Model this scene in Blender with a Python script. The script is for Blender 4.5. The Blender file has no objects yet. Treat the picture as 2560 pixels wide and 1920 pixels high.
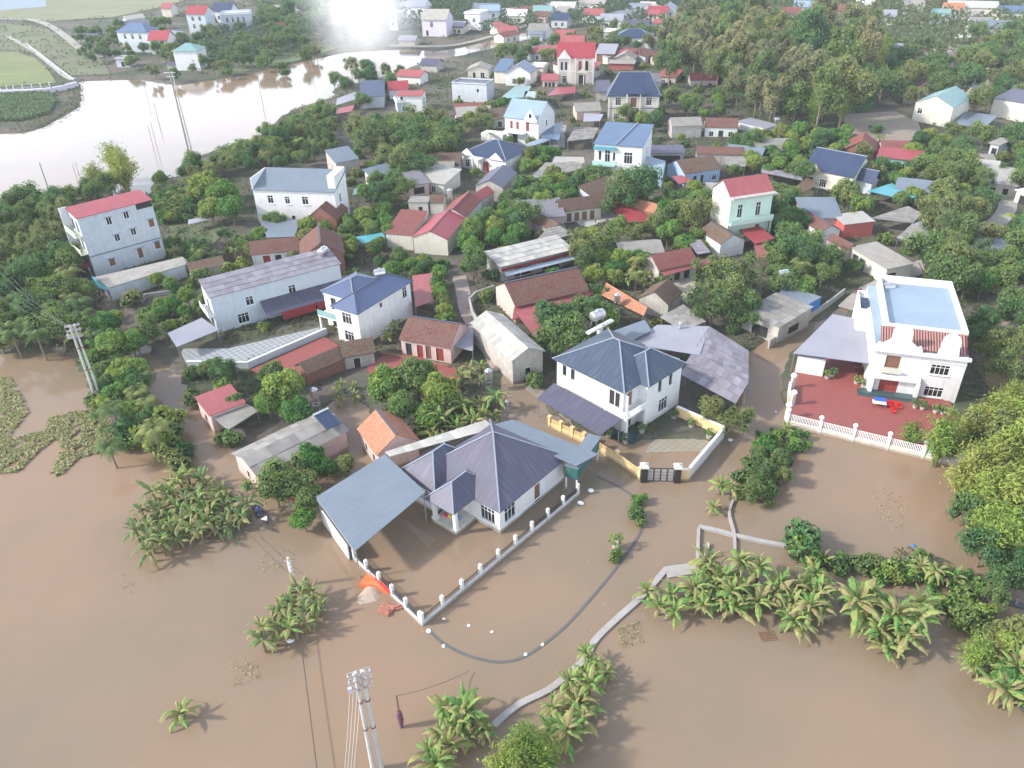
import bpy, math, random
import numpy as np
from mathutils import Vector, Matrix, noise
R = math.radians
rnd = random.Random(7)
S = bpy.context.scene
COL = S.collection

# ---------------------------------------------------------------- camera
FPX, PITCH, ROLL, CAMH = 2010.0, R(32.6), R(-1.7), 65.0
_f = Vector((0, math.cos(PITCH), -math.sin(PITCH)))
_r0, _u0 = Vector((1, 0, 0)), Vector((0, math.sin(PITCH), math.cos(PITCH)))
_r = _r0 * math.cos(ROLL) + _u0 * math.sin(ROLL)
_u = _u0 * math.cos(ROLL) - _r0 * math.sin(ROLL)
cam = bpy.data.cameras.new('camera')
cam.sensor_width = 36.0
cam.lens = 36.0 * FPX / 2560.0
cam.clip_start, cam.clip_end = 0.5, 9000.0
camo = bpy.data.objects.new('camera', cam)
m3 = Matrix((_r, _u, -_f)).transposed()
camo.matrix_world = Matrix.Translation((0, 0, CAMH)) @ m3.to_4x4()
COL.objects.link(camo)
S.camera = camo

# ---------------------------------------------------------------- daylight
SUN_AZ, SUN_EL = R(-98), R(34)          # azimuth from +y towards +x, thin cloud softens the sun
w = bpy.data.worlds.new('World'); S.world = w; w.use_nodes = True
nt = w.node_tree; nt.nodes.clear()
sky = nt.nodes.new('ShaderNodeTexSky'); sky.sky_type = 'NISHITA'; sky.sun_disc = False
sky.sun_elevation = SUN_EL; sky.sun_rotation = SUN_AZ
sky.air_density = 1.0; sky.dust_density = 2.0; sky.ozone_density = 1.0; sky.altitude = 50
bg = nt.nodes.new('ShaderNodeBackground'); bg.inputs['Strength'].default_value = 0.1; VEIL = 1.62
ow = nt.nodes.new('ShaderNodeOutputWorld')
nt.links.new(sky.outputs[0], bg.inputs[0])
# thin bright overcast: whitest near the horizon, the same all the way round
tc = nt.nodes.new('ShaderNodeTexCoord'); sep = nt.nodes.new('ShaderNodeSeparateXYZ'); nt.links.new(tc.outputs['Generated'], sep.inputs[0])
rpw = nt.nodes.new('ShaderNodeValToRGB'); nt.links.new(sep.outputs['Z'], rpw.inputs[0]); el = rpw.color_ramp.elements
for i, (p, v) in enumerate(((0.0, 1.0), (.22, .85), (.45, .3), (1.0, .14))):
    if i > 1: el.new(p)
    el[i].position = p; el[i].color = (v * .88, v * .95, v * 1.08, 1)
bg2 = nt.nodes.new('ShaderNodeBackground'); bg2.inputs['Strength'].default_value = VEIL; nt.links.new(rpw.outputs[0], bg2.inputs[0])
adw = nt.nodes.new('ShaderNodeAddShader'); nt.links.new(bg.outputs[0], adw.inputs[0]); nt.links.new(bg2.outputs[0], adw.inputs[1]); nt.links.new(adw.outputs[0], ow.inputs[0])
sl = bpy.data.lights.new('sun', 'SUN'); sl.energy = 3.2; sl.angle = R(4.0); sl.color = (1.0, .95, .88)
so = bpy.data.objects.new('sun', sl); COL.objects.link(so)
sd = Vector((math.sin(SUN_AZ) * math.cos(SUN_EL), math.cos(SUN_AZ) * math.cos(SUN_EL), math.sin(SUN_EL)))
so.rotation_euler = sd.to_track_quat('Z', 'Y').to_euler(); so.location = (0, 0, 120)
S.view_settings.view_transform = 'Standard'; S.view_settings.look = 'None'
S.view_settings.exposure = 0.8; S.view_settings.gamma = 1.0; S.view_settings.use_curve_mapping = False
S.cycles.max_bounces = 5; S.cycles.diffuse_bounces = 3; S.cycles.glossy_bounces = 3
S.cycles.transparent_max_bounces = 6; S.cycles.volume_bounces = 3

# ---------------------------------------------------------------- survey: photo point (2560 wide) -> place on the plane z
def W(p, z=0.0):
    d = _r * (p[0] - 1280) - _u * (p[1] - 960) + _f * FPX
    t = (CAMH - z) / -d.z
    return Vector((d.x * t, d.y * t, z))
def PX(v):
    q = Vector(v) - Vector((0, 0, CAMH)); k = q.dot(_f)
    return (1280 + FPX * q.dot(_r) / k, 960 - FPX * q.dot(_u) / k)
def mk(ox, oy, s):
    return lambda x, y: (ox + x / s, oy + y / s)
a = mk(0, 0, 2.458); b = mk(800, 0, 2.458); c = mk(1660, 0, 2.458); d = mk(0, 440, 2.458); e = mk(800, 540, 2.458)
h = mk(1660, 440, 2.458); m = mk(500, 900, 2.242); k = mk(1300, 780, 3.16); n = mk(1660, 980, 2.458); o = mk(900, 1380, 2.765)
q = mk(200, 1100, 2.023); r = mk(1900, 1200, 2.304); A1 = mk(0, 0, 3.456); A2 = mk(640, 0, 3.456); A3 = mk(1280, 0, 3.456)
A4 = mk(1920, 0, 3.456); A5 = mk(1900, 320, 3.352); A6 = mk(1280, 300, 3.568); A7 = mk(700, 300, 3.568); F = mk(0, 0, .86406)
Z1 = mk(120, 460, 5.53); Z2 = mk(1940, 680, 3.95); Z3 = mk(130, 780, 5.925); Z4 = mk(1380, 820, 5.925); Z5 = mk(840, 1640, 5.925); Z6 = mk(780, 1060, 3.072)

# ---------------------------------------------------------------- materials
MATS = {}
def _nodes(name):
    mt = bpy.data.materials.new(name); mt.use_nodes = True
    t = mt.node_tree; t.nodes.clear()
    out = t.nodes.new('ShaderNodeOutputMaterial'); p = t.nodes.new('ShaderNodeBsdfPrincipled')
    t.links.new(p.outputs[0], out.inputs[0])
    return mt, t, p, out
def _mix(t, fac, c1, c2, blend='MIX'):
    x = t.nodes.new('ShaderNodeMix'); x.data_type = 'RGBA'; x.blend_type = blend
    for sock, v in ((x.inputs[0], fac), (x.inputs[6], c1), (x.inputs[7], c2)):
        if hasattr(v, 'links'): t.links.new(v, sock)
        elif isinstance(v, (int, float)): sock.default_value = v
        else: sock.default_value = (*v, 1) if len(v) == 3 else v
    return x.outputs[2]
def _noise(t, scale, detail=4, rough=.6, vec=None, kind='OBJ'):
    nz = t.nodes.new('ShaderNodeTexNoise'); nz.inputs['Scale'].default_value = scale
    nz.inputs['Detail'].default_value = detail; nz.inputs['Roughness'].default_value = rough
    if vec is None:
        tc = t.nodes.new('ShaderNodeTexCoord'); vec = tc.outputs['Object' if kind == 'OBJ' else kind]
    t.links.new(vec, nz.inputs['Vector']); return nz.outputs['Fac']
def _ramp(t, fac, stops):
    x = t.nodes.new('ShaderNodeValToRGB'); el = x.color_ramp.elements
    while len(el) < len(stops): el.new(.5)
    for i, (p, cc) in enumerate(stops):
        el[i].position = p; el[i].color = (*cc, 1) if not isinstance(cc, (int, float)) else (cc, cc, cc, 1)
    t.links.new(fac, x.inputs[0]); return x.outputs[0]
def _scalevec(t, vec, sc):
    x = t.nodes.new('ShaderNodeMapping'); x.inputs['Scale'].default_value = sc
    t.links.new(vec, x.inputs['Vector']); return x.outputs[0]
def _bump(t, p, hgt, dist=.02, strength=.5):
    x = t.nodes.new('ShaderNodeBump'); x.inputs['Distance'].default_value = dist; x.inputs['Strength'].default_value = strength
    t.links.new(hgt, x.inputs['Height']); t.links.new(x.outputs[0], p.inputs['Normal'])
def _geo(t):
    return t.nodes.new('ShaderNodeNewGeometry')
def sc3(cc, f): return tuple(min(1, v * f) for v in cc)

def plaster(name, col, dirt=.35, rough=.8):
    if name in MATS: return MATS[name]
    mt, t, p, _ = _nodes(name); g = _geo(t).outputs['Position']
    n1 = _noise(t, .7, 5, .65, g)
    streak = _noise(t, 1.0, 4, .7, _scalevec(t, g, (2.2, 2.2, .22)))
    c1 = _mix(t, _ramp(t, n1, [(.35, 0.), (.75, 1.)]), col, sc3(col, 1 - dirt * .45))
    c2 = _mix(t, _ramp(t, streak, [(.52, 0.), (.8, dirt)]), c1, (.16, .15, .12))
    sx = t.nodes.new('ShaderNodeSeparateXYZ'); t.links.new(g, sx.inputs[0]); md = t.nodes.new('ShaderNodeMath'); md.operation = 'MULTIPLY_ADD'; md.inputs[1].default_value = .5
    t.links.new(n1, md.inputs[0]); md2 = t.nodes.new('ShaderNodeMath'); md2.operation = 'SUBTRACT'; md.inputs[2].default_value = 0.; t.links.new(sx.outputs['Z'], md2.inputs[0]); t.links.new(md.outputs[0], md2.inputs[1])
    if name.endswith(('plaster', 'wall', 'render')): c2 = _mix(t, _ramp(t, md2.outputs[0], [(0., .6), (.2, 0.)]), c2, (.2, .15, .1))     # silt line left by the flood
    t.links.new(c2, p.inputs['Base Color']); p.inputs['Roughness'].default_value = rough
    _bump(t, p, _noise(t, 9, 3, .6, g), .01, .4)
    MATS[name] = mt; return mt
def plain(name, col, rough=.5, metal=0., var=.15):
    if name in MATS: return MATS[name]
    mt, t, p, _ = _nodes(name); g = _geo(t).outputs['Position']
    t.links.new(_mix(t, _ramp(t, _noise(t, 2.5, 4, .6, g), [(.3, 0.), (.7, 1.)]), col, sc3(col, 1 - var)), p.inputs['Base Color'])
    p.inputs['Roughness'].default_value = rough; p.inputs['Metallic'].default_value = metal
    MATS[name] = mt; return mt
def sheetmetal(name, col, rough=.38, dirt=.3, period=.25):
    """painted corrugated steel, ribs run down the slope (uv in metres)"""
    if name in MATS: return MATS[name]
    mt, t, p, _ = _nodes(name)
    uv = t.nodes.new('ShaderNodeUVMap').outputs[0]
    big = _noise(t, .22, 5, .6, uv)
    st = _noise(t, 1., 5, .7, _scalevec(t, uv, (2.6, .22, 1)))
    c1 = _mix(t, _ramp(t, big, [(.35, 0.), (.7, 1.)]), col, sc3(col, .86))
    c2 = _mix(t, _ramp(t, st, [(.5, 0.), (.78, dirt)]), c1, sc3((.34, .31, .29), 1))
    wv = t.nodes.new('ShaderNodeTexWave'); wv.inputs['Scale'].default_value = .314 / period; wv.bands_direction = 'X'
    t.links.new(uv, wv.inputs['Vector'])
    c3 = _mix(t, _ramp(t, wv.outputs['Fac'], [(.0, .07), (.35, 0.)]), c2, sc3(col, .55))
    t.links.new(c3, p.inputs['Base Color'])
    p.inputs['Roughness'].default_value = rough; p.inputs['Specular IOR Level'].default_value = .3
    _bump(t, p, wv.outputs['Fac'], .03, .35)
    MATS[name] = mt; return mt
def claytile(name, col, col2, moss=.5):
    if name in MATS: return MATS[name]
    mt, t, p, _ = _nodes(name)
    uv = t.nodes.new('ShaderNodeUVMap').outputs[0]
    br = t.nodes.new('ShaderNodeTexBrick'); t.links.new(uv, br.inputs['Vector'])
    br.inputs['Scale'].default_value = 1; br.inputs['Brick Width'].default_value = .24; br.inputs['Row Height'].default_value = .27
    br.inputs['Mortar Size'].default_value = .022; br.inputs['Mortar Smooth'].default_value = .6; br.inputs['Bias'].default_value = 0
    br.inputs['Color1'].default_value = (*col, 1); br.inputs['Color2'].default_value = (*col2, 1); br.inputs['Mortar'].default_value = (*sc3(col, .35), 1)
    pat = _noise(t, .45, 6, .7, uv)
    c1 = _mix(t, _ramp(t, pat, [(.42, 0.), (.72, moss)]), br.outputs['Color'], (.12, .105, .085))
    c2 = _mix(t, _ramp(t, _noise(t, 2.2, 4, .7, uv), [(.55, 0.), (.75, .4)]), c1, sc3(col2, 1.5))
    t.links.new(c2, p.inputs['Base Color']); p.inputs['Roughness'].default_value = .85
    _bump(t, p, br.outputs['Fac'], .03, -.5); p.inputs['Specular IOR Level'].default_value = .15
    MATS[name] = mt; return mt
def fibro(name, col, dark=.4):
    if name in MATS: return MATS[name]
    mt, t, p, _ = _nodes(name)
    uv = t.nodes.new('ShaderNodeUVMap').outputs[0]; oi = t.nodes.new('ShaderNodeObjectInfo')
    rr = _mix(t, oi.outputs['Random'], sc3(col, .78), sc3(col, 1.18))
    c1 = _mix(t, _ramp(t, _noise(t, .5, 6, .72, uv), [(.4, 0.), (.75, dark)]), rr, sc3(col, .35))
    c2 = _mix(t, _ramp(t, _noise(t, 1.3, 5, .75, _scalevec(t, uv, (2.2, .4, 1))), [(.5, 0.), (.75, .35)]), c1, (.13, .12, .1))
    t.links.new(c2, p.inputs['Base Color']); p.inputs['Roughness'].default_value = .8
    wv = t.nodes.new('ShaderNodeTexWave'); wv.inputs['Scale'].default_value = 2.2; wv.bands_direction = 'X'; t.links.new(uv, wv.inputs['Vector'])
    _bump(t, p, wv.outputs['Fac'], .03, .5)
    MATS[name] = mt; return mt
def leafmat(name, cols, trans=.3):
    """colours vary leaf by leaf and tree by tree"""
    if name in MATS: return MATS[name]
    mt, t, p, out = _nodes(name); g = _geo(t); oi = t.nodes.new('ShaderNodeObjectInfo')
    nz = _noise(t, .55, 3, .6)
    ad = t.nodes.new('ShaderNodeMath'); ad.operation = 'MULTIPLY_ADD'; ad.inputs[1].default_value = .4
    t.links.new(g.outputs['Random Per Island'], ad.inputs[0])
    ad2 = t.nodes.new('ShaderNodeMath'); ad2.operation = 'MULTIPLY_ADD'; ad2.inputs[1].default_value = .6
    t.links.new(oi.outputs['Random'], ad2.inputs[0]); t.links.new(nz, ad2.inputs[2]); 
    ad3 = t.nodes.new('ShaderNodeMath'); ad3.operation = 'SUBTRACT'; ad3.inputs[1].default_value = .34
    t.links.new(ad2.outputs[0], ad3.inputs[0]); t.links.new(ad3.outputs[0], ad.inputs[2])
    st = [(i / (len(cols) - 1) * .8 + .06, sc3(cc, 1.16)) for i, cc in enumerate(cols)]
    cr = _ramp(t, ad.outputs[0], st)
    t.links.new(cr, p.inputs['Base Color']); p.inputs['Roughness'].default_value = .6; p.inputs['Specular IOR Level'].default_value = .12
    if trans:
        tr = t.nodes.new('ShaderNodeBsdfTranslucent'); t.links.new(cr, tr.inputs[0])
        mx = t.nodes.new('ShaderNodeMixShader'); mx.inputs[0].default_value = trans
        t.links.new(p.outputs[0], mx.inputs[1]); t.links.new(tr.outputs[0], mx.inputs[2]); t.links.new(mx.outputs[0], out.inputs[0])
    MATS[name] = mt; return mt

white = plaster('white_plaster', (.68, .675, .66), .32)
whitepaint = plain('white_paint', (.8, .8, .79), .4, 0, .06)
bluewall = plaster('grey_blue_plaster', (.49, .525, .55), .4)
cream = plaster('cream_plaster', (.6, .57, .49), .35)
tan = plaster('tan_plaster', (.56, .52, .43), .35)
yellowwall = plaster('yellow_plaster', (.72, .53, .27), .3)
pinkwall = plaster('pink_plaster', (.62, .45, .4), .4)
greenwall = plaster('mint_plaster', (.56, .72, .6), .15)
aquawall = plaster('aqua_plaster', (.5, .55, .58), .25)
concrete = plaster('raw_concrete', (.42, .4, .37), .6)
rawwall = plaster('dirty_render', (.46, .43, .39), .75)
brickwall = claytile('brick_wall', (.26, .12, .09), (.32, .17, .12), .35)
redfloor = plaster('red_paving', (.26, .07, .06), .3, .6)
darkgreen = sheetmetal('dark_green_sheet', (.03, .12, .11), .5)
glass = plain('window_glass', (.025, .03, .035), .08, 0, .3)
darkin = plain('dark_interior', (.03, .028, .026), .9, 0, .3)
woodred = plain('red_door', (.28, .05, .035), .5)
woodbrown = plain('brown_wood', (.2, .1, .06), .6)
steel = plain('steel', (.62, .62, .62), .3, .8)
grate = plain('dark_metal', (.05, .05, .055), .5, .3)
polemat = plaster('pole_concrete', (.5, .49, .46), .5)
bluetarp = plain('blue_tarp', (.03, .22, .6), .45, 0, .3)
orangetarp = plain('orange_tarp', (.75, .17, .06), .5, 0, .3)
turq = sheetmetal('turquoise_sheet', (.08, .32, .38), .35, .15)
R_BLUE = sheetmetal('blue_sheet', (.033, .052, .105), .42, .12)
R_BLUEL = sheetmetal('light_blue_sheet', (.09, .145, .235), .4, .2)
R_BLUEG = sheetmetal('blue_grey_sheet', (.155, .192, .235), .38, .28)
R_SLATE = sheetmetal('slate_blue_sheet', (.05, .072, .11), .42, .25)
R_PURP = sheetmetal('purple_grey_sheet', (.085, .083, .125), .45, .28)
R_RED = sheetmetal('red_sheet', (.3, .045, .055), .42, .25)
R_PINK = sheetmetal('faded_red_sheet', (.31, .085, .09), .5, .3)
R_PALE = sheetmetal('pale_blue_sheet', (.24, .32, .4), .35, .1)
R_TEAL = sheetmetal('teal_sheet', (.17, .3, .29), .42, .3)
R_GREYL = sheetmetal('pale_grey_sheet', (.28, .28, .33), .42, .25)
R_CLAY = claytile('brown_clay_tile', (.13, .06, .05), (.21, .1, .085), .7)
R_ORANGE = claytile('orange_clay_tile', (.42, .17, .1), (.5, .24, .15), .35)
R_MOSS = claytile('mossy_clay_tile', (.11, .068, .052), (.17, .11, .08), .85)
R_MAROON = claytile('maroon_clay_tile', (.2, .062, .058), (.26, .1, .09), .45)
R_FIB = fibro('fibre_cement', (.27, .255, .235), .45)
R_FIBP = fibro('purple_fibre_cement', (.22, .205, .24), .4)
R_FIBW = fibro('pale_fibre_cement', (.4, .39, .36), .4)
R_CONC = fibro('concrete_slab_roof', (.33, .31, .28), .5)
ridgew = plain('ridge_cap_metal', (.27, .3, .36), .4)
ridged = plain('dark_ridge_cap', (.06, .07, .1), .5)
bark = plaster('bark', (.2, .15, .11), .5)
LEAF_FRUIT = leafmat('fruit_leaf', [(.035, .11, .035), (.065, .175, .045), (.12, .24, .055), (.23, .28, .065)])
LEAF_DARK = leafmat('dark_leaf', [(.035, .1, .045), (.06, .145, .055), (.1, .185, .06), (.16, .22, .065)])
LEAF_OLIVE = leafmat('olive_leaf', [(.055, .11, .045), (.09, .155, .055), (.14, .195, .065), (.21, .225, .08)])
LEAF_GUM = leafmat('gum_leaf', [(.1, .135, .065), (.155, .18, .085), (.21, .215, .105), (.28, .27, .13)])
LEAF_BAMBOO = leafmat('bamboo_leaf', [(.08, .15, .035), (.14, .23, .05), (.21, .29, .06), (.28, .3, .08)])
LEAF_BAN = leafmat('banana_leaf', [(.03, .1, .035), (.055, .16, .05), (.09, .2, .055), (.12, .22, .06), (.16, .25, .07), (.2, .27, .08), (.26, .28, .09), (.24, .2, .1)], .25)
LEAF_BAND = leafmat('dull_banana_leaf', [(.05, .1, .035), (.1, .16, .055), (.12, .18, .07), (.15, .2, .075), (.2, .22, .09), (.2, .17, .09)], .25)
STEM = plain('banana_stem', (.16, .15, .06), .6, 0, .4)

# ---------------------------------------------------------------- object helpers
def link(ob, parent=None):
    COL.objects.link(ob)
    if parent is not None: ob.parent = parent
    return ob
def empty(name, label, cat, loc=(0, 0, 0), rz=0., group=None):
    ob = bpy.data.objects.new(name, None); ob.empty_display_size = .5
    ob.location = loc; ob.rotation_euler = (0, 0, rz); link(ob)
    ob['label'] = label; ob['category'] = cat
    if group: ob['group'] = group
    return ob
def tag(ob, label, cat, group=None):
    ob['label'] = label; ob['category'] = cat
    if group: ob['group'] = group
    return ob
class MB:
    """collects faces, links them as ONE mesh object"""
    def __init__(s): s.v = []; s.f = []; s.uv = []; s.mi = []; s.cur = 0
    def face(s, pts, uv=None):
        i = len(s.v); s.v += [tuple(p) for p in pts]; s.f.append(tuple(range(i, i + len(pts)))); s.mi.append(s.cur)
        if uv is None:
            P = [Vector(p) for p in pts]; nn = (P[1] - P[0]).cross(P[2] - P[0])
            if nn.length < 1e-9: uv = [(0, 0)] * len(pts)
            else:
                nn.normalize()
                hx = Vector((0, 0, 1)).cross(nn)
                hx = hx.normalized() if hx.length > .05 else Vector((1, 0, 0))
                vy = nn.cross(hx); uv = [(p.dot(hx), p.dot(vy)) for p in P]
        s.uv += list(uv)
    def box(s, x0, x1, y0, y1, z0, z1):
        P = [Vector((x, y, z)) for z in (z0, z1) for y in (y0, y1) for x in (x0, x1)]
        for f in ((0, 2, 3, 1), (4, 5, 7, 6), (0, 1, 5, 4), (1, 3, 7, 5), (3, 2, 6, 7), (2, 0, 4, 6)): s.face([P[i] for i in f])
        return s
    def slab(s, pts, t=.1):
        """pts counter-clockwise from above"""
        P = [Vector(p) for p in pts]; B = [p - Vector((0, 0, t)) for p in P]
        s.face(P); s.face(B[::-1])
        for i in range(len(P)):
            j = (i + 1) % len(P); s.face([P[j], P[i], B[i], B[j]])
        return s
    def beam(s, p, q_, w_=.1, hh=None, up=Vector((0, 0, 1))):
        p, q_ = Vector(p), Vector(q_); dd = (q_ - p)
        if dd.length < 1e-6: return s
        dd.normalize(); sx = dd.cross(up)
        sx = sx.normalized() if sx.length > 1e-3 else Vector((1, 0, 0))
        sy = sx.cross(dd); hh = hh or w_
        A = [p + sx * x * w_ / 2 + sy * y * hh / 2 for x, y in ((-1, -1), (1, -1), (1, 1), (-1, 1))]
        Bq = [v + (q_ - p) for v in A]
        s.face(A[::-1]); s.face(Bq)
        for i in range(4):
            j = (i + 1) % 4; s.face([A[i], A[j], Bq[j], Bq[i]])
        return s
    def tube(s, pts, rad, seg=8, cap=True):
        rings = []
        P = [Vector(p) for p in pts]
        for i, p in enumerate(P):
            dd = (P[min(i + 1, len(P) - 1)] - P[max(i - 1, 0)]).normalized()
            sx = dd.cross(Vector((0, 1, 0)) if abs(dd.y) < .9 else Vector((1, 0, 0))).normalized(); sy = dd.cross(sx)
            rr = rad[i] if isinstance(rad, (list, tuple)) else rad
            rings.append([p + (sx * math.cos(2 * math.pi * j / seg) + sy * math.sin(2 * math.pi * j / seg)) * rr for j in range(seg)])
        for i in range(len(P) - 1):
            for j in range(seg):
                jj = (j + 1) % seg; s.face([rings[i][j], rings[i][jj], rings[i + 1][jj], rings[i + 1][j]])
        if cap: s.face(rings[0][::-1]); s.face(rings[-1])
        return s
    def lathe(s, prof, cx=0, cy=0, seg=12):
        """profile of (radius, z), bottom to top"""
        for i in range(len(prof) - 1):
            (r0, z0), (r1, z1) = prof[i], prof[i + 1]
            for j in range(seg):
                a0, a1 = 2 * math.pi * j / seg, 2 * math.pi * (j + 1) / seg
                pt = lambda rr, aa, zz: (cx + rr * math.cos(aa), cy + rr * math.sin(aa), zz)
                if r0 < 1e-6: s.face([pt(0, 0, z0), pt(r1, a1, z1), pt(r1, a0, z1)])
                elif r1 < 1e-6: s.face([pt(r0, a0, z0), pt(r0, a1, z0), pt(0, 0, z1)])
                else: s.face([pt(r0, a0, z0), pt(r0, a1, z0), pt(r1, a1, z1), pt(r1, a0, z1)])
        return s
    def build(s, name, mat, parent=None, kind=None, smooth=False):
        me = bpy.data.meshes.new(name); me.from_pydata(s.v, [], s.f)
        ul = me.uv_layers.new(name='UVMap'); ul.data.foreach_set('uv', [x for t_ in s.uv for x in t_])
        for mm in (mat if isinstance(mat, (list, tuple)) else [mat]): me.materials.append(mm)
        if isinstance(mat, (list, tuple)): me.polygons.foreach_set('material_index', s.mi)
        if smooth: me.polygons.foreach_set('use_smooth', [True] * len(s.f))
        me.update(); ob = bpy.data.objects.new(name, me); link(ob, parent)
        if kind: ob['kind'] = kind
        return ob
# ---------------------------------------------------------------- houses
FOOT = []          # footprints (corners) that trees and ground cover keep out of
HOUSES = []        # (photo point, short phrase) for finding neighbours
def wall_face(mb, O_, ex, nrm, width, z0, z1, ops, rev=.13):
    """one wall side with real openings; ops = (x0, x1, za, zb) in wall metres"""
    xs = sorted({0., width, *[v for q_ in ops for v in q_[:2]]}); zs = sorted({z0, z1, *[v for q_ in ops for v in q_[2:4]]})
    up = Vector((0, 0, 1)); P = lambda x, z, dd=0: O_ + ex * x + up * z - nrm * dd
    for i in range(len(xs) - 1):
        for j in range(len(zs) - 1):
            xm, zm = (xs[i] + xs[i + 1]) / 2, (zs[j] + zs[j + 1]) / 2
            if any(q_[0] < xm < q_[1] and q_[2] < zm < q_[3] for q_ in ops): continue
            mb.face([P(xs[i], zs[j]), P(xs[i + 1], zs[j]), P(xs[i + 1], zs[j + 1]), P(xs[i], zs[j + 1])])
    for x0, x1, za, zb in ops:
        for A_, B_ in (((x0, za), (x1, za)), ((x1, za), (x1, zb)), ((x1, zb), (x0, zb)), ((x0, zb), (x0, za))):
            mb.face([P(*A_), P(*A_, rev), P(*B_, rev), P(*B_)])
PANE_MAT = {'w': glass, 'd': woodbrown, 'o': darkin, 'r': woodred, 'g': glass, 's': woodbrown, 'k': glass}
def opening(root, O_, ex, nrm, x0, x1, za, zb, kind, framem, near, win_idx, shade=True):
    up = Vector((0, 0, 1))
    P = lambda x, z, dd=0: O_ + ex * x + up * z - nrm * dd
    fm = MB(); t = .06 if near else .09
    nm = 'window' if kind in 'wgsk' else ('opening' if kind == 'o' else 'door')
    def strip(xa, xb, z0, z1, out=.02):
        a_, b_, c_, d_ = P(xa, z0, -out), P(xb, z0, -out), P(xb, z1, -out), P(xa, z1, -out)
        A_, B_, C_, D_ = P(xa, z0, .07), P(xb, z0, .07), P(xb, z1, .07), P(xa, z1, .07)
        fm.face([a_, b_, c_, d_]); fm.face([b_, B_, C_, c_]); fm.face([A_, a_, d_, D_]); fm.face([d_, c_, C_, D_]); fm.face([A_, B_, b_, a_])
    if kind != 'o' or near:
        for xa, xb, z0, z1 in ((x0 - t, x0, za - t, zb + t), (x1, x1 + t, za - t, zb + t), (x0, x1, zb, zb + t), (x0, x1, za - t, za)): strip(xa, xb, z0, z1)
        if kind in 'wk' and x1 - x0 > .9:
            nb = max(1, int(round((x1 - x0) / .55)) - 1) if near else 1
            for i in range(nb):
                xm = x0 + (x1 - x0) * (i + 1) / (nb + 1); strip(xm - .03, xm + .03, za, zb, -.03)
            if near: strip(x0, x1, za + (zb - za) * .72 - .03, za + (zb - za) * .72 + .03, -.035)
    if not fm.f: fm.face([P(x0, za, .1), P(x1, za, .1), P(x1, za + .04, .1), P(x0, za + .04, .1)])
    ob = fm.build(nm, framem, root)
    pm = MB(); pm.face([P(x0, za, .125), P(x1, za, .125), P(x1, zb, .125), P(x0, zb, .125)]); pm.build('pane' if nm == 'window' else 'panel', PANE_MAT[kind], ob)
    if near and shade and kind in 'wgk':
        sm = MB(); c_ = (P(x0 - .15, za - .1), P(x1 + .15, za - .1))
        sm.slab([c_[0] + up * .04 + nrm * .0, c_[0] + up * .04 + nrm * .18, c_[1] + up * .04 + nrm * .18, c_[1] + up * .04], .08)
        sm.build('sill', framem, ob)
    return ob
def sheets(root, quad, mat, su=1.05, sv=1.6, seed=0, gap=None):
    """single roof sheets laid over the sloping quad (a, b along the eave, c, d along the ridge)"""
    A_, B_, C_, D_ = [Vector(p) for p in quad]; rg = random.Random(seed)
    L_, V_ = (B_ - A_).length, (D_ - A_).length
    nu, nv = max(1, round(L_ / su)), max(1, round(V_ / sv))
    nn = (B_ - A_).cross(D_ - A_).normalized()
    P = lambda u, v: (A_ * (1 - u) + B_ * u) * (1 - v) + (D_ * (1 - u) + C_ * u) * v
    for i in range(nu):
        for j in range(nv):
            if gap and rg.random() < gap: continue
            u0, u1, v0, v1 = i / nu, (i + 1) / nu + .06 / L_, j / nv - .12 / V_, (j + 1) / nv
            lift = .03 + .012 * ((i + j) % 2) + rg.random() * .02; jit = (rg.random() - .5) * .04
            q4 = [P(u0, v0) + nn * (lift + .04), P(u1, v0) + nn * (lift + .05 + jit), P(u1, v1) + nn * (lift - .01), P(u0, v1) + nn * (lift - .012)]
            mb = MB(); B4 = [p - nn * .025 for p in q4]
            uvs = [(u0 * L_, v0 * V_), (u1 * L_, v0 * V_), (u1 * L_, v1 * V_), (u0 * L_, v1 * V_)]
            mb.face(q4, uvs)
            for s_ in range(4):
                t_ = (s_ + 1) % 4; mb.face([q4[t_], q4[s_], B4[s_], B4[t_]])
            mb.build('roof_sheet', mat, root)
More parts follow.
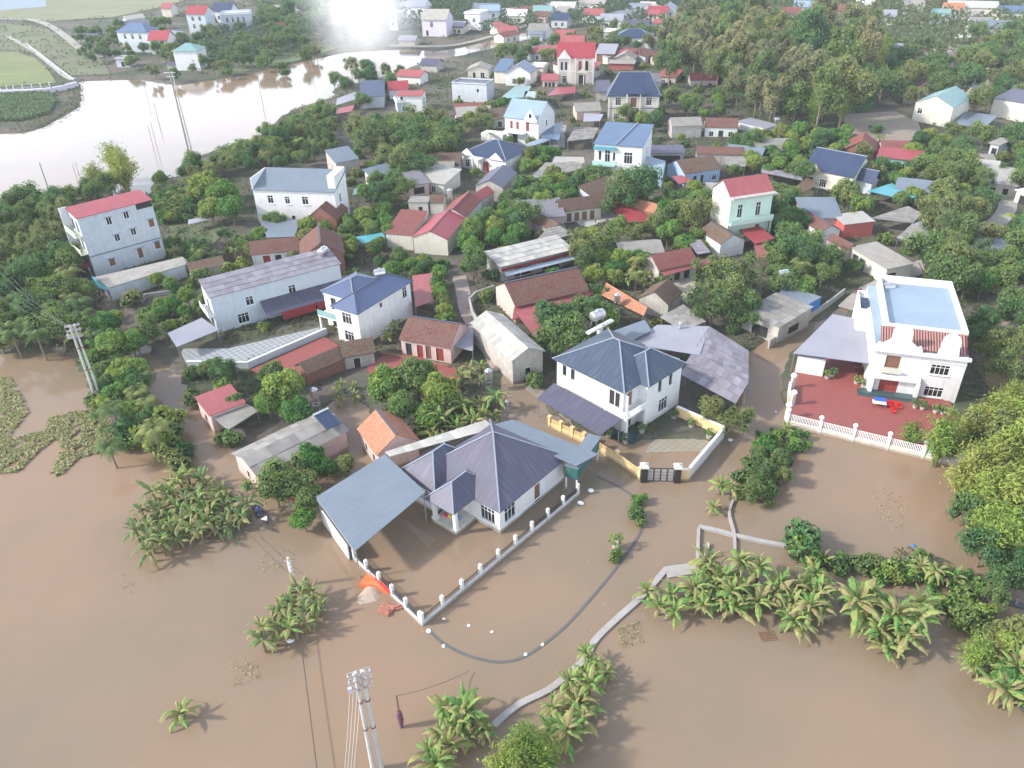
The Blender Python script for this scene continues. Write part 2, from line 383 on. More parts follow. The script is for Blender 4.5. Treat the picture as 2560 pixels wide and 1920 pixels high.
def roof_build(root, kind, L_, D_, hw, rise, mat, ov=.45, og=None, axis='x', wallmat=None, sheet=False, cap=None, thick=.1, near=False, seed=0, cx=0, cy=0):
    """L_ along the ridge, D_ across; axis y turns it a quarter round"""
    og = ov if og is None else og
    T = (lambda x, y, z: Vector((cx + x, cy + y, z))) if axis == 'x' else (lambda x, y, z: Vector((cx - y, cy + x, z)))
    hl, hd = L_ / 2, D_ / 2; mb = MB(); capm = MB(); t = thick; quads = []
    if kind == 'gable':
        s_ = rise / hd; ze, zr = hw - s_ * ov + t, hw + rise + t
        quads = [[T(-hl - og, -hd - ov, ze), T(hl + og, -hd - ov, ze), T(hl + og, 0, zr), T(-hl - og, 0, zr)],
                 [T(hl + og, hd + ov, ze), T(-hl - og, hd + ov, ze), T(-hl - og, 0, zr), T(hl + og, 0, zr)]]
        if cap: capm.beam(T(-hl - og, 0, zr + .02), T(hl + og, 0, zr + .02), .32, .1)
    elif kind == 'hip':
        s_ = rise / hd; ze, zr = hw - s_ * ov + t, hw + rise + t; rl = max(0.01, hl - hd)
        E = [T(-hl - ov, -hd - ov, ze), T(hl + ov, -hd - ov, ze), T(hl + ov, hd + ov, ze), T(-hl - ov, hd + ov, ze)]
        r0, r1 = T(-rl, 0, zr), T(rl, 0, zr)
        polys = [[E[0], E[1], r1, r0], [E[1], E[2], r1], [E[2], E[3], r0, r1], [E[3], E[0], r0]]
        for p in polys: mb.face(p)
        mb.face([p - Vector((0, 0, t)) for p in E][::-1])
        for i in range(4):
            j = (i + 1) % 4; mb.face([E[j], E[i], E[i] - Vector((0, 0, t)), E[j] - Vector((0, 0, t))])
        if cap:
            up = Vector((0, 0, .04))
            for p, q_ in ((E[0], r0), (E[1], r1), (E[2], r1), (E[3], r0), (r0, r1)): capm.beam(p + up, q_ + up, .18, .09)
    elif kind == 'shed':     # low side at -y
        quads = [[T(-hl - og, -hd - ov, hw - rise * ov / D_ + t), T(hl + og, -hd - ov, hw - rise * ov / D_ + t), T(hl + og, hd + ov, hw + rise * (1 + ov / D_) + t), T(-hl - og, hd + ov, hw + rise * (1 + ov / D_) + t)]]
    for q4 in quads: mb.slab(q4, t)
    ro = mb.build('roof', mat, root)
    if capm.f: capm.build('ridge_cap', cap, ro)
    if sheet:
        for i, q4 in enumerate(quads): sheets(ro, q4, mat, seed=seed + i)
    return ro
def fit(p0, p1, hw, dep, side=False):
    if side:          # trust the right-hand side p1 -> dep, square the front to it
        P1, P2, P0 = W(p1, hw), W(dep, hw), W(p0, hw); N_ = P2 - P1; N_.z = 0; dp = N_.length; N_.normalize(); U = Vector((N_.y, -N_.x, 0)); wd = (P1 - P0).dot(U)
        return P1 - U * wd, U, N_, wd, dp
    O_ = W(p0, hw); P1 = W(p1, hw); U = (P1 - O_); U.z = 0; wd = U.length; U.normalize(); N_ = Vector((-U.y, U.x, 0))
    if isinstance(dep, (tuple, list)): dep = abs((W(dep, hw) - O_).dot(N_))
    return O_, U, N_, wd, dep
def house(name, label, short, p0, p1, dep, hw, roof=('gable', 'x', 1.5), wall=white, rmat=R_RED, wins=(), near=False, ov=.45, og=None, sheet=False,
          cap=None, frame=None, parapet=None, floor_lines=(), cat='house', gwall=None, z0=-.4, sidewall=None, back=False, plinth=None, group=None, inset=0., zs=1., side=False):
    O_, U, N_, wd, dp = fit(p0, p1, hw * zs, dep, side)
    if inset: O_ = O_ + U * inset + N_ * inset; wd -= 2 * inset; dp -= 2 * inset
    C = O_ + U * wd / 2 + N_ * dp / 2; rz = math.atan2(U.y, U.x)
    root = empty(name, label, cat, (C.x, C.y, 0), rz, group); root.scale = (1, 1, zs)
    hx, hy = wd / 2, dp / 2
    faces = {'f': (Vector((-hx, -hy, 0)), Vector((1, 0, 0)), Vector((0, -1, 0)), wd), 'r': (Vector((hx, -hy, 0)), Vector((0, 1, 0)), Vector((1, 0, 0)), dp),
             'b': (Vector((hx, hy, 0)), Vector((-1, 0, 0)), Vector((0, 1, 0)), wd), 'l': (Vector((-hx, hy, 0)), Vector((0, -1, 0)), Vector((-1, 0, 0)), dp)}
    ops = {kk: [] for kk in faces}
    for (fc, u, zb, ww, hh, kd) in wins:
        L_ = faces[fc][3]; ww = min(ww, L_ * .8); x0 = min(max(u * L_ - ww / 2, .15), L_ - ww - .15)
        ops[fc].append((x0, x0 + ww, zb, min(zb + hh, hw - .15), kd))
    mb = MB()
    for fc, (A_, ex, nn, L_) in faces.items(): wall_face(mb, A_, ex, nn, L_, z0, hw, [q_[:4] for q_ in ops[fc]])
    rk = roof[0]; ax = roof[1] if len(roof) > 1 else 'x'; rise = roof[2] if len(roof) > 2 else 1.2
    if rk == 'gable':
        if ax == 'x':
            mb.face([(hx, -hy, hw), (hx, hy, hw), (hx, 0, hw + rise)]); mb.face([(-hx, hy, hw), (-hx, -hy, hw), (-hx, 0, hw + rise)])
        else:
            mb.face([(-hx, -hy, hw), (hx, -hy, hw), (0, -hy, hw + rise)]); mb.face([(hx, hy, hw), (-hx, hy, hw), (0, hy, hw + rise)])
    if rk == 'shed':
        if ax == 'x':
            mb.face([(hx, -hy, hw), (hx, hy, hw), (hx, hy, hw + rise)]); mb.face([(-hx, hy, hw), (-hx, -hy, hw), (-hx, hy, hw + rise)]); mb.face([(hx, hy, hw), (-hx, hy, hw), (-hx, hy, hw + rise), (hx, hy, hw + rise)])
        elif ax == 'y':   # low on the right, high on the left
            mb.face([(-hx, -hy, hw), (hx, -hy, hw), (-hx, -hy, hw + rise)]); mb.face([(hx, hy, hw), (-hx, hy, hw), (-hx, hy, hw + rise)]); mb.face([(-hx, hy, hw), (-hx, -hy, hw), (-hx, -hy, hw + rise), (-hx, hy, hw + rise)])
        else:             # 'z': low at the back
            mb.face([(hx, hy, hw), (hx, -hy, hw + rise), (hx, -hy, hw)]); mb.face([(-hx, -hy, hw), (-hx, -hy, hw + rise), (-hx, hy, hw)]); mb.face([(-hx, -hy, hw), (hx, -hy, hw), (hx, -hy, hw + rise), (-hx, -hy, hw + rise)])
    mb.build('wall', wall, root)
    fm = frame or (whitepaint if wall is not white else (grate if near else whitepaint))
    fm = frame or whitepaint
    for fc, (A_, ex, nn, L_) in faces.items():
        for i, (x0, x1, za, zb, kd) in enumerate(ops[fc]): opening(root, A_, ex, nn, x0, x1, za, zb, kd, fm, near, i)
    sd_ = int(C.x * 7 + C.y) & 1023
    if rk in ('gable', 'hip'):
        if ax == 'x': roof_build(root, rk, wd, dp, hw, rise, rmat, ov, og, 'x', sheet=sheet, cap=cap, seed=sd_)
        else: roof_build(root, rk, dp, wd, hw, rise, rmat, ov, og, 'y', sheet=sheet, cap=cap, seed=sd_)
    elif rk == 'shed':
        if ax == 'x': roof_build(root, 'shed', wd, dp, hw, rise, rmat, ov, og, 'x', sheet=sheet, seed=sd_)
        elif ax == 'y': roof_build(root, 'shed', dp, wd, hw, rise, rmat, ov, og, 'y', sheet=sheet, seed=sd_)
        else:
            s_ = MB(); q4 = [Vector((-hx - ov, -hy - ov, hw + rise * (1 + ov / dp) + .1)), Vector((hx + ov, -hy - ov, hw + rise * (1 + ov / dp) + .1)), Vector((hx + ov, hy + ov, hw - rise * ov / dp + .1)), Vector((-hx - ov, hy + ov, hw - rise * ov / dp + .1))]
            s_.slab(q4, .1); ro = s_.build('roof', rmat, root)
            if sheet: sheets(ro, q4, rmat, seed=sd_)
    elif rk == 'flat':
        s_ = MB().slab([(-hx - ov, -hy - ov, hw + .15), (hx + ov, -hy - ov, hw + .15), (hx + ov, hy + ov, hw + .15), (-hx - ov, hy + ov, hw + .15)], .18)
        s_.build('roof', rmat, root)
        if parapet:
            pm = MB(); ph, pt = parapet, .16
            for x0, x1, y0, y1 in ((-hx, hx, -hy, -hy + pt), (-hx, hx, hy - pt, hy), (-hx, -hx + pt, -hy + pt, hy - pt), (hx - pt, hx, -hy + pt, hy - pt)): pm.box(x0, x1, y0, y1, hw + .152, hw + .15 + ph)
            pm.build('parapet', wall, root)
    for z in floor_lines:
        lm = MB(); tt = .07
        for x0, x1, y0, y1 in ((-hx - tt, hx + tt, -hy - tt, -hy - .002), (-hx - tt, hx + tt, hy + .002, hy + tt), (-hx - tt, -hx - .002, -hy, hy), (hx + .002, hx + tt, -hy, hy)): lm.box(x0, x1, y0, y1, z, z + .18)
        lm.build('cornice', fm if plinth is None else plinth, root)
    foot = [O_, O_ + U * wd, O_ + U * wd + N_ * dp, O_ + N_ * dp]
    FOOT.append([(v.x, v.y) for v in foot])
    if short: HOUSES.append((PX((C.x, C.y, hw * zs * .7)), short, C.copy()))
    return dict(root=root, O=O_, U=U, N=N_, w=wd, d=dp, hx=hx, hy=hy, h=hw, faces=faces, rz=rz, C=C)
def canopy(name, label, pts, hts, mat, cat='canopy', posts=True, sheet=False, thick=.08, short=None, group=None, postmat=None, foot=True, su=1.05, sv=1.6, gap=None):
    """roof on posts: four photo corners (counter-clockwise seen from above, from the near left one) and their heights"""
    V = [W(p, z) for p, z in zip(pts, hts if isinstance(hts, (list, tuple)) else [hts] * len(pts))]
    C = sum(V, Vector()) / len(V); root = empty(name, label, cat, (C.x, C.y, 0), 0, group)
    L_ = [v - Vector((C.x, C.y, 0)) for v in V]
    if (L_[1] - L_[0]).cross(L_[2] - L_[0]).z < 0: L_ = L_[::-1]
    uv = None
    mb = MB(); mb.slab(L_, thick); ro = mb.build('roof', mat, root)
    if sheet and len(L_) == 4: sheets(ro, L_, mat, su, sv, seed=int(C.y * 3) & 255, gap=gap)
    if posts:
        for p in L_:
            g = Vector((p.x, p.y, 0)) * 1.; cc = (Vector((0, 0, 0)) - g).normalized() * .25 if g.length > .5 else Vector()
            MB().box(-.06 + p.x + cc.x, .06 + p.x + cc.x, -.06 + p.y + cc.y, .06 + p.y + cc.y, -.4, p.z - thick).build('post', postmat or steel, root)
    if foot: FOOT.append([(v.x, v.y) for v in V])
    if short: HOUSES.append((PX(C), short, C.copy()))
    return root, L_
def sheet_ground(name, pts, z, mat, t=.12, kind='structure'):
    V = [W(p, z) for p in pts]
    ar = sum(V[i].x * V[(i + 1) % len(V)].y - V[(i + 1) % len(V)].x * V[i].y for i in range(len(V)))
    if ar < 0: V = V[::-1]
    ob = MB().slab(V, t).build(name, mat); ob['kind'] = kind; return ob
def rows(fc, n_, zs, ww=1.1, hh=1.3, kd='w', lo=.12, hi=.88):
    return [(fc, lo + (hi - lo) * (i + .5) / n_, z, ww, hh, kd) for z in zs for i in range(n_)]
def water_tank(P_, sc=1., label='', group='rooftop water tanks', horiz=True, ang=0., stand=.8, solar=False):
    """steel tank lying on a stand"""
    root = empty('water_tank', label, 'water tank', P_, ang, group)
    if horiz:
        tm = MB(); rr, ln = .55 * sc, 1.5 * sc; z = stand + rr
        pr = [(.001, -ln / 2 - .15 * sc), (rr * .6, -ln / 2 - .1 * sc), (rr, -ln / 2), (rr * 1.03, -ln * .2), (rr, 0), (rr * 1.03, ln * .2), (rr, ln / 2), (rr * .6, ln / 2 + .1 * sc), (.001, ln / 2 + .15 * sc)]
        for i in range(len(pr) - 1):
            for j in range(14):
                a0, a1 = 2 * math.pi * j / 14, 2 * math.pi * (j + 1) / 14
                pt = lambda q_, aa: (q_[1], q_[0] * math.cos(aa), z + q_[0] * math.sin(aa))
                tm.face([pt(pr[i], a0), pt(pr[i], a1), pt(pr[i + 1], a1), pt(pr[i + 1], a0)])
        tm.build('tank', steel, root, smooth=True)
        MB().lathe([(.18 * sc, z + rr * .9), (.18 * sc, z + rr + .1 * sc), (.001, z + rr + .12 * sc)], 0, 0, 10).build('lid', steel, root)
        sm = MB()
        for x in (-.5 * sc, .5 * sc):
            sm.beam((x, -.5 * sc, 0), (x, -.35 * sc, stand + .1), .06); sm.beam((x, .5 * sc, 0), (x, .35 * sc, stand + .1), .06); sm.beam((x, -.4 * sc, stand), (x, .4 * sc, stand), .08)
        sm.beam((-.5 * sc, -.45 * sc, stand * .5), (.5 * sc, -.45 * sc, stand * .5), .05); sm.build('stand', steel, root)
    else:
        MB().lathe([(.001, stand), (.5 * sc, stand), (.52 * sc, stand + .4 * sc), (.5 * sc, stand + 1.1 * sc), (.2 * sc, stand + 1.35 * sc), (.001, stand + 1.38 * sc)], 0, 0, 14).build('tank', steel, root, smooth=True)
        sm = MB()
        for x, y in ((-.4, -.4), (.4, -.4), (.4, .4), (-.4, .4)): sm.beam((x * sc, y * sc, -.5), (x * sc, y * sc, stand), .08)
        for zz in (stand * .5, stand - .05):
            for x0, y0, x1, y1 in ((-.4, -.4, .4, -.4), (.4, -.4, .4, .4), (.4, .4, -.4, .4), (-.4, .4, -.4, -.4)): sm.beam((x0 * sc, y0 * sc, zz), (x1 * sc, y1 * sc, zz), .06)
        sm.build('stand', steel, root)
    if solar:
        pm = MB(); pm.slab([(-.9 * sc, -1.9 * sc, .15), (.9 * sc, -1.9 * sc, .15), (.9 * sc, -.5 * sc, .9), (-.9 * sc, -.5 * sc, .9)], .06); pm.build('solar_panel', R_BLUE, root)
    return root
# ================================================================ the nearest houses
H = {}
# --- bungalow with dark hipped roofs behind the white post fence
_F, _Rr = W(Z6(1440, 672), 4.0), W(Z6(1975, 235), 4.0); _N = (_Rr - _F).normalized(); _U = Vector((_N.y, -_N.x, 0))
H['bun'] = B_ = house('bungalow', 'white one-storey bungalow with dark blue-purple hipped roofs beside the flooded yard', 'the white bungalow',
    PX(_F - _U * 13.0), Z6(1440, 672), Z6(1975, 235), 4.0, ('hip', 'x', 4.3), white, R_PURP, near=True, ov=.5, cap=ridgew, og=.5, inset=.5,
    wins=[('f', .85, 1.0, 2.1, 2.0, 'w'), ('r', .15, 1.0, 1.9, 2.0, 'w'), ('r', .57, .15, 1.1, 2.7, 'd')], plinth=whitepaint, floor_lines=(.55,), frame=whitepaint)
root, hx, hy = B_['root'], B_['hx'], B_['hy']
# left wing pushed forward, its own hip
def wing(root, x0, x1, y0, y1, hw, rise, rmat, ov=.5, wallmat=white, ops=(), cap=None, z0=-.4, roofk='hip', roofname='roof'):
    mb = MB(); w_, d_ = x1 - x0, y1 - y0; cx, cy = (x0 + x1) / 2, (y0 + y1) / 2
    fs = {'f': (Vector((x0, y0, 0)), Vector((1, 0, 0)), Vector((0, -1, 0)), w_), 'r': (Vector((x1, y0, 0)), Vector((0, 1, 0)), Vector((1, 0, 0)), d_),
          'b': (Vector((x1, y1, 0)), Vector((-1, 0, 0)), Vector((0, 1, 0)), w_), 'l': (Vector((x0, y1, 0)), Vector((0, -1, 0)), Vector((-1, 0, 0)), d_)}
    for fc, (A_, ex, nn, L_) in fs.items():
        oo = [(u * L_ - ww / 2, u * L_ + ww / 2, zb, zb + hh) for (f_, u, zb, ww, hh, kd) in ops if f_ == fc]
        wall_face(mb, A_, ex, nn, L_, z0, hw, oo)
    mb.build('wing_wall', wallmat, root)
    for i, (f_, u, zb, ww, hh, kd) in enumerate(ops):
        A_, ex, nn, L_ = fs[f_]; opening(root, A_, ex, nn, u * L_ - ww / 2, u * L_ + ww / 2, zb, zb + hh, kd, whitepaint, True, i)
    ax = 'x' if w_ >= d_ else 'y'
    return roof_build(root, roofk, max(w_, d_), min(w_, d_), hw, rise, rmat, ov, None, ax, cap=cap, cx=cx, cy=cy) if ax == 'x' else \
        roof_build(root, roofk, max(w_, d_), min(w_, d_), hw, rise, rmat, ov, None, 'y', cap=cap, cx=cx, cy=cy)
wing(root, hx - 13.8, hx - 8.2, -hy - 2.1, -hy + 5.5, 4.0, 2.2, R_PURP, .5, ops=[('f', .68, 1.3, 2.0, 1.5, 'w')], cap=ridgew)
# porch with its own little hip and two columns
px0, px1, py0, py1 = hx - 7.6, hx - 3.8, -hy - 3.4, -hy + .3
pm = MB()
pm.box(px0, px1, py0, -hy, -.4, .5); pm.build('porch_floor', cream, root)
for x_ in (px0 + .25, px1 - .25):
    mb = MB(); mb.box(x_ - .22, x_ + .22, py0 + .05, py0 + .49, .5, 3.75); mb.box(x_ - .34, x_ + .34, py0 - .07, py0 + .61, .5, .85); mb.box(x_ - .3, x_ + .3, py0 - .03, py0 + .57, 3.55, 3.75)
    mb.build('column', white, root)
mb = MB(); mb.box(px0, px1, py0 + .1, py0 + .44, 3.75, 4.05); mb.box(px1 - .42, px1 - .08, py0 + .44, -hy, 3.75, 4.05); mb.build('porch_beam', white, root)
roof_build(root, 'hip', 6.4, 3.9, 4.1, 1.7, R_PURP, .4, None, 'y', cap=ridgew, cx=(px0 + px1) / 2, cy=(py0 + py1) / 2 + 1.1)
for i_, (dx_, cc) in enumerate(((.9, 'pink'), (1.6, 'yellow'), (2.4, 'blue'))):
    cm = {'pink': plain('pink_cloth', (.7, .1, .2)), 'yellow': plain('yellow_cloth', (.75, .65, .1)), 'blue': plain('blue_cloth', (.15, .3, .65))}[cc]
    t_ = MB(); t_.box(-.28, .28, -.2, .2, 0, .35); t_.box(-.2, .2, -.24, -.2, .35, .5)
    ob = t_.build('laundry_bundle', cm); ob.matrix_world = root.matrix_basis @ Matrix.Translation((px0 + dx_, py0 + 1.2 + i_ * .3, .52))
    tag(ob, f'small {cc} bundle of household goods on the bungalow porch', 'bundle')

# carport: big flat blue-grey sheet roof left of the bungalow, on posts along a low white wall
root_c, L_c = canopy('carport', 'large flat blue-grey metal carport roof over the flooded yard beside the bungalow', [Z6(330, 975), Z6(872, 520), Z6(560, 232), Z6(30, 560)],
    [4.2, 4.75, 4.75, 4.2], R_BLUEG, posts=True, short='the blue-grey carport', thick=.1)
P0, P1 = L_c[0], L_c[3]
g_ = MB()
A_, B2 = Vector((L_c[0].x, L_c[0].y, 0)), Vector((L_c[3].x, L_c[3].y, 0))
dv = (B2 - A_)
g_.beam(A_ + dv * .03 + Vector((0, 0, 4.0)), A_ + dv * .97 + Vector((0, 0, 4.0)), .12, .2); g_.build('edge_beam', steel, root_c)
g_ = MB(); g_.beam(A_ + dv * .3 + Vector((.2, .2, .9)), A_ + dv * .97 + Vector((.2, .2, .9)), .18, 2.6); g_.build('side_wall', white, root_c)

# back addition: grey strip roofs and dark green lean-to behind the bungalow
canopy('lean_to', 'narrow pinkish-grey strip roof running behind the dark bungalow roof', [Z6(600, 250), Z6(1395, 35), Z6(1330, -30), Z6(560, 215)], [5.0, 5.6, 5.3, 4.6], R_FIBW, 'lean-to', sheet=True, foot=False, posts=False)
canopy('lean_to', 'long grey-blue metal strip roof falling away behind the bungalow towards the yellow fence', [Z6(2030, 322), Z6(2200, 230), Z6(1540, -35), Z6(1330, 20)], [4.2, 4.2, 4.9, 5.3], R_BLUEG, 'lean-to', posts=False, foot=False)
LG = house('green_shed', 'dark green sheet-metal shed with flat grey-blue roof at the bungalow corner', 'the dark green shed', Z6(1950, 318), Z6(2040, 345), 7.0, 3.7, ('flat', 'x', 0), darkgreen, R_BLUEG, ov=.12, z0=1.9)
for x_, y_ in ((-.9, -1), (.9, -1), (.9, .9), (-.9, .9)):
    MB().box(LG['hx'] * x_ - .08, LG['hx'] * x_ + .08, LG['hy'] * y_ - .08, LG['hy'] * y_ + .08, -.4, 1.9).build('post', white, LG['root'])

# --- two-storey white villa with dark hipped roof
H['villa'] = V_ = house('villa', 'white two-storey villa with dark blue hipped roof above the yellow-walled yard', 'the two-storey white villa',
    Z4(75, 436), Z4(1065, 915), Z4(1930, 500), 7.3, ('hip', 'x', 2.9), white, R_SLATE, near=True, ov=.5, cap=ridgew,
    wins=[('f', .12, 4.9, .75, 1.7, 'w'), ('f', .25, 4.9, .75, 1.7, 'w'), ('f', .84, 4.1, .9, 2.3, 'o'), ('f', .92, 4.1, .8, 2.3, 'o'), ('r', .12, 4.2, 1.2, 2.2, 's'),
          ('r', .12, .7, 1.3, 2.1, 'o')], floor_lines=(6.9,), frame=whitepaint, inset=0.)
root, hx, hy = V_['root'], V_['hx'], V_['hy']
# blind panels between the windows
for u_ in (.45, .58):
    mb = MB(); x_ = -hx + u_ * 2 * hx
    for xa, xb, z0_, z1_ in ((x_ - .45, x_ - .36, 4.6, 6.6), (x_ + .36, x_ + .45, 4.6, 6.6), (x_ - .36, x_ + .36, 6.52, 6.6), (x_ - .36, x_ + .36, 4.6, 4.68)): mb.box(xa, xb, -hy - .07, -hy - .003, z0_, z1_)
    mb.build('panel_frame', whitepaint, root)
# projecting right-hand block
ro_ = wing(root, hx - 5.0, hx + 1.35, -hy + 3.4, hy - .1, 7.3, 2.2, R_SLATE, .45, ops=[('r', .36, 4.7, .75, 1.9, 'w'), ('r', .68, 4.7, .75, 1.9, 'w'), ('r', .5, 1.2, 1.9, 2.0, 'w')], cap=ridgew, z0=-.4)
# balcony in the front corner with balusters, columns below
mb = MB(); mb.box(hx + .003, hx + 1.5, -hy, -hy + 3.4, 3.55, 3.75); mb.box(hx - 2.5, hx + 1.5, -hy - 1.0, -hy - .003, 3.55, 3.75); mb.build('balcony_floor', white, root)
bal = MB().lathe([(.05, 0), (.09, .1), (.05, .25), (.08, .5), (.04, .62)], 0, 0, 6).build('baluster', whitepaint, root); bal.location = (hx + 1.42, -hy - .9, 3.75)
def copies(ob, locs, parent):
    for l_ in locs:
        c_ = ob.copy(); link(c_, parent); c_.location = l_
copies(bal, [(hx + 1.42, -hy - .9 + .28 * i, 3.75) for i in range(1, 16)] + [(hx + 1.42 - .28 * i, -hy - .92, 3.75) for i in range(1, 14)], root)
mb = MB(); mb.box(hx + 1.32, hx + 1.52, -hy - 1.0, -hy + 3.4, 4.37, 4.5); mb.box(hx - 2.4, hx + 1.32, -hy - 1.02, -hy - .82, 4.37, 4.5); mb.build('handrail', whitepaint, root)
for x_, y_ in ((hx + 1.3, -hy - .8), (hx + 1.3, -hy + 3.1), (hx - 2.2, -hy - .8)):
    mb = MB(); mb.box(x_ - .2, x_ + .2, y_ - .2, y_ + .2, .5, 3.55); mb.box(x_ - .3, x_ + .3, y_ - .3, y_ + .3, .5, .8); mb.build('column', white, root)
MB().box(hx + 1.18, hx + 1.42, -hy - .9, -hy - .66, 4.5, 7.2).build('upper_column', white, root)
stp = plain('dark_step', (.05, .09, .1), .25)
mb = MB(); mb.box(hx - 2, hx + 1.55, -hy - 1.1, -hy - .003, -.3, .5); mb.box(hx + .003, hx + 1.55, -hy, -hy + 3.4, -.3, .5)
mb.build('porch_floor', stp, root)
for i_ in range(3): MB().box(hx + 1.55 + .35 * i_, hx + 1.9 + .35 * i_, -hy - .6, -hy + 3., -.3, .4 - .13 * i_).build('step', stp, root)
# grey awning roof along the left side
canopy('awning', 'broad purple-grey metal awning under the first floor windows of the villa', [k(630, 975), k(800, 850), k(270, 560), k(135, 680)], [3.0, 3.9, 3.9, 3.0], R_PURP, 'awning', foot=False)
C_ = W(k(610, 100), 7.5)
water_tank((C_.x, C_.y, 7.4), 1.35, 'large steel water tank on a white frame at the back corner of the villa roof', ang=.6, stand=1.0)
mb = MB().box(-2.8, 2.8, -.35, .35, -.25, 0); ob = mb.build('tank_ledge', white); tag(ob, 'white concrete ledge behind the villa roof under the water tank', 'ledge'); ob.matrix_world = Matrix.Translation((C_.x + .4, C_.y - .2, 7.4)) @ Matrix.Rotation(V_['rz'] + math.pi / 2, 4, 'Z')
mb = MB().box(-.3, .3, -.3, .3, -7.8, -.25); ob2 = mb.build('pillar', white, ob)

# --- white villa on the right with parapet terrace
H['rv'] = RV = house('villa', 'tall white villa with curved roof ornaments and pale blue roof deck', 'the ornate white villa',
    Z2(985, 748), Z2(1905, 858), Z2(2030, 250), 7.6, ('flat', 'x', 0), white, R_PALE, near=True, ov=0.0,
    wins=[('f', .22, 4.7, 1.9, 2.0, 's'), ('f', .74, 4.6, 2.3, 1.5, 'w'), ('f', .24, .8, 2.5, 2.6, 'r'), ('f', .74, 1.0, 2.3, 1.5, 'w')], frame=whitepaint, parapet=None)
root, hx, hy = RV['root'], RV['hx'], RV['hy']
# cornice, red tiled pent roof behind the ornaments, raised parapet round a pale blue deck
mb = MB(); mb.box(-hx - .5, hx + .3, -hy - .5, -hy - .003, 7.35, 7.75); mb.box(-hx - .4, -hx - .003, -hy, hy * .2, 7.35, 7.75); mb.build('cornice', white, root)
mb = MB(); mb.box(-hx + .2, hx * .13, -hy - .35, -hy - .003, 3.55, 3.75); mb.box(hx * .2, hx, -hy - .14, -hy - .003, 6.5, 6.7); mb.box(-hx, hx * .13, -hy - .7, -hy - .003, 3.1, 3.55); mb.build('ledge', white, root)
redrib = sheetmetal('ribbed_red_tile', (.13, .05, .05), .6, .4, .5); pinkrib = plain('pale_tile_rib', (.42, .22, .19), .7)
mb = MB(); mb.slab([(-hx + .6, -hy + .2, 7.95), (hx - .1, -hy + .2, 7.95), (hx - .1, -hy + 3.6, 9.3), (-hx + .6, -hy + 3.6, 9.3)], .12); pr_ = mb.build('pent_roof', redrib, root)
rib = MB().beam((0, -hy + .2, 8.0), (0, -hy + 3.6, 9.35), .17, .1).build('roof_rib', pinkrib, pr_)
for i_ in range(int((2 * hx - .8) / .36)):
    c_ = rib if i_ == 0 else rib.copy()
    if i_: link(c_, pr_)
    c_.location = (-hx + .75 + .36 * i_, 0, 0)
mb = MB(); mb.slab([(-hx + 1.6, -hy + 3.9, 8.9), (hx - .4, -hy + 3.9, 8.9), (hx - .4, hy - .9, 8.9), (-hx + 1.6, hy - .9, 8.9)], .1); mb.build('roof_deck', R_PALE, root)
mb = MB()
for x0, x1, y0, y1 in ((-hx + 1.3, hx, -hy + 3.62, -hy + 3.9), (-hx + 1.3, hx, hy - .9, hy), (-hx + 1.3, -hx + 1.58, -hy + 3.9, hy - .9), (hx - .38, hx, -hy + 3.9, hy - .9)): mb.box(x0, x1, y0, y1, 7.76, 9.75)
mb.build('parapet', white, root)
def plate(name, pts, y0, y1, mat, root):
    mb = MB(); A_ = [Vector((x, y0, z)) for x, z in pts]; B_ = [Vector((x, y1, z)) for x, z in pts]
    mb.face(A_); mb.face(B_[::-1])
    for i in range(len(A_)):
        j = (i + 1) % len(A_); mb.face([A_[j], A_[i], B_[i], B_[j]])
    return mb.build(name, mat, root)
def gable_shape(cx, hwid, base, rr, top):
    L1 = [(cx - hwid, base), (cx + hwid, base), (cx + hwid, base + .5)]
    L1 += [(cx + hwid - (hwid - rr) * t, base + .5 + 1.1 * (t ** 1.6)) for t in (.25, .5, .75, 1)]
    for i in range(0, 11):
        an = math.pi * i / 10; L1.append((cx + rr * math.cos(an), top - rr + rr * math.sin(an)))
    L1 += [(cx - hwid + (hwid - rr) * t, base + .5 + 1.1 * (t ** 1.6)) for t in (1, .75, .5, .25)] + [(cx - hwid, base + .5)]
    return L1
plate('roof_ornament', gable_shape(-hx * .5, hx * .5, 7.76, 1.25, 11.7), -hy - .3, -hy + .05, white, root)
plate('roof_ornament', gable_shape(hx * .55, 1.3, 7.76, 1.12, 11.1), -hy - .3, -hy + .05, white, root)
for cx_, zz in ((-hx * .5 - 1.05, 9.7), (-hx * .5 + 1.05, 9.7), (hx * .55 - 1.05, 9.4), (hx * .55 + 1.05, 9.4), (-hx * .5 - 2.6, 8.5), (-hx * .5 + 2.6, 8.5)):
    MB().lathe([(.001, -.22), (.2, -.12), (.24, 0), (.18, .14), (.001, .22)], 0, 0, 10).build('ball_finial', white, root).location = (cx_, -hy - .12, zz)
MB().box(-hx + 1.2, -hx + 3.6, -hy - .45, -hy - .003, 4.0, 4.15).build('balcony_ledge', white, root)
mb = MB(); mb.box(-hx + 1.1, -hx + 3.9, -hy - .6, -hy - .42, 4.15, 4.75); mb.build('balcony_parapet', cream, root)
mb = MB()
for i_ in range(4): mb.box(-hx - 1.8 + .35 * i_, hx * .12, -hy - 2.6 + .4 * i_, -hy - .003, -.3, .45 + .14 * i_)
mb.build('front_steps', stp, root)
for x_ in (-hx * .92, hx * .1):
    MB().box(x_ - .25, x_ + .25, -hy - .75, -hy - .25, .5, 3.1).build('column', white, root)
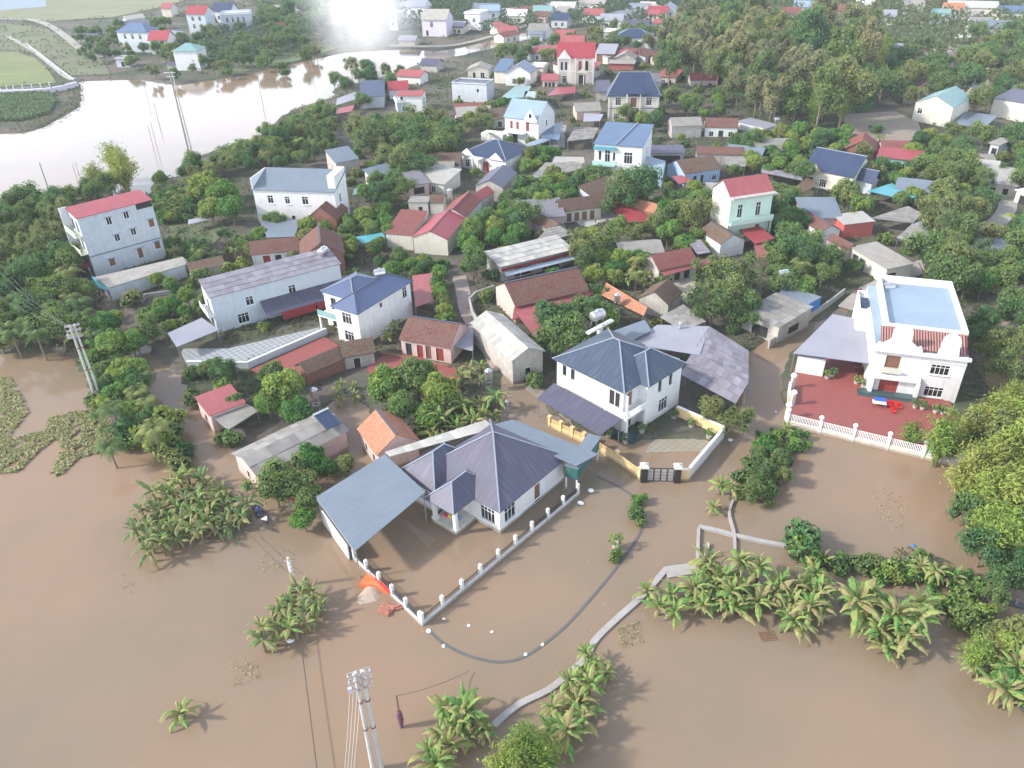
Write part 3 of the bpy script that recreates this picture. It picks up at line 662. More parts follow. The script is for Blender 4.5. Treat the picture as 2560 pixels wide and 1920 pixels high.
# side terrace with tank
mb = MB(); mb.box(-hx - 1.6, -hx - .003, hy * .1, hy * .75, -.3, 7.2); mb.build('stair_tower', white, root)
mb = MB()
for x0, x1, y0, y1 in ((-hx - 1.6, -hx - .1, hy * .1, hy * .1 + .15), (-hx - 1.6, -hx - .1, hy * .75 - .15, hy * .75), (-hx - 1.6, -hx - 1.45, hy * .1 + .15, hy * .75 - .15)): mb.box(x0, x1, y0, y1, 7.2, 7.9)
mb.build('tower_parapet', white, root)
mb = MB(); mb.slab([(-hx - 1.35, hy * .16, 7.3), (-hx - .15, hy * .16, 7.3), (-hx - .15, hy * .5, 7.9), (-hx - 1.35, hy * .5, 7.9)], .06); mb.build('solar_panel', R_BLUE, root)
Pt = W(Z2(1105, 165), 8.6); water_tank((Pt.x, Pt.y, 7.4), 1.1, 'white water tank on a frame beside the pale blue roof deck of the ornate villa', ang=.1, stand=1.)
# side shed roof left of the villa and its walls
canopy('side_shed', 'wide pale lilac metal shed roof left of the ornate white villa', [Z2(170, 800), Z2(960, 905), Z2(990, 500), Z2(560, 415)], [3.9, 3.9, 4.3, 4.3], R_GREYL, 'shed roof', short='the lilac shed roof', thick=.12)
fw = house('garage_wall', 'pale blank garage wall under the lilac shed roof', 'the garage wall', Z2(215, 835), Z2(490, 880), 2.4, 3.3, ('flat', 'x', 0), white, R_GREYL, ov=-.05, cat='wall')

# --- four-storey grey house at the left
H['l4'] = L4 = house('apartment_house', 'tall grey-blue four-storey house with faded red roof and small shuttered windows', 'the tall grey house',
    Z1(400, 480), Z1(1425, 222), Z1(150, 395), 12.4, ('shed', 'x', .5), bluewall, R_RED, ov=.2, frame=whitepaint, floor_lines=(4.6, ),
    wins=[('f', .38, 9.8, .9, 1.4, 'w'), ('f', .62, 10.1, .9, 1.3, 'w'), ('f', .42, 6.3, .9, 1.3, 'w'), ('f', .65, 6.6, .9, 1.3, 'w'), ('f', .92, 7.2, 1.1, 1.6, 's'),
          ('f', .26, 1.8, 1.1, 1.5, 's'), ('f', .66, 1.7, 1.0, 2.1, 'd'), ('f', .92, 2.6, 1.1, 1.6, 's'), ('l', .3, 9.2, 1.6, 2.2, 'o'), ('l', .7, 9.2, 1.4, 2.2, 'w'),
          ('l', .3, 5.7, 1.6, 2.2, 'o'), ('l', .7, 5.7, 1.4, 2.2, 'w')], plinth=plain('dark_band', (.12, .16, .2)))
root, hx, hy = L4['root'], L4['hx'], L4['hy']
for z_ in (8.9, 5.4):
    mb = MB(); mb.box(-hx - 1.3, -hx - .003, -hy + .1, hy - .1, z_ - .15, z_); mb.box(-hx - 1.3, -hx - 1.18, -hy + .1, hy - .1, z_, z_ + .9); mb.build('balcony', plaster('pale_yellow', (.72, .74, .55), .1), root)
MB().box(-hx - 1.35, -hx - .003, hy - .12, hy + .06, .2, 13.2).build('side_fin', white, root)
for x_, z_ in ((.38, 11.3), (.62, 11.5), (.42, 7.7), (.65, 8.0), (.92, 8.9), (.26, 3.4), (.66, 3.9), (.92, 4.3)):
    xx = -hx + x_ * 2 * hx; MB().box(xx - .75, xx + .75, -hy - .5, -hy - .003, z_ + .02, z_ + .1).build('window_hood', plain('grey_hood', (.35, .38, .42)), root)
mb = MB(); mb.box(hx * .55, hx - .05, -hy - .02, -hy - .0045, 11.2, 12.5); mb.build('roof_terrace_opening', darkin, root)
canopy('shed_roof', 'long pale concrete slab shed roof in front of the tall grey house', [Z1(840, 1430), Z1(1950, 1095), Z1(1860, 1005), Z1(650, 1285)], [2.9, 2.9, 3.3, 3.3], R_CONC, 'shed roof', sheet=False, thick=.2)
sw = house('annex', 'low grey-blue annex wall at the foot of the tall grey house', 'the low grey annex', Z1(840, 1450), Z1(1900, 1130), 3.5, 2.7, ('flat', 'x', 0), bluewall, R_CONC, ov=-.1)
canopy('entrance_roof', 'small faded red roof at the left entrance of the tall grey house', [Z1(400, 1170), Z1(575, 1150), Z1(560, 1060), Z1(270, 1080)], [2.7, 3.2, 3.4, 2.9], R_RED, 'canopy')
canopy('entrance_roof', 'small turquoise awning beside the faded red entrance roof', [Z1(690, 1430), Z1(840, 1470), Z1(760, 1330), Z1(600, 1270)], [2.5, 2.5, 2.9, 2.9], turq, 'canopy', foot=False)

# --- long two-storey grey house
H['long'] = LH = house('long_house', 'long two-storey pale blue house with purple-grey sheet roof and tiled forecourt', 'the long pale blue house',
    d(1290, 748), d(2085, 540), d(1212, 682), 7.0, ('shed', 'x', 1.0), aquawall, R_FIBP, near=True, ov=.2, sheet=True,
    wins=[('f', .27, 3.9, 1.2, 1.5, 'w'), ('f', .6, 3.9, 1.2, 1.5, 'w'), ('f', .2, 1.0, 1.8, 1.7, 'w'), ('l', .5, 3.9, 1.2, 2.0, 'r'), ('l', .5, .5, 2.2, 2.5, 'o')], frame=whitepaint)
root, hx, hy = LH['root'], LH['hx'], LH['hy']
mb = MB(); mb.slab([(-hx * .32, -hy - 3.4, 2.7), (hx + 1.5, -hy - 3.4, 2.7), (hx + 1.5, -hy - .02, 4.1), (-hx * .32, -hy - .02, 4.1)], .1); mb.build('lean_to_roof', R_PURP, root)
mb = MB(); mb.box(-hx - 1.0, -hx - .003, -hy, hy, 3.4, 3.6); mb.box(-hx - 1.0, -hx - .9, -hy, hy, 3.6, 4.5); mb.build('balcony', white, root)
mb = MB(); mb.box(-hx * .1, hx * .42, -hy - 3.55, -hy - 3.42, 1.2, 2.6); mb.build('red_roller_blind', R_RED if 0 else sheetmetal('maroon_sheet', (.25, .03, .035), .5, .1), root)
mb = MB(); mb.box(hx * .44, hx * 1.1, -hy - 3.55, -hy - 3.42, 1.2, 2.6); mb.build('red_roller_blind', MATS['maroon_sheet'], root)
canopy('side_canopy', 'light grey metal canopy at the left end of the long pale blue house', [d(1085, 1050), d(1345, 945), d(1240, 870), d(1030, 965)], [2.9, 2.9, 3.3, 3.3], R_GREYL, 'canopy')
Pt = W(d(1985, 475), 8); water_tank((Pt.x, Pt.y, 6.9), 1.2, 'steel water tank standing on the roof end of the long pale blue house', ang=1.2, stand=.9)

# --- white two-storey house with blue tiled hip roof
bluetile = sheetmetal('blue_tile', (.09, .12, .21), .4, .12, .33)
H['bt'] = BT = house('house', 'white two-storey house with dark blue ribbed hip roof and turquoise balcony glass', 'the blue-tiled two-storey house',
    e(85, 545), e(228, 588), e(575, 400), 6.9, ('hip', 'y', 1.6), white, bluetile, near=True, ov=.45, cap=ridged,
    wins=[('f', .5, 4.1, 1.9, 1.9, 'w'), ('f', .5, .9, 1.9, 1.8, 'w'), ('r', .42, 5.2, .6, .8, 'w'), ('r', .88, 4.3, 1.1, 1.9, 'w')], frame=whitepaint)
root, hx, hy = BT['root'], BT['hx'], BT['hy']
wing(root, -hx - 5.2, -hx + 1.5, -hy + 3.0, hy - 2.2, 6.9, 1.5, bluetile, .35, ops=[('f', .3, 3.8, 1.2, 2.2, 'o'), ('f', .3, .5, 1.6, 2.5, 'o')], cap=ridgew)
tglass = plain('turquoise_glass', (.12, .5, .48), .12)
mb = MB(); mb.box(-hx - 4.8, -hx - .003, -hy + .6, -hy + 2.95, 3.4, 3.6); mb.build('balcony_floor', white, root)
mb = MB(); mb.box(-hx - 4.8, -hx - .05, -hy + .6, -hy + .65, 3.6, 4.6); mb.build('balcony_glass', plain('balcony_glass', (.2, .35, .36), .15), root)
mb = MB(); mb.slab([(-hx - 5.6, -hy + 3.0, 6.2), (-hx - 2.8, -hy + 3.0, 6.2), (-hx - 2.8, -hy + 5.4, 6.5), (-hx - 5.6, -hy + 5.4, 6.5)], .05); mb.build('glass_canopy', tglass, root)
for x_ in (-hx - 4.6, -hx - .4): MB().box(x_ - .15, x_ + .15, -hy + .7, -hy + 1.0, -.3, 3.4).build('column', white, root)
Pt = W(e(370, 375), 8); water_tank((Pt.x, Pt.y, 7.3), 1.15, 'steel water tank with solar panel on the blue-tiled roof', ang=.3, stand=.9, solar=True)
canopy('red_shed', 'dusty red metal shed roof behind the blue-tiled house', [e(585, 560), e(700, 520), e(690, 350), e(565, 365)], [3.0, 3.0, 3.4, 3.4], R_PINK, 'shed roof')

# ================================================================ the rest of the village, from near to far
gp = 'small tiled-roof village houses'
H['br'] = house('old_house', 'old one-storey house with brown tile roof and pink arched veranda behind the red yard', 'the brown-tiled veranda house', e(495, 750), e(800, 800), 7.2, 3.5, ('gable', 'x', 2.0), pinkwall, R_CLAY, near=True, ov=.35, og=.2, cap=ridged,
    wins=[('f', .15, .5, 1.1, 2.3, 'o'), ('f', .38, .5, 1.1, 2.3, 'r'), ('f', .55, .5, 1.0, 2.4, 'd'), ('f', .78, .5, 1.3, 2.3, 'r')])
canopy('lean_to', 'flat grey sheet lean-to on the right side of the brown-tiled veranda house', [e(800, 795), e(940, 830), e(945, 690), e(860, 655)], [2.9, 2.5, 2.5, 3.0], R_GREYL, 'lean-to')
H['pale'] = house('long_shed', 'long narrow pale grey shed with fibre-cement gable roof beside the alley', 'the long pale shed', e(1182, 885), e(1368, 830), e(1032, 632), 4.3, ('gable', 'y', 1.3), rawwall, R_FIBW, near=True, ov=.25, sheet=True,
    wins=[('f', .5, 1.0, .9, 1.2, 'o'), ('r', .9, 1.5, .8, 1.0, 'o')])
H['bigbr'] = house('old_house', 'large old house with long brown tile roof and pale pink gable wall', 'the long brown tile roof', e(1200, 548), e(1645, 445), e(1082, 432), 3.8, ('gable', 'x', 2.3), pinkwall, R_CLAY, near=True, ov=.4, og=.15, cap=ridged, wins=rows('f', 4, (.6,), 1.1, 2.0, 'd'))
canopy('awning', 'red metal awning along the front of the long brown tile roof', [e(1180, 640), e(1690, 478), e(1650, 440), e(1195, 550)], [2.6, 2.8, 3.5, 3.5], R_PINK, 'awning', foot=False)
canopy('awning', 'red metal yard roof running down beside the long pale shed', [e(1330, 755), e(1420, 610), e(1360, 555), e(1190, 575)], [2.8, 2.8, 3.1, 3.1], R_PINK, 'awning')
H['shop'] = house('workshop', 'low workshop with fibre-cement roof and dark red fascia behind the long brown tile roof', 'the red-fascia workshop', e(1112, 310), e(1545, 205), e(1012, 242), 3.4, ('shed', 'x', .5), rawwall, R_FIBW, ov=.4, sheet=True, wins=[('f', .3, .5, 3.5, 2.2, 'o'), ('f', .7, .5, 3.5, 2.2, 'o')])
root = H['shop']['root']; hx, hy = H['shop']['hx'], H['shop']['hy']
MB().box(-hx, hx, -hy - .5, -hy - .42, 2.55, 3.05).build('red_fascia', MATS['maroon_sheet'], root)
for i_ in range(6): MB().box(-hx + .3 + i_ * (2 * hx - .6) / 5 - .05, -hx + .3 + i_ * (2 * hx - .6) / 5 + .05, -hy - 1.7, -hy - 1.6, -.3, 2.2).build('awning_post', steel, root)
mb = MB(); mb.slab([(-hx + .2, -hy - 1.8, 2.1), (hx - .2, -hy - 1.8, 2.1), (hx - .2, -hy - .6, 2.4), (-hx + .2, -hy - .6, 2.4)], .03); mb.build('tarpaulin', plain('blue_grey_tarp', (.35, .42, .5), .5, 0, .4), root)
canopy('shed_roof', 'rough fibre-cement roof just behind the red-fascia workshop', [e(1300, 178), e(1558, 112), e(1470, 62), e(1400, 75)], [3.2, 3.2, 3.8, 3.8], R_FIB, 'shed roof', sheet=True)
H['or'] = house('old_house', 'small house with orange-brown tile gable roof standing in floodwater', 'the orange-tiled hut', e(358, 1462), e(600, 1378), e(278, 1288), 3.1, ('gable', 'y', 1.9), pinkwall, R_ORANGE, near=True, ov=.3, og=.1, cap=ridged,
    wins=[('l', .3, .6, .8, 1.2, 'o'), ('l', .7, .6, .8, 1.2, 'o')])
H['fs'] = house('long_shed', 'long low shed with weathered fibre-cement gable roof standing in floodwater', 'the long fibre-cement shed', m(322, 640), m(815, 395), m(205, 522), 3.0, ('gable', 'x', 1.0), pinkwall, R_FIB, near=True, ov=.3, sheet=True,
    wins=[('l', .5, .8, .7, 1.1, 'o'), ('f', .1, .5, .7, 1.4, 'o')])
root = H['fs']['root']; hx, hy = H['fs']['hx'], H['fs']['hy']
mb = MB(); mb.slab([(hx * .62, -hy * .9, 4.2), (hx * .95, -hy * .9, 4.2), (hx * .95, hy * .1, 5.0), (hx * .62, hy * .1, 5.0)], .06); mb.build('solar_panel', R_BLUE, root)
MB().tube([(hx * .6, hy * .15, 5.1), (hx * .97, hy * .15, 5.1)], .16).build('solar_tube', steel, root)
H['rs'] = house('shed', 'small shed with sloping faded red roof beside the flooded road', 'the small red-roofed shed', d(1292, 1472), d(1500, 1392), d(1212, 1380), 3.0, ('shed', 'x', .5), pinkwall, R_PINK, ov=.2, wins=[('l', .5, .8, .9, 1.1, 'o')])
canopy('shed_roof', 'flat grey roof slab to the right of the small red-roofed shed', [d(1400, 1560), d(1590, 1440), d(1500, 1390), d(1310, 1480)], [2.3, 2.3, 2.6, 2.6], R_CONC, 'shed roof', thick=.15)
canopy('hut_roof', 'tiny orange sheet roof of a hut half hidden in trees', [m(490, 775), m(545, 805), m(535, 720), m(430, 700)], [2.2, 2.2, 2.8, 2.8], R_PINK, 'hut roof')
H['wt'] = house('house', 'white two-storey house with plain blue-grey roof and rows of small dark windows', 'the white two-storey house at upper left', a(1552, 1163), a(2052, 1180), 7.5, 7.2, ('shed', 'x', 1.9), white, R_BLUEG, ov=.3, near=True,
    zs=1.15, wins=[('f', .2, 4.6, 1.2, 1.5, 'w'), ('f', .41, 4.6, 1.0, 1.4, 'w'), ('f', .63, 4.6, 1.3, 1.5, 'w'), ('f', .24, 1.2, 1.1, 1.3, 'w'), ('f', .45, 1.3, .8, 1.0, 'w'), ('f', .66, 1.2, 1.1, 1.3, 'w'), ('r', .4, 4.4, 1.0, 1.6, 'w')])
root = H['wt']['root']; hx, hy = H['wt']['hx'], H['wt']['hy']
mb = MB(); mb.box(hx - 1.6, hx + .1, -hy + 1, hy, 7.2, 9.9); mb.build('stair_head', white, root); MB().box(-hx - .15, -hx + .05, -hy, hy, 7.2, 9.3).build('roof_fin', white, root)
canopy('shed_roof', 'flat grey-blue sheet roof in front of the white two-storey house at upper left', [d(1640, 378), d(1810, 372), d(1850, 262), d(1600, 285)], 3.2, R_BLUEG, 'shed roof')
H['bg1'] = house('old_house', 'small brown-tiled gable outbuilding against the upper-left white two-storey house', 'the small brown gable', d(1885, 262), d(2065, 270), 7.0, 3.6, ('gable', 'y', 2.6), brickwall, R_CLAY, ov=.1)
H['bt2'] = house('old_house', 'small house with dull brown tile roof and red-painted porch', 'the small red-porch house', d(1545, 480), d(1832, 452), 5.0, 3.2, ('gable', 'x', 1.6), white, R_CLAY, ov=.3, wins=[('f', .3, .5, 1.4, 2.1, 'r'), ('f', .55, .4, 1.2, 2.1, 'o'), ('f', .85, .8, 1.1, 1.3, 'w')])
H['brk'] = house('old_house', 'brick-gabled house with brown tile roof behind the long pale blue house', 'the brick-gabled house', d(1850, 505), d(2110, 475), 9.0, 4.2, ('gable', 'y', 2.6), brickwall, R_CLAY, ov=.25, cap=ridged)
# red-roofed L-shaped row
H['l1'] = house('row_house', 'low red-roofed wing with long white wall at the left end of the L-shaped row', 'the red-roofed row', A7(942, 1012), A7(1178, 1030), 9.5, 3.6, ('shed', 'x', 1.5), cream, R_MAROON, ov=.15)
H['l2'] = house('row_house', 'white gable-end house with bright red roof at the front of the L-shaped row', 'the red gable house', A7(1190, 1042), A7(1492, 1068), A7(1652, 878), 3.8, ('gable', 'y', 1.5), cream, R_RED, ov=.15, cap=R_PINK, side=True)
H['l3'] = house('row_house', 'brown-tiled middle section of the long red-roofed row', 'the brown-tiled row section', A7(1405, 872), A7(1655, 868), A7(1795, 715), 4.0, ('gable', 'y', 1.6), bluewall, R_MAROON, ov=.15, cap=R_PINK, side=True)
H['l4b'] = house('row_house', 'short red-roofed section with grey side wall at the upper end of the row', 'the short red section', A7(1655, 705), A7(1790, 712), A7(1905, 640), 3.6, ('gable', 'y', 1.1), rawwall, R_RED, ov=.15, side=True)
H['l5'] = house('old_house', 'grey-roofed gable house at the far end of the red-roofed row', 'the grey gable house', A7(1742, 590), A7(1985, 605), A7(2110, 470), 3.8, ('gable', 'y', 1.6), rawwall, R_PURP, ov=.2, side=True)
canopy('side_canopy', 'turquoise sheet canopy at the left end of the red-roofed row', [A7(735, 1100), A7(940, 1060), A7(925, 1000), A7(665, 1045)], [2.4, 2.8, 3.0, 2.6], turq, 'canopy')
Pt = W(A7(1515, 670), 4.6); water_tank((Pt.x, Pt.y, 3.9), 1.2, 'round white water tank behind the red-roofed row', horiz=False, stand=.5)
# blue hip bungalow
H['bh'] = BHh = house('house', 'white single-storey house with blue hipped roof and red front door', 'the blue-hipped bungalow', b(872, 940), b(1140, 985), b(1285, 905), 4.2, ('hip', 'x', 2.6), white, R_BLUE, ov=.35, near=True, cap=ridgew,
    wins=[('f', .12, .9, 1.2, 1.8, 'w'), ('f', .55, .4, 1.8, 2.6, 'r'), ('f', .85, .9, 1.4, 1.4, 'w'), ('r', .6, 1.3, 1.2, 1.8, 'w')])
root, hx, hy = BHh['root'], BHh['hx'], BHh['hy']
for cx_ in (-hx * .72, hx * .6):
    plate('front_gable', [(cx_ - 2.2, 4.0), (cx_ + 2.2, 4.0), (cx_, 5.8)], -hy - .5, -hy - .3, white, root)
for x_ in (-hx * .35, -hx * .1): MB().box(x_ - .2, x_ + .2, -hy - 1.8, -hy - 1.4, -.2, 3.9).build('column', white, root)
MB().slab([(-hx * .45, -hy - 2, 4.05), (hx * .05, -hy - 2, 4.05), (hx * .05, -hy - .01, 4.05), (-hx * .45, -hy - .01, 4.05)], .2).build('porch_roof', white, root)
# villa behind it
H['pv'] = PV = house('villa', 'white two-storey villa with pale blue roof, small dormer and red shutters', 'the pale-blue-roofed villa', b(1135, 715), b(1342, 738), b(1432, 682), 6.6, ('gable', 'x', 3.2), white, R_PALE, ov=.3, near=True,
    zs=1.15, wins=[('f', .2, 3.9, .8, 1.8, 'r'), ('f', .38, 3.9, .8, 1.8, 'r'), ('f', .68, 3.7, 1.0, 2.1, 'r'), ('f', .3, .5, 1.6, 2.4, 'o'), ('r', .5, 4.2, .8, 1.4, 'w')])
root, hx, hy = PV['root'], PV['hx'], PV['hy']
plate('dormer', [(hx * .2, 6.0), (hx * .95, 6.0), (hx * .95, 6.6), (hx * .575, 9.0), (hx * .2, 6.6)], -hy - .55, -hy - .25, white, root)
MB().box(hx * .5, hx * .64, -hy - .6, -hy - .551, 7.0, 7.9).build('dormer_window', glass, root)
mb = MB(); mb.box(-hx - 7.0, -hx - .003, -hy - 1.5, -hy + 2, -.3, 2.4); mb.box(-hx, hx * .3, -hy - 1.8, -hy - .003, 3.2, 3.4); mb.build('terrace', white, root)
canopy('side_canopy', 'pale blue sheet canopy stepping down right of the pale-blue-roofed villa', [A6(10, 290), A6(345, 175), A6(340, 140), A6(150, 200)], [3.5, 3.2, 3.3, 3.5], R_PALE, 'canopy')
canopy('side_canopy', 'dark blue-grey sloping roof against the right wall of the pale-blue-roofed villa', [A6(255, 150), A6(420, 180), A6(450, 20), A6(360, 30)], [3.6, 3.3, 3.3, 3.9], R_BLUEL, 'canopy')
# tan three-bay house
H['tan'] = TN = house('villa', 'tan two-storey villa with big dark blue hipped roof and pillared porch', 'the tan blue-roofed villa', b(1772, 575), b(2088, 575), b(2122, 545), 7.0, ('hip', 'x', 4.2), tan, R_BLUE, ov=.45, near=True, cap=ridgew, floor_lines=(3.55,), plinth=plain('dark_ledge', (.12, .1, .13)),
    zs=1.25, wins=[('f', .2, 4.3, 1.5, 1.8, 'w'), ('f', .5, 3.9, 1.8, 2.2, 's'), ('f', .8, 4.3, 1.5, 1.8, 'w'), ('f', .18, .8, 1.5, 1.6, 'w'), ('f', .5, .3, 2.2, 2.6, 'o'), ('f', .8, .8, 1.6, 1.5, 'w'), ('r', .4, 4.3, 1.1, 1.5, 'w')])
root, hx, hy = TN['root'], TN['hx'], TN['hy']
for x_ in (-hx * .26, hx * .26): MB().box(x_ - .2, x_ + .2, -hy - .55, -hy - .15, -.2, 6.9).build('pilaster', cream, root)
for x_ in (-hx * .95, hx * .95): MB().box(x_ - .18, x_ + .18, -hy - .2, -hy - .01, -.2, 6.9).build('pilaster', cream, root)
mb = MB(); mb.slab([(-hx * .36, -hy - 1.0, 7.15), (hx * .5, -hy - 1.0, 7.15), (hx * .1, -hy + 2.4, 9.2)], .1); mb.build('front_roof_facet', R_BLUE, root)
# white and turquoise two-storey
H['wtq'] = WQ = house('house', 'white two-storey house with light blue roof and turquoise balcony', 'the turquoise-balcony house', A6(738, 212), A6(1162, 242), A6(1192, 108), 7.3, ('shed', 'x', 1.4), white, R_BLUEL, ov=.3, near=True,
    zs=1.26, wins=[('f', .12, 4.3, .6, 1.7, 'w'), ('f', .28, 3.9, 1.2, 2.3, 'w'), ('f', .42, 4.3, .5, 1.6, 'w'), ('f', .72, 4.0, 1.9, 2.1, 'w'), ('f', .25, .3, 2.8, 2.6, 'r'), ('r', .5, 4.3, .8, 1.5, 'w')])
root, hx, hy = WQ['root'], WQ['hx'], WQ['hy']
mb = MB(); mb.box(-hx - .2, -hx * .08, -hy - 1.0, -hy - .003, 3.4, 3.6); mb.box(-hx - .2, -hx * .08, -hy - 1.0, -hy - .9, 3.6, 4.3); mb.build('balcony', plaster('mint_rail', (.4, .62, .58), .1), root)
MB().box(-hx - .15, -hx * .08, -hy - .6, -hy - .003, 6.4, 6.9).build('turquoise_band', turq, root)
MB().beam((-hx * .1, -hy - .3, 7.6), (hx * .35, hy + .2, 9.0), .16, .16).build('roof_gutter', ridgew, root)
canopy('side_canopy', 'steep pale blue side roof right of the turquoise-balcony house', [A6(1260, 600), A6(1330, 600), A6(1372, 365), A6(1200, 320)], [2.6, 2.4, 5.2, 5.6], R_PALE, 'canopy')
# mint green house
H['mint'] = MT = house('house', 'mint green three-storey house with faded red roof and cream side wall', 'the mint green house', c(415, 1218), c(672, 1180), c(298, 1152), 7.4, ('gable', 'x', 1.9), greenwall, R_PINK, ov=.25, near=True, floor_lines=(3.6,), plinth=greenwall,
    zs=1.36, wins=[('f', .24, 4.3, 1.0, 1.9, 'w'), ('f', .68, 4.2, 1.0, 2.0, 'w'), ('f', .72, .6, 1.1, 2.2, 'r')])
root, hx, hy = MT['root'], MT['hx'], MT['hy']
mb = MB(); mb.box(-hx - .1, hx + .1, -hy - 1.1, -hy - .003, 3.4, 3.59); mb.box(-hx - .1, hx + .1, -hy - 1.1, -hy - 1.0, 3.59, 4.3); mb.build('balcony', greenwall, root)
MB().box(-hx - .25, hx + .25, -hy - 1.2, -hy - .003, 7.3, 7.55).build('roof_ledge', rawwall, root)
MB().box(hx - .3, hx - .02, -hy - .95, -hy - .67, -.2, 3.4).build('column', greenwall, root)
MB().box(-hx - .02, -hx - .0045, -hy, hy, -.3, 7.3).build('side_render', cream, root)
canopy('awning', 'dark red metal awning stepping down in front of the mint green house', [h(562, 418), h(682, 382), h(520, 252), h(392, 268)], [2.9, 2.9, 3.5, 3.5], R_RED, 'awning')
canopy('awning', 'lower red awning below the dark red awning of the mint green house', [h(570, 505), h(700, 495), h(640, 400), h(555, 420)], [2.3, 2.3, 2.6, 2.6], R_PINK, 'awning')
# dark blue gabled villa
H['db'] = DB = house('villa', 'cream villa with dark blue gable roof and two ornate blue-grey front gables', 'the dark blue gable villa', c(868, 1028), c(1162, 1088), c(1308, 1025), 4.6, ('gable', 'x', 3.4), cream, R_BLUE, ov=.3, near=True,
    wins=[('f', .15, .8, 1.2, 1.9, 'o'), ('f', .42, .9, 1.5, 1.7, 'w'), ('f', .8, .9, 1.2, 1.5, 'w'), ('r', .5, 4.8, .9, .01, 'w')], cap=ridgew)
root, hx, hy = DB['root'], DB['hx'], DB['hy']
plate('front_gable', [(-hx * .55 - 1.6, 4.1), (-hx * .55 + 1.6, 4.1), (-hx * .55, 5.9)], -hy - .5, -hy - .3, pinkwall, root)
roof_build(root, 'gable', 4.5, 3.6, 3.6, 2.0, R_BLUE, .25, None, 'x', cap=ridgew, cx=hx + 1.6, cy=-hy * .2)
mb = MB(); mb.box(hx + .003, hx + 3.6, -hy * .2 - 1.7, -hy * .2 + 1.7, -.3, 3.6); mb.build('front_wing', bluewall, root)
canopy('awning', 'bright turquoise sheet awning in front of the dark blue gable villa', [c(1490, 1228), c(1562, 1208), c(1400, 1125), c(1250, 1172)], [2.8, 2.9, 3.3, 3.0], turq, 'awning')
H['rl'] = house('row_house', 'long low house with red sheet roof and teal front', 'the long red-roofed teal house', c(1312, 962), c(1582, 992), 5.5, 3.2, ('shed', 'x', .8), plaster('teal_wall', (.16, .3, .3), .3), R_RED, ov=.3, wins=rows('f', 4, (.8,), 1.2, 1.4, 'w'))
house('old_house', 'brown-roofed house directly behind the long red-roofed teal house', 'the brown-roofed house at right', c(1345, 920), c(1510, 925), 6, 3.2, ('gable', 'x', 1.5), rawwall, R_MAROON, ov=.3)
house('old_house', 'red-brown gable house between the dark blue gable villa and the hillside', 'the red-brown gable house', c(1112, 912), c(1300, 930), 8, 3.4, ('gable', 'y', 2.2), brickwall, R_MAROON, ov=.3)
H['bw'] = house('old_house', 'small bright blue house with worn brown tile roof', 'the small bright blue house', A6(1542, 478), A6(1858, 432), A6(1405, 388), 3.5, ('gable', 'x', 2.0), plaster('blue_wall', (.3, .42, .62), .2), R_MOSS, ov=.25, near=True,
    wins=[('f', .3, .4, 1.0, 2.2, 'o'), ('f', .5, .4, .9, 2.2, 'o'), ('f', .85, .9, 1.1, 1.4, 'w')])
canopy('awning', 'small red awning at the left corner of the small bright blue house', [A6(1490, 570), A6(1600, 545), A6(1560, 490), A6(1425, 500)], [2.4, 2.4, 2.8, 2.8], R_PINK, 'awning', foot=False)
H['bt3'] = house('old_house', 'small white and blue house with dark brown roof below the eucalyptus wood', 'the white house below the wood', A3(1672, 1098), A3(1950, 1103), 6.5, 3.3, ('gable', 'x', 1.7), white, R_CLAY, ov=.2, wins=[('f', .2, .8, 1.1, 1.3, 'w'), ('f', .5, .3, 1.3, 2.1, 'o'), ('f', .8, .8, 1.1, 1.3, 'w')])
H['bei'] = house('old_house', 'blank beige house with grey sheet roof next to the white house below the wood', 'the blank beige house', A3(1385, 1090), A3(1640, 1082), 6.0, 4.0, ('gable', 'x', 1.5), rawwall, R_FIB, ov=.2)
house('old_house', 'pale flat-roofed house with a thin white roof edge below the wood', 'the pale flat roof', A3(1960, 1050), A3(2200, 1110), 5, 3.0, ('flat', 'x', 0), white, R_GREYL, ov=.3)
H['pk'] = house('old_house', 'small cream house with pink roof at the edge of the eucalyptus wood', 'the small pink-roofed house', A3(1545, 695), A3(1772, 692), 6.5, 3.4, ('gable', 'x', 1.7), cream, R_PINK, ov=.2, wins=[('f', .2, 1, 1.2, 1.2, 'w'), ('f', .75, .3, 1.0, 2.0, 'o')])
H['bge'] = house('house', 'large cream gable-end house with pale green roof on the right', 'the cream gable-end house', c(1548, 628), c(1778, 662), c(1855, 595), 6.0, ('gable', 'y', 2.2), cream, R_TEAL, ov=.15, near=True, zs=1.1, wins=[('f', .16, 3.4, 1.2, 1.3, 'w')])
H['bgr'] = house('house', 'long blank beige house with dark sheet roof at the right edge', 'the long beige house', c(2030, 605), c(2240, 640), c(2290, 590), 6.0, ('shed', 'x', 1.0), cream, R_PURP, ov=.2)
canopy('shed_roof', 'wide blue-grey flat roof below the cream gable-end house', [c(1785, 762), c(1962, 790), c(2052, 712), c(1850, 682)], 3.2, R_BLUEG, 'shed roof')
H['blw'] = house('long_shed', 'long low beige house with pale concrete roof by the road bend', 'the long low beige house', h(1155, 440), h(1372, 572), h(1492, 528), 3.4, ('shed', 'x', .3), cream, R_CONC, ov=.25, near=True,
    wins=[('f', .15, .3, 1.6, 2.3, 'o'), ('f', .35, .3, 1.6, 2.3, 'o'), ('r', .25, .3, 1.8, 2.2, 'o')])
house('old_house', 'narrow brown-tiled house between fruit trees near the red-white fascia house', 'the narrow brown-tiled house', h(818, 255), h(965, 345), h(1055, 312), 3.2, ('gable', 'x', 1.2), white, R_CLAY, ov=.2, cap=ridged, group=None)
house('old_house', 'brown-tiled house joined to the back of the long low beige house', 'the brown-tiled annex', h(1002, 385), h(1128, 452), h(1165, 432), 3.1, ('gable', 'x', .9), pinkwall, R_CLAY, ov=.2)
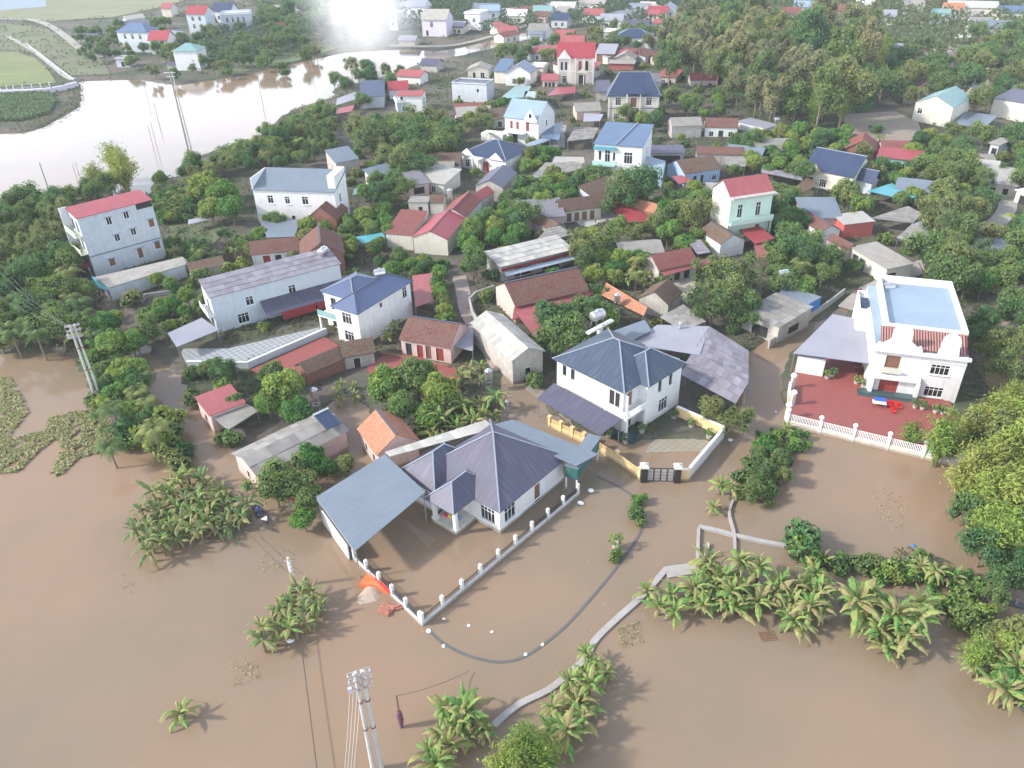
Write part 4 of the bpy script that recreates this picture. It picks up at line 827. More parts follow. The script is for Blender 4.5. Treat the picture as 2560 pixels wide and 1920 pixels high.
house('old_house', 'grey-roofed house with bright red side wall', 'the red-walled house', h(1040, 240), h(1110, 300), h(1240, 250), 3.2, ('shed', 'x', .4), plaster('bright_red_wall', (.5, .12, .1), .3), R_FIBW, ov=.15)
H['bgw'] = house('old_house', 'brown-roofed house with long white side wall beside the dark red awning', 'the white-sided brown roof', h(218, 335), h(348, 418), h(432, 352), 3.4, ('gable', 'x', 1.4), white, R_MOSS, ov=.15, cap=ridged)
H['rdl'] = house('old_house', 'wide brown-tiled house with red awning across its front', 'the wide brown-tiled house', A6(1312, 1335), A6(1650, 1262), A6(1262, 1215), 3.4, ('gable', 'x', 1.7), rawwall, R_MAROON, ov=.2, wins=rows('f', 3, (.4,), 1.2, 2.1, 'o'))
canopy('awning', 'long red awning on the front of the wide brown-tiled house', [A6(1370, 1390), A6(1782, 1272), A6(1750, 1235), A6(1302, 1338)], [2.6, 2.6, 3.2, 3.2], R_PINK, 'awning', foot=False)
canopy('shed_roof', 'purple-grey corrugated shed behind the wide brown-tiled house', [A6(1655, 1200), A6(1770, 1180), A6(1680, 1070), A6(1560, 1060)], 3.4, R_FIBP, 'shed roof', sheet=True)
H['mos'] = house('old_house', 'long old house with mossy dark tile roof behind a paved yard', 'the long mossy-roofed house', A6(432, 808), A6(795, 765), A6(400, 760), 3.3, ('gable', 'x', 1.8), cream, R_MOSS, ov=.3, near=True, wins=rows('f', 4, (.5,), 1.1, 2.0, 'd'))
canopy('awning', 'big slanting pinkish-red metal roof right of the long mossy-roofed house', [A6(1070, 930), A6(1250, 885), A6(1065, 748), A6(762, 705)], [2.8, 2.8, 3.4, 3.4], R_RED, 'awning', short='the big slanting red roof')
house('old_house', 'orange-brown tiled house behind the big slanting red roof', 'the orange-brown tiled house', A6(1010, 760), A6(1262, 830), 4.2, 3.2, ('gable', 'x', 1.2), brickwall, R_ORANGE, ov=.15)
house('old_house', 'small moss-brown tiled hut below the long mossy-roofed house', 'the small moss-brown hut', A6(182, 900), A6(345, 985), 3.8, 2.8, ('gable', 'x', 1.1), rawwall, R_MOSS, ov=.2)
house('old_house', 'tall mossy brown gable house behind the orange-red sloping roof', 'the mossy brown gable', e(1962, 500), e(2140, 545), e(1935, 400), 3.2, ('gable', 'y', 1.8), rawwall, R_MOSS, ov=.2, group=None)
canopy('shed_roof', 'orange-red old tile roof sloping beside the water tower', [e(1720, 480), e(1990, 612), e(2012, 560), e(1760, 408)], [2.8, 2.8, 3.8, 3.8], R_ORANGE, 'shed roof')
# big fibre-cement yard roofs right of the villa
canopy('yard_roof', 'large purple-grey fibre-cement yard roof, its near half facing the yellow wall', [k(1255, 482), k(1705, 722), k(1800, 560), k(1420, 330)], [3.6, 3.6, 4.4, 4.6], R_FIBP, 'shed roof', sheet=True, short='the big grey yard roof', su=1.1, sv=1.7)
canopy('yard_roof', 'large grey fibre-cement yard roof, its far half beside the flooded lane', [k(1310, 400), k(1800, 575), k(1805, 305), k(1495, 112)], [4.3, 3.9, 3.7, 4.6], R_FIBP, 'shed roof', sheet=True, su=1.1, sv=1.7)
canopy('yard_roof', 'grey sheet yard roof directly behind the two-storey white villa', [k(870, 250), k(1420, 340), k(1495, 112), k(1085, 100)], [4.2, 4.5, 4.6, 4.4], R_GREYL, 'shed roof', foot=False)
canopy('yard_roof', 'small raised blue-grey sheet roof beside the black slot in the yard roofs', [k(720, 155), k(880, 225), k(1040, 145), k(985, 60)], [4.9, 4.7, 4.8, 5.0], R_BLUEG, 'shed roof', foot=False)
canopy('shed_roof', 'crumbling fibre-cement roof with a rusty box on it behind the yard roofs', [k(1110, 40), k(1290, 150), k(1470, 75), k(1290, -60)], [3.0, 3.2, 3.2, 3.0], R_FIB, 'shed roof', sheet=True)
H['fb'] = house('long_shed', 'roadside shed with two-slope fibre-cement roof', 'the roadside shed', h(490, 838), h(708, 928), h(882, 812), 3.3, ('shed', 'x', .4), rawwall, R_FIB, ov=.2, sheet=True, wins=[('f', .5, .3, 3.0, 2.0, 'o'), ('r', .5, .6, 3., 1.5, 'o')])
canopy('shed_roof', 'blue-grey metal roof joining the roadside shed, edged with a blue tarpaulin', [h(695, 735), h(885, 790), h(968, 742), h(742, 668)], 3.6, R_BLUEG, 'shed roof')
V = [W(h(878, 795), 3.5), W(h(966, 742), 3.5), W(h(950, 812), 1.6), W(h(880, 850), 1.6)]
mb = MB(); mb.face(V); mb.face([v + Vector((.04, .04, 0)) for v in V][::-1]); ob = mb.build('tarpaulin', bluetarp); tag(ob, 'bright blue tarpaulin hanging from the shed roof by the lane', 'tarpaulin')
Pt = W(h(735, 600), 5.5); water_tank((Pt.x, Pt.y, 3.9), 1.0, 'steel water tank on a concrete stand beside a dark solar panel', ang=.2, stand=1.2, solar=True)
# fibre-cement roofs in the middle distance
canopy('shed_roof', 'broad pale fibre-cement roof with a patched corner left of the turquoise-balcony house', [A6(150, 530), A6(600, 445), A6(650, 362), A6(300, 380)], [3.0, 3.2, 3.6, 3.6], R_FIB, 'shed roof', sheet=True, short='the broad pale sheet roof')
canopy('shed_roof', 'pale corrugated roof just behind the broad patched fibre-cement roof', [A6(350, 400), A6(650, 380), A6(640, 330), A6(380, 325)], [3.4, 3.6, 3.9, 3.9], R_FIBW, 'shed roof')
canopy('shed_roof', 'light grey-brown sheet roof behind the turquoise-balcony house garden', [A6(490, 190), A6(725, 165), A6(770, 70), A6(560, 60)], [3., 3., 3.6, 3.6], R_FIB, 'shed roof', sheet=True)
house('long_shed', 'open-fronted shed with purple-grey roof right of the turquoise-balcony house', 'the open-fronted shed', A6(1232, 300), A6(1535, 300), 5, 3.0, ('shed', 'x', .6), rawwall, R_PURP, ov=.2, wins=[('f', .5, .3, 10, 2.2, 'o')])
house('old_house', 'flat brown-roofed house behind the small bright blue house', 'the flat brown roof', A6(1650, 300), A6(2060, 310), 6, 3.2, ('gable', 'x', 1.0), rawwall, R_CLAY, ov=.2)
canopy('shed_roof', 'two-tone fibre-cement roof at the right of the small bright blue house', [A6(1890, 410), A6(2080, 415), A6(2110, 325), A6(1900, 330)], 3.0, R_FIB, 'shed roof', sheet=True)
house('old_house', 'raised wooden house with pale sheet roof and pink front wall', 'the raised pink-fronted house', A7(1105, 595), A7(1325, 560), A7(1450, 445), 3.6, ('shed', 'x', .8), pinkwall, R_FIBP, ov=.35, wins=[('f', .6, 1.2, 2.6, 1.7, 'o')])
house('old_house', 'small concrete block house with dark doorway below the raised pink house', 'the small concrete block house', A7(1145, 735), A7(1318, 735), 3.5, 3.2, ('flat', 'x', 0), cream, R_FIB, ov=.15, wins=[('f', .6, .2, .9, 2.0, 'o')])
house('old_house', 'tiny brown-roofed house right of the small concrete block house', 'the tiny brown-roofed house', A7(1335, 740), A7(1455, 740), 4, 3.0, ('gable', 'x', 1.2), cream, R_MOSS, ov=.15)
house('long_shed', 'tall grey-blue metal shed among the trees above the white two-storey house at upper left', 'the grey-blue tree shed', A7(500, 385), A7(700, 345), 6.5, 4.0, ('shed', 'x', 1.6), rawwall, R_BLUEG, ov=.2)
canopy('side_canopy', 'pale green sheet canopy among trees right of the white two-storey house at upper left', [A7(645, 670), A7(830, 620), A7(850, 545), A7(660, 615)], [2.4, 2.6, 3.0, 2.8], R_TEAL, 'canopy')
canopy('shed_roof', 'small white sheet roof in the garden below the tall fruit trees at upper left', [a(1155, 1380), a(1300, 1345), a(1290, 1325), a(1155, 1350)], 2.4, R_GREYL, 'shed roof')
canopy('shed_roof', 'brown thatch-like sheet roof below the dark blue gable villa', [c(770, 1180), c(840, 1190), c(955, 1130), c(880, 1090)], 3.2, R_MOSS, 'shed roof')
canopy('shed_roof', 'grey corrugated roof behind the mint green house', [c(600, 1060), c(850, 1110), c(840, 1060), c(600, 1035)], 3.0, R_FIBP, 'shed roof', sheet=True)
canopy('shed_roof', 'weathered grey-brown sheet roof above the long low beige house, upper one', [h(1270, 260), h(1530, 290), h(1585, 230), h(1500, 185)], [2.8, 2.8, 3.4, 3.4], R_FIB, 'shed roof', sheet=True, short='the weathered sheet roofs')
canopy('shed_roof', 'wide weathered brown-grey sheet roof with a rusty patch near the road bend', [h(1430, 380), h(1660, 445), h(1700, 385), h(1530, 290)], [2.6, 2.4, 3.0, 3.2], R_FIB, 'shed roof', sheet=True)
canopy('shed_roof', 'narrow pale blue sheet roof between the weathered sheet roofs', [h(1600, 335), h(1670, 310), h(1600, 270), h(1540, 290)], 3.0, R_PALE, 'shed roof', foot=False)
canopy('shed_roof', 'small faded red roof among the gardens at the right', [c(1790, 1262), c(1895, 1235), c(1890, 1225), c(1800, 1238)], 2.6, R_RED, 'shed roof')
house('hut', 'white-roofed roadside kiosk at the right edge', 'the roadside kiosk', c(2170, 1170), c(2260, 1200), 5, 3.0, ('flat', 'x', 0), cream, white, ov=.3, wins=[('f', .6, .3, 2.2, 2.0, 'o')])
# red yard sheds near the blue-tiled house
house('old_house', 'dark brown-tiled outbuilding between the two red yards', 'the dark outbuilding', e(148, 862), e(330, 830), 4.2, 2.8, ('gable', 'x', 1.3), rawwall, R_MOSS, ov=.3, wins=[('f', .4, .3, 1.0, 1.8, 'o')], near=True)
house('old_house', 'low brown-tiled roof standing at the near edge of the left red yard', 'the low brown yard roof', d(1890, 1215), d(2140, 1105), 3.6, 2.5, ('gable', 'x', 1.1), brickwall, R_MOSS, ov=.2)
house('long_shed', 'dark open pig shed roof behind the long pale blue house', 'the dark garden shed', d(1170, 590), d(1380, 545), 3.2, 2.4, ('shed', 'x', .5), rawwall, R_MOSS, ov=.2)
# ================================================================ upper part of the village and the far bank
def far(label, short, p0, p1, dep, hw, roof, wall, rmat, wins=(), name='house', **kw):
    return house(name, label, short, p0, p1, dep, hw, roof, wall, rmat, wins=wins, **kw)
far('white-walled house with a bright blue sheet roof beside the river', 'the blue-roofed riverside house', A2(892, 840), A2(1098, 830), A2(1110, 735), 4.0, ('shed', 'x', 1.6), bluewall, R_BLUE, ov=.3)
canopy('side_canopy', 'red sheet canopy left of the blue-roofed riverside house', [A2(690, 985), A2(830, 960), A2(850, 905), A2(690, 940)], 2.8, R_RED, 'canopy')
canopy('side_canopy', 'white sagging sheet roof at the river end of the village', [A2(690, 910), A2(880, 850), A2(860, 790), A2(700, 850)], 3.0, R_GREYL, 'canopy')
far('house with a deep pink roof behind the blue-roofed riverside house', 'the deep pink roof', A2(1150, 775), A2(1312, 765), 8, 3.6, ('gable', 'x', 1.8), white, R_RED)
far('white flat house with salmon roof and grey-blue end wall', 'the salmon-roofed house', A2(1218, 888), A2(1460, 868), 7, 3.6, ('flat', 'x', 0), bluewall, white, [('f', .25, .8, 1.2, 1.6, 'w'), ('f', .88, 1., .8, 1.4, 'w')], parapet=.5)
far('salmon-roofed upper storey set back on the white flat house', 'the salmon upper storey', A2(1225, 825), A2(1430, 825), 6, 5.6, ('gable', 'x', .8), white, R_PINK, [('f', .15, 4.0, .8, 1.2, 'o')])
far('tall blank grey-blue house with a white narrow end left of the teal roofs', 'the blank grey-blue block', A2(1690, 722), A2(1990, 738), 7, 6.0, ('flat', 'x', 0), bluewall, R_PURP, [('f', .75, 3.6, .8, 1.2, 'w'), ('f', .2, .5, .8, 1.8, 'o')], parapet=.4, ov=0)
far('low house with a small porch gable and blue curtain', 'the porch-gable house', A2(1830, 600), A2(2008, 600), 7, 3.4, ('gable', 'y', 1.4), cream, R_FIB, [('f', .3, .4, 1.0, 1.9, 'o'), ('f', .7, .4, 1.4, 1.9, 'w')], sheet=False)
far('dark grey-roofed house behind riverside bushes', 'the dark riverside roof', A2(1420, 555), A2(1560, 560), 7, 3.2, ('gable', 'x', 1.5), rawwall, R_PURP)
far('small house with salmon roof beside the river trees', 'the small salmon roof', A2(1220, 650), A2(1420, 662), 6, 3.2, ('gable', 'x', 1.5), white, R_PINK)
H['wg'] = far('white gable-front house with blue side roof and arched upper window', 'the white gable-front house', b(1140, 445), b(1292, 450), 9, 4.8, ('gable', 'y', 2.6), white, R_BLUEL, [('f', .35, 1.0, 1.4, 1.8, 'w')], near=True)
far('blue-roofed left wing of the white gable-front house', 'the blue-roofed wing', b(1070, 435), b(1140, 438), 9, 4.6, ('shed', 'x', 2.2), cream, R_BLUEL)
canopy('side_canopy', 'teal sheet roof in front of the white gable-front house', [b(1105, 605), b(1255, 598), b(1300, 530), b(1200, 528)], 3.2, R_TEAL, 'canopy')
canopy('side_canopy', 'pale blue arched roof beside the teal sheet roof', [b(1250, 605), b(1390, 600), b(1375, 560), b(1260, 560)], 3.2, R_PALE, 'canopy')
H['man'] = MN = far('ornate cream and pink two-storey mansion with pink roof and arched porch', 'the pink ornate mansion', A3(392, 500), A3(712, 498), 10, 7.0, ('gable', 'x', 3.0), plaster('pinkish_cream', (.68, .58, .5), .2), R_RED,
    [('f', .12, 4.0, .8, 2.0, 'w'), ('f', .24, 4.0, .8, 2.0, 'w'), ('f', .62, 3.8, 1.1, 2.4, 'r'), ('f', .8, 3.8, 1.1, 2.4, 'o'), ('f', .2, .8, 1.4, 1.8, 'w'), ('f', .68, .3, 2.4, 2.5, 'o')], near=True, name='villa', floor_lines=(3.5,), ov=.3, zs=1.35)
root, hx, hy = MN['root'], MN['hx'], MN['hy']
plate('front_gable', [(-hx, 6.8), (-hx * .25, 6.8), (-hx * .62, 9.0)], -hy - .6, -hy - .3, white, root)
plate('porch_gable', [(hx * .05, 3.4), (hx * .75, 3.4), (hx * .4, 4.6)], -hy - 1.2, -hy - .9, cream, root)
for x_ in (-.95, -.3, .0, .45, .95): MB().box(hx * x_ - .18, hx * x_ + .18, -hy - .8, -hy - .4, -.2, 6.9).build('column', white, root)
far('plain red-roofed block behind the pink ornate mansion', 'the red block behind the mansion', A3(415, 385), A3(608, 388), 8, 6.5, ('gable', 'x', 2.8), pinkwall, R_PINK)
far('small flat cream house left of the pink ornate mansion', 'the small flat cream house', A3(145, 575), A3(270, 580), 6, 3.6, ('flat', 'x', 0), cream, white, [('f', .5, .8, .9, 1.6, 'w')], parapet=.4)
far('low red-roofed stall left of the pink ornate mansion', 'the low red stall', A3(262, 690), A3(390, 690), 6, 2.8, ('gable', 'x', 1.4), pinkwall, R_PINK, rows('f', 3, (.3,), 1.0, 1.6, 'o'))
canopy('side_canopy', 'magenta-red sheet roof below the pink ornate mansion', [A3(300, 828), A3(545, 800), A3(552, 752), A3(390, 755)], 2.8, R_RED, 'canopy')
far('white house with bright blue hipped roof near the top of the village', 'the upper blue-hipped house', A3(895, 318), A3(1205, 322), 10, 4.8, ('hip', 'x', 2.4), white, R_BLUE, [('f', .12, 1.6, 1.0, 2.0, 'w'), ('f', .28, 1.6, 1.0, 1.6, 'w'), ('f', .75, 1.6, 1.4, 1.6, 'w')], near=True, cap=ridgew)
far('white flat-roofed annex left of the upper blue-hipped house', 'the white annex', A3(780, 275), A3(890, 278), 6, 4.0, ('flat', 'x', 0), white, white, parapet=.5)
far('brick house with lilac-grey roof right of the pink ornate mansion', 'the lilac-roofed brick house', A3(730, 462), A3(880, 466), 8, 4.2, ('shed', 'x', 2.0), brickwall, R_GREYL)
far('low store with flat white roof and red front wall', 'the red-fronted store', A3(840, 548), A3(1050, 552), 6, 3.0, ('flat', 'x', 0), plaster('store_red', (.42, .12, .1), .3), R_CONC, ov=.5)
far('grey pointed sheet roof above the red-fronted store', 'the grey pointed roof', A3(890, 500), A3(1060, 505), 6, 3.6, ('gable', 'y', 1.8), rawwall, R_FIB)
far('grey sheet roofs directly left of the tan blue-roofed villa', 'the grey roofs left of the tan villa', A3(730, 790), A3(830, 790), 8, 3.6, ('shed', 'x', 1.6), rawwall, R_PURP)
far('small beige sheet-roofed house with a lilac arch roof in front', 'the beige house with lilac arch', A3(560, 960), A3(760, 950), 7, 3.2, ('gable', 'x', 1.5), pinkwall, R_FIB)
canopy('side_canopy', 'pale lilac tarpaulin roof in front of the beige house', [A3(615, 1050), A3(760, 1045), A3(790, 985), A3(620, 975)], 2.8, R_GREYL, 'canopy')
far('white gabled house with twin arched windows at the top of the photo', 'the twin-window gable house', A3(1272, 85), A3(1412, 88), 9, 4.6, ('gable', 'y', 2.6), white, R_BLUEL, [('f', .3, 1.2, 1.0, 2.2, 'w'), ('f', .7, 1.2, 1.0, 2.2, 'w')], near=True)
far('pink-roofed cream bungalow left of the twin-window gable house', 'the upper pink bungalow', A3(1140, 125), A3(1270, 128), 7, 3.4, ('gable', 'x', 1.6), cream, R_PINK)
far('brown-roofed hut below the twin-window gable house', 'the hut below the gable house', A3(1230, 200), A3(1330, 202), 6, 3.0, ('gable', 'x', 1.4), rawwall, R_PINK)
far('white house at the far side of the eucalyptus wood', 'the white house beyond the wood', A3(1885, 60), A3(2000, 62), 8, 4.0, ('gable', 'x', 2.0), white, R_GREYL)
far('long white house with bright red roof in the far trees', 'the far bright red roof', A4(245, 222), A4(490, 228), 8, 3.6, ('gable', 'x', 2.2), white, R_RED, [('f', .2, .6, 1, 2, 'o'), ('f', .9, .6, 1, 2, 'o')], near=True)
far('brown-roofed bluish house behind the far bright red roof', 'the far brown roof', A4(115, 115), A4(275, 118), 8, 3.6, ('gable', 'x', 2.2), bluewall, R_MAROON)
far('light blue house with lilac roof beside the dark bamboo', 'the light blue ornate house', A4(995, 440), A4(1225, 448), 9, 5.0, ('gable', 'x', 2.0), plaster('light_blue_wall', (.45, .58, .75), .15), R_GREYL)
far('beige warehouse block at the upper right corner', 'the upper right warehouse', A4(1560, 60), A4(1990, 70), 14, 4.5, ('gable', 'x', 2.0), cream, R_FIBW)
far('low beige warehouse in front of the upper right block', 'the lower right warehouse', A4(1640, 130), A4(1850, 135), 9, 3.6, ('gable', 'x', 1.6), tan, R_CONC)
far('long grey-blue roofed building at the right edge far back', 'the far grey-blue roof', A4(1840, 235), A4(2200, 245), 10, 3.6, ('gable', 'x', 2.2), rawwall, R_BLUEG)
canopy('side_canopy', 'white curved tent roof on the clearing at the upper right', [A4(1610, 330), A4(1790, 320), A4(1790, 290), A4(1640, 285)], 3.2, white, 'canopy')
far('small dark purple shed right of the white curved tent roof', 'the small purple shed', A4(1825, 325), A4(1935, 330), 6, 3.0, ('shed', 'x', 1.), rawwall, R_PURP)
far('pink house cut by the right edge', 'the pink edge house', A4(2150, 400), A4(2260, 410), 8, 4.5, ('gable', 'x', 2.0), pinkwall, R_PINK)
far('old brick-brown gable behind the cream gable-end house', 'the old brown gable', c(1540, 560), c(1670, 570), 9, 3.8, ('gable', 'y', 2.4), rawwall, R_CLAY)
far('purple-grey gable shed left of the cream gable-end house', 'the purple-grey gable shed', c(1470, 610), c(1590, 620), 7, 3.2, ('gable', 'y', 1.8), rawwall, R_PURP)
far('blue flat roof with pink front behind the cream gable-end house', 'the blue flat roof', c(1700, 530), c(1860, 535), 8, 3.4, ('shed', 'x', 1.2), pinkwall, R_BLUEG)
far('tall narrow grey concrete house by the road at the right', 'the narrow concrete house', c(2010, 880), c(2060, 890), 6, 5.0, ('flat', 'x', 0), bluewall, R_CONC, [('f', .6, .5, 1.2, 3.5, 'o')])
# far river bank, left cluster
far('light blue two-storey house with cream narrow end on the far bank', 'the light blue far-bank house', A1(1005, 270), A1(1262, 275), 9, 6.6, ('hip', 'x', 2.0), aquawall, R_BLUEL, rows('f', 3, (4.2,), 1.2, 1.6) + rows('f', 2, (1.0,), 1.2, 1.4) + [('l', .5, 4.2, 1.2, 1.6, 'w')], near=True, zs=1.35)
far('narrow white house with pink roof on the far bank', 'the pink-roofed far-bank house', A1(1282, 345), A1(1440, 345), 8, 5.2, ('gable', 'x', 2.6), white, R_RED, [('f', .25, 2.8, 1.0, 1.6, 'w'), ('f', .7, 2.8, 1.4, 1.8, 'o'), ('f', .6, .3, 1.6, 1.8, 'o')], near=True, zs=1.2)
far('white house with teal hipped roof at the water edge of the far bank', 'the teal-roofed far-bank house', A1(1492, 440), A1(1700, 438), 8, 6.5, ('hip', 'x', 1.8), white, R_TEAL, [('l', .5, 3.5, 1.6, 2, 'o')], zs=1.2)
far('tall three-storey white house with small red roof on the far bank', 'the tallest far-bank house', A1(1605, 118), A1(1765, 118), 9, 9.0, ('gable', 'x', 2.4), aquawall, R_RED, rows('f', 2, (6.2, 3.2), 1.3, 1.7), near=True, zs=1.15)
far('pinkish lower wing of the tallest far-bank house', 'the pinkish wing', A1(1650, 225), A1(1830, 225), 6, 4.0, ('flat', 'x', 0), pinkwall, white, rows('f', 3, (1.0,), 1., 1.4), parapet=.4)
far('blue-roofed house behind the bushes of the far bank', 'the blue-roofed far-bank house', A1(1830, 95), A1(1990, 95), 9, 5.0, ('gable', 'x', 2.8), white, R_BLUE, rows('f', 2, (1.5,), 1.2, 1.6), zs=1.2)
far('pale blue two-storey house with tall windows at the right of the far-bank cluster', 'the pale blue far-bank house', A1(1900, 130), A1(2150, 118), 9, 7.0, ('flat', 'x', 0), aquawall, white, rows('f', 4, (4.0, .9), 1.0, 1.9), near=True, parapet=.6, zs=1.2)
far('low purple-grey roof between the far-bank houses', 'the low purple far-bank roof', A1(1000, 220), A1(1275, 222), 8, 3.0, ('gable', 'x', 1.6), rawwall, R_PURP)
far('small dark-roofed hut at the left of the far-bank cluster', 'the far-bank hut', A1(665, 325), A1(825, 325), 6, 2.6, ('gable', 'x', 1.4), rawwall, R_PURP)
far('small pale house at the top of the far-bank cluster', 'the small pale far-bank house', A1(1390, 70), A1(1470, 70), 7, 5.0, ('gable', 'x', 2.2), cream, R_PINK)
far('small grey-lilac pump house on the far waterfront', 'the far waterfront pump house', A1(995, 510), A1(1105, 510), 5, 3.6, ('flat', 'x', 0), bluewall, R_CONC, [('f', .5, .5, 1.4, 2.0, 'o')], parapet=.4)
far('small lilac hut beside the poles on the far waterfront', 'the far waterfront hut', A1(1440, 560), A1(1540, 560), 4, 2.4, ('shed', 'x', .6), rawwall, R_PURP)
# far bank, right of the smoke
far('narrow white tower house behind the smoke', 'the tower house behind the smoke', A2(1140, 115), A2(1212, 118), 7, 8.0, ('flat', 'x', 0), cream, white, rows('f', 1, (5.5, 2.5), 1.2, 1.6), parapet=.5)
far('lilac two-storey house with sand-coloured roof right of the smoke', 'the sand-roofed lilac house', A2(1430, 165), A2(1640, 168), 10, 6.5, ('gable', 'x', 3.0), plaster('lilac_wall', (.58, .54, .62), .15), R_CONC, [('f', .4, 3.6, 1.4, 2.0, 'w'), ('f', .2, .5, 1.2, 2.0, 'o')], near=True, zs=1.2)
far('white house with round windows at the top edge right of the smoke', 'the round-window top house', A2(1290, 55), A2(1455, 58), 10, 6.0, ('gable', 'x', 2.8), white, R_GREYL, rows('f', 2, (2.6,), 1.3, 1.8), near=True)
far('white cube-like house with one window on the far right bank', 'the white cube house', A2(1800, 115), A2(1935, 120), 9, 7.0, ('flat', 'x', 0), white, white, [('f', .6, 3.6, 1.4, 1.6, 'w')], parapet=.5, near=True, zs=1.1)
far('pale aqua house behind dark trees on the far right bank', 'the pale aqua house', A2(1935, 95), A2(2100, 92), 9, 6.5, ('gable', 'x', 2.0), aquawall, R_PALE, rows('f', 2, (3.6,), 1.2, 1.6))
far('low grey boathouse roof at the far right waterfront', 'the far boathouse', A2(1230, 345), A2(1370, 348), 6, 2.8, ('gable', 'x', 1.4), rawwall, R_GREYL)
far('low lilac house right of the sand-roofed lilac house', 'the low lilac house', A2(1650, 225), A2(1790, 228), 8, 3.6, ('gable', 'x', 1.6), plaster('lilac_wall', (.58, .54, .62), .15), R_GREYL)
# scattered far roofs between trees
_far = [(1180, 22, 60, 'blue-grey', R_BLUEG), (1262, 38, 50, 'white', white), (1375, 18, 60, 'pale', R_FIBW), (1455, 36, 50, 'faded pink', R_PINK), (1500, 50, 55, 'light grey', R_GREYL), (1560, 66, 60, 'purple', R_PURP), (1440, 8, 70, 'sand', R_CONC),
        (1985, 16, 60, 'pale blue', R_PALE), (2060, 26, 50, 'brown', R_MAROON), (2140, 10, 45, 'white', white), (2190, 40, 50, 'lilac', R_GREYL), (2330, 38, 45, 'teal', R_TEAL), (2360, 22, 50, 'orange', R_ORANGE), (2260, 14, 50, 'grey', R_FIB),
        (1378, 48, 40, 'dark blue', R_BLUE), (1320, 75, 46, 'grey', R_FIB), (1620, 30, 46, 'red', R_RED), (1385, 92, 44, 'salmon', R_PINK), (2425, 60, 55, 'brown-grey', R_FIB), (2500, 30, 60, 'sky blue', R_BLUEL), (1330, 28, 46, 'teal', R_TEAL), (1000, 18, 46, 'lilac', R_GREYL)]
for i_, (x_, y_, ww_, cn_, rm_) in enumerate(_far):
    place = 'river side' if x_ < 1300 else ('middle' if x_ < 1800 else 'right')
    house('house', f'small distant house with {cn_} roof among the {place} treetops' if cn_ not in ('grey', 'teal', 'white', 'lilac') else f'small distant {cn_}-roofed house, {["nearer","farther","left","middle"][i_ % 4]} one among the {place} treetops',
          f'the distant {cn_} roof', (x_, y_), (x_ + ww_, y_ + 1), 8, 4.2, ('gable', 'x', 2.2), [white, cream, bluewall][i_ % 3], rm_, wins=rows('f', 2, (1.2,), 1.3, 1.6), group='distant houses among the trees')

LOWH = []; _rg = random.Random(21); _pl = pol_px = [F(*p_) for p_ in ((1060, 130), (1200, 95), (1420, 85), (1425, 200), (1300, 260), (1200, 280), (1000, 290), (960, 240), (1030, 190))]; _n = 0
_pr = [F(*p_) for p_ in ((1960, 120), (2212, 60), (2212, 230), (2120, 240), (1990, 200))]
def _in(p_, pl_):
    c_ = False
    for i in range(len(pl_)):
        (x0, y0), (x1, y1) = pl_[i], pl_[i - 1]
        if (y0 > p_[1]) != (y1 > p_[1]) and p_[0] < (x1 - x0) * (p_[1] - y0) / (y1 - y0) + x0: c_ = not c_
    return c_
for pl_, cnt in ((_pl, 26), (_pr, 12), ([F(*p_) for p_ in ((830, 15), (1420, 5), (1420, 60), (1080, 80), (900, 60))], 24), ([F(*p_) for p_ in ((235, 45), (360, 10), (640, 5), (640, 60), (420, 105), (240, 110))], 12), ([F(*p_) for p_ in ((1850, 380), (2130, 340), (2130, 560), (1900, 600), (1700, 480))], 10), ([F(*p_) for p_ in ((900, 340), (1660, 320), (1700, 520), (1250, 640), (800, 560), (620, 480))], 24)):
    got = 0
    for _ in range(900):
        if got >= cnt: break
        xs_ = [p_[0] for p_ in pl_]; ys_ = [p_[1] for p_ in pl_]; p_ = (_rg.uniform(min(xs_), max(xs_)), _rg.uniform(min(ys_), max(ys_)))
        if not _in(p_, pl_): continue
        V = W(p_, 0)
        if any(math.hypot(V.x - sum(c_[0] for c_ in f_) / 4, V.y - sum(c_[1] for c_ in f_) / 4) < 8.5 for f_ in FOOT): continue
        if any(_in((V.x + ox_, V.y + oy_), f_) for f_ in FOOT for ox_ in (-6, 0, 6, 10) for oy_ in (-6, 0, 5, 10)): continue
        got += 1; _n += 1; ww_ = _rg.uniform(6, 10); an = _rg.choice((-.5, -.1, .1, .75)); A_ = W(p_, 3.2); B2 = A_ + Vector((math.cos(an), math.sin(an), 0)) * ww_; ri = _rg.randrange(8)
        rm_, cn_ = ((R_CLAY, 'brown tile'), (R_FIB, 'grey sheet'), (R_PINK, 'faded red'), (R_MAROON, 'maroon'), (R_BLUEG, 'blue-grey'), (R_FIBP, 'purple-grey'), (R_MOSS, 'mossy'), (R_FIBW, 'pale sheet'))[ri]
        LOWH.append((p_, house('small_house', f'low {cn_}-roofed house', None, PX(A_), PX(B2), _rg.uniform(5, 8), 3.2, (_rg.choice(('gable', 'shed')), 'x', _rg.uniform(1.0, 1.8)), _rg.choice((rawwall, cream, white, pinkwall, bluewall)), rm_, wins=rows('f', 2, (.7,), 1.1, 1.5, _rg.choice('wo')), group='low houses filling the village')['root'], cn_))
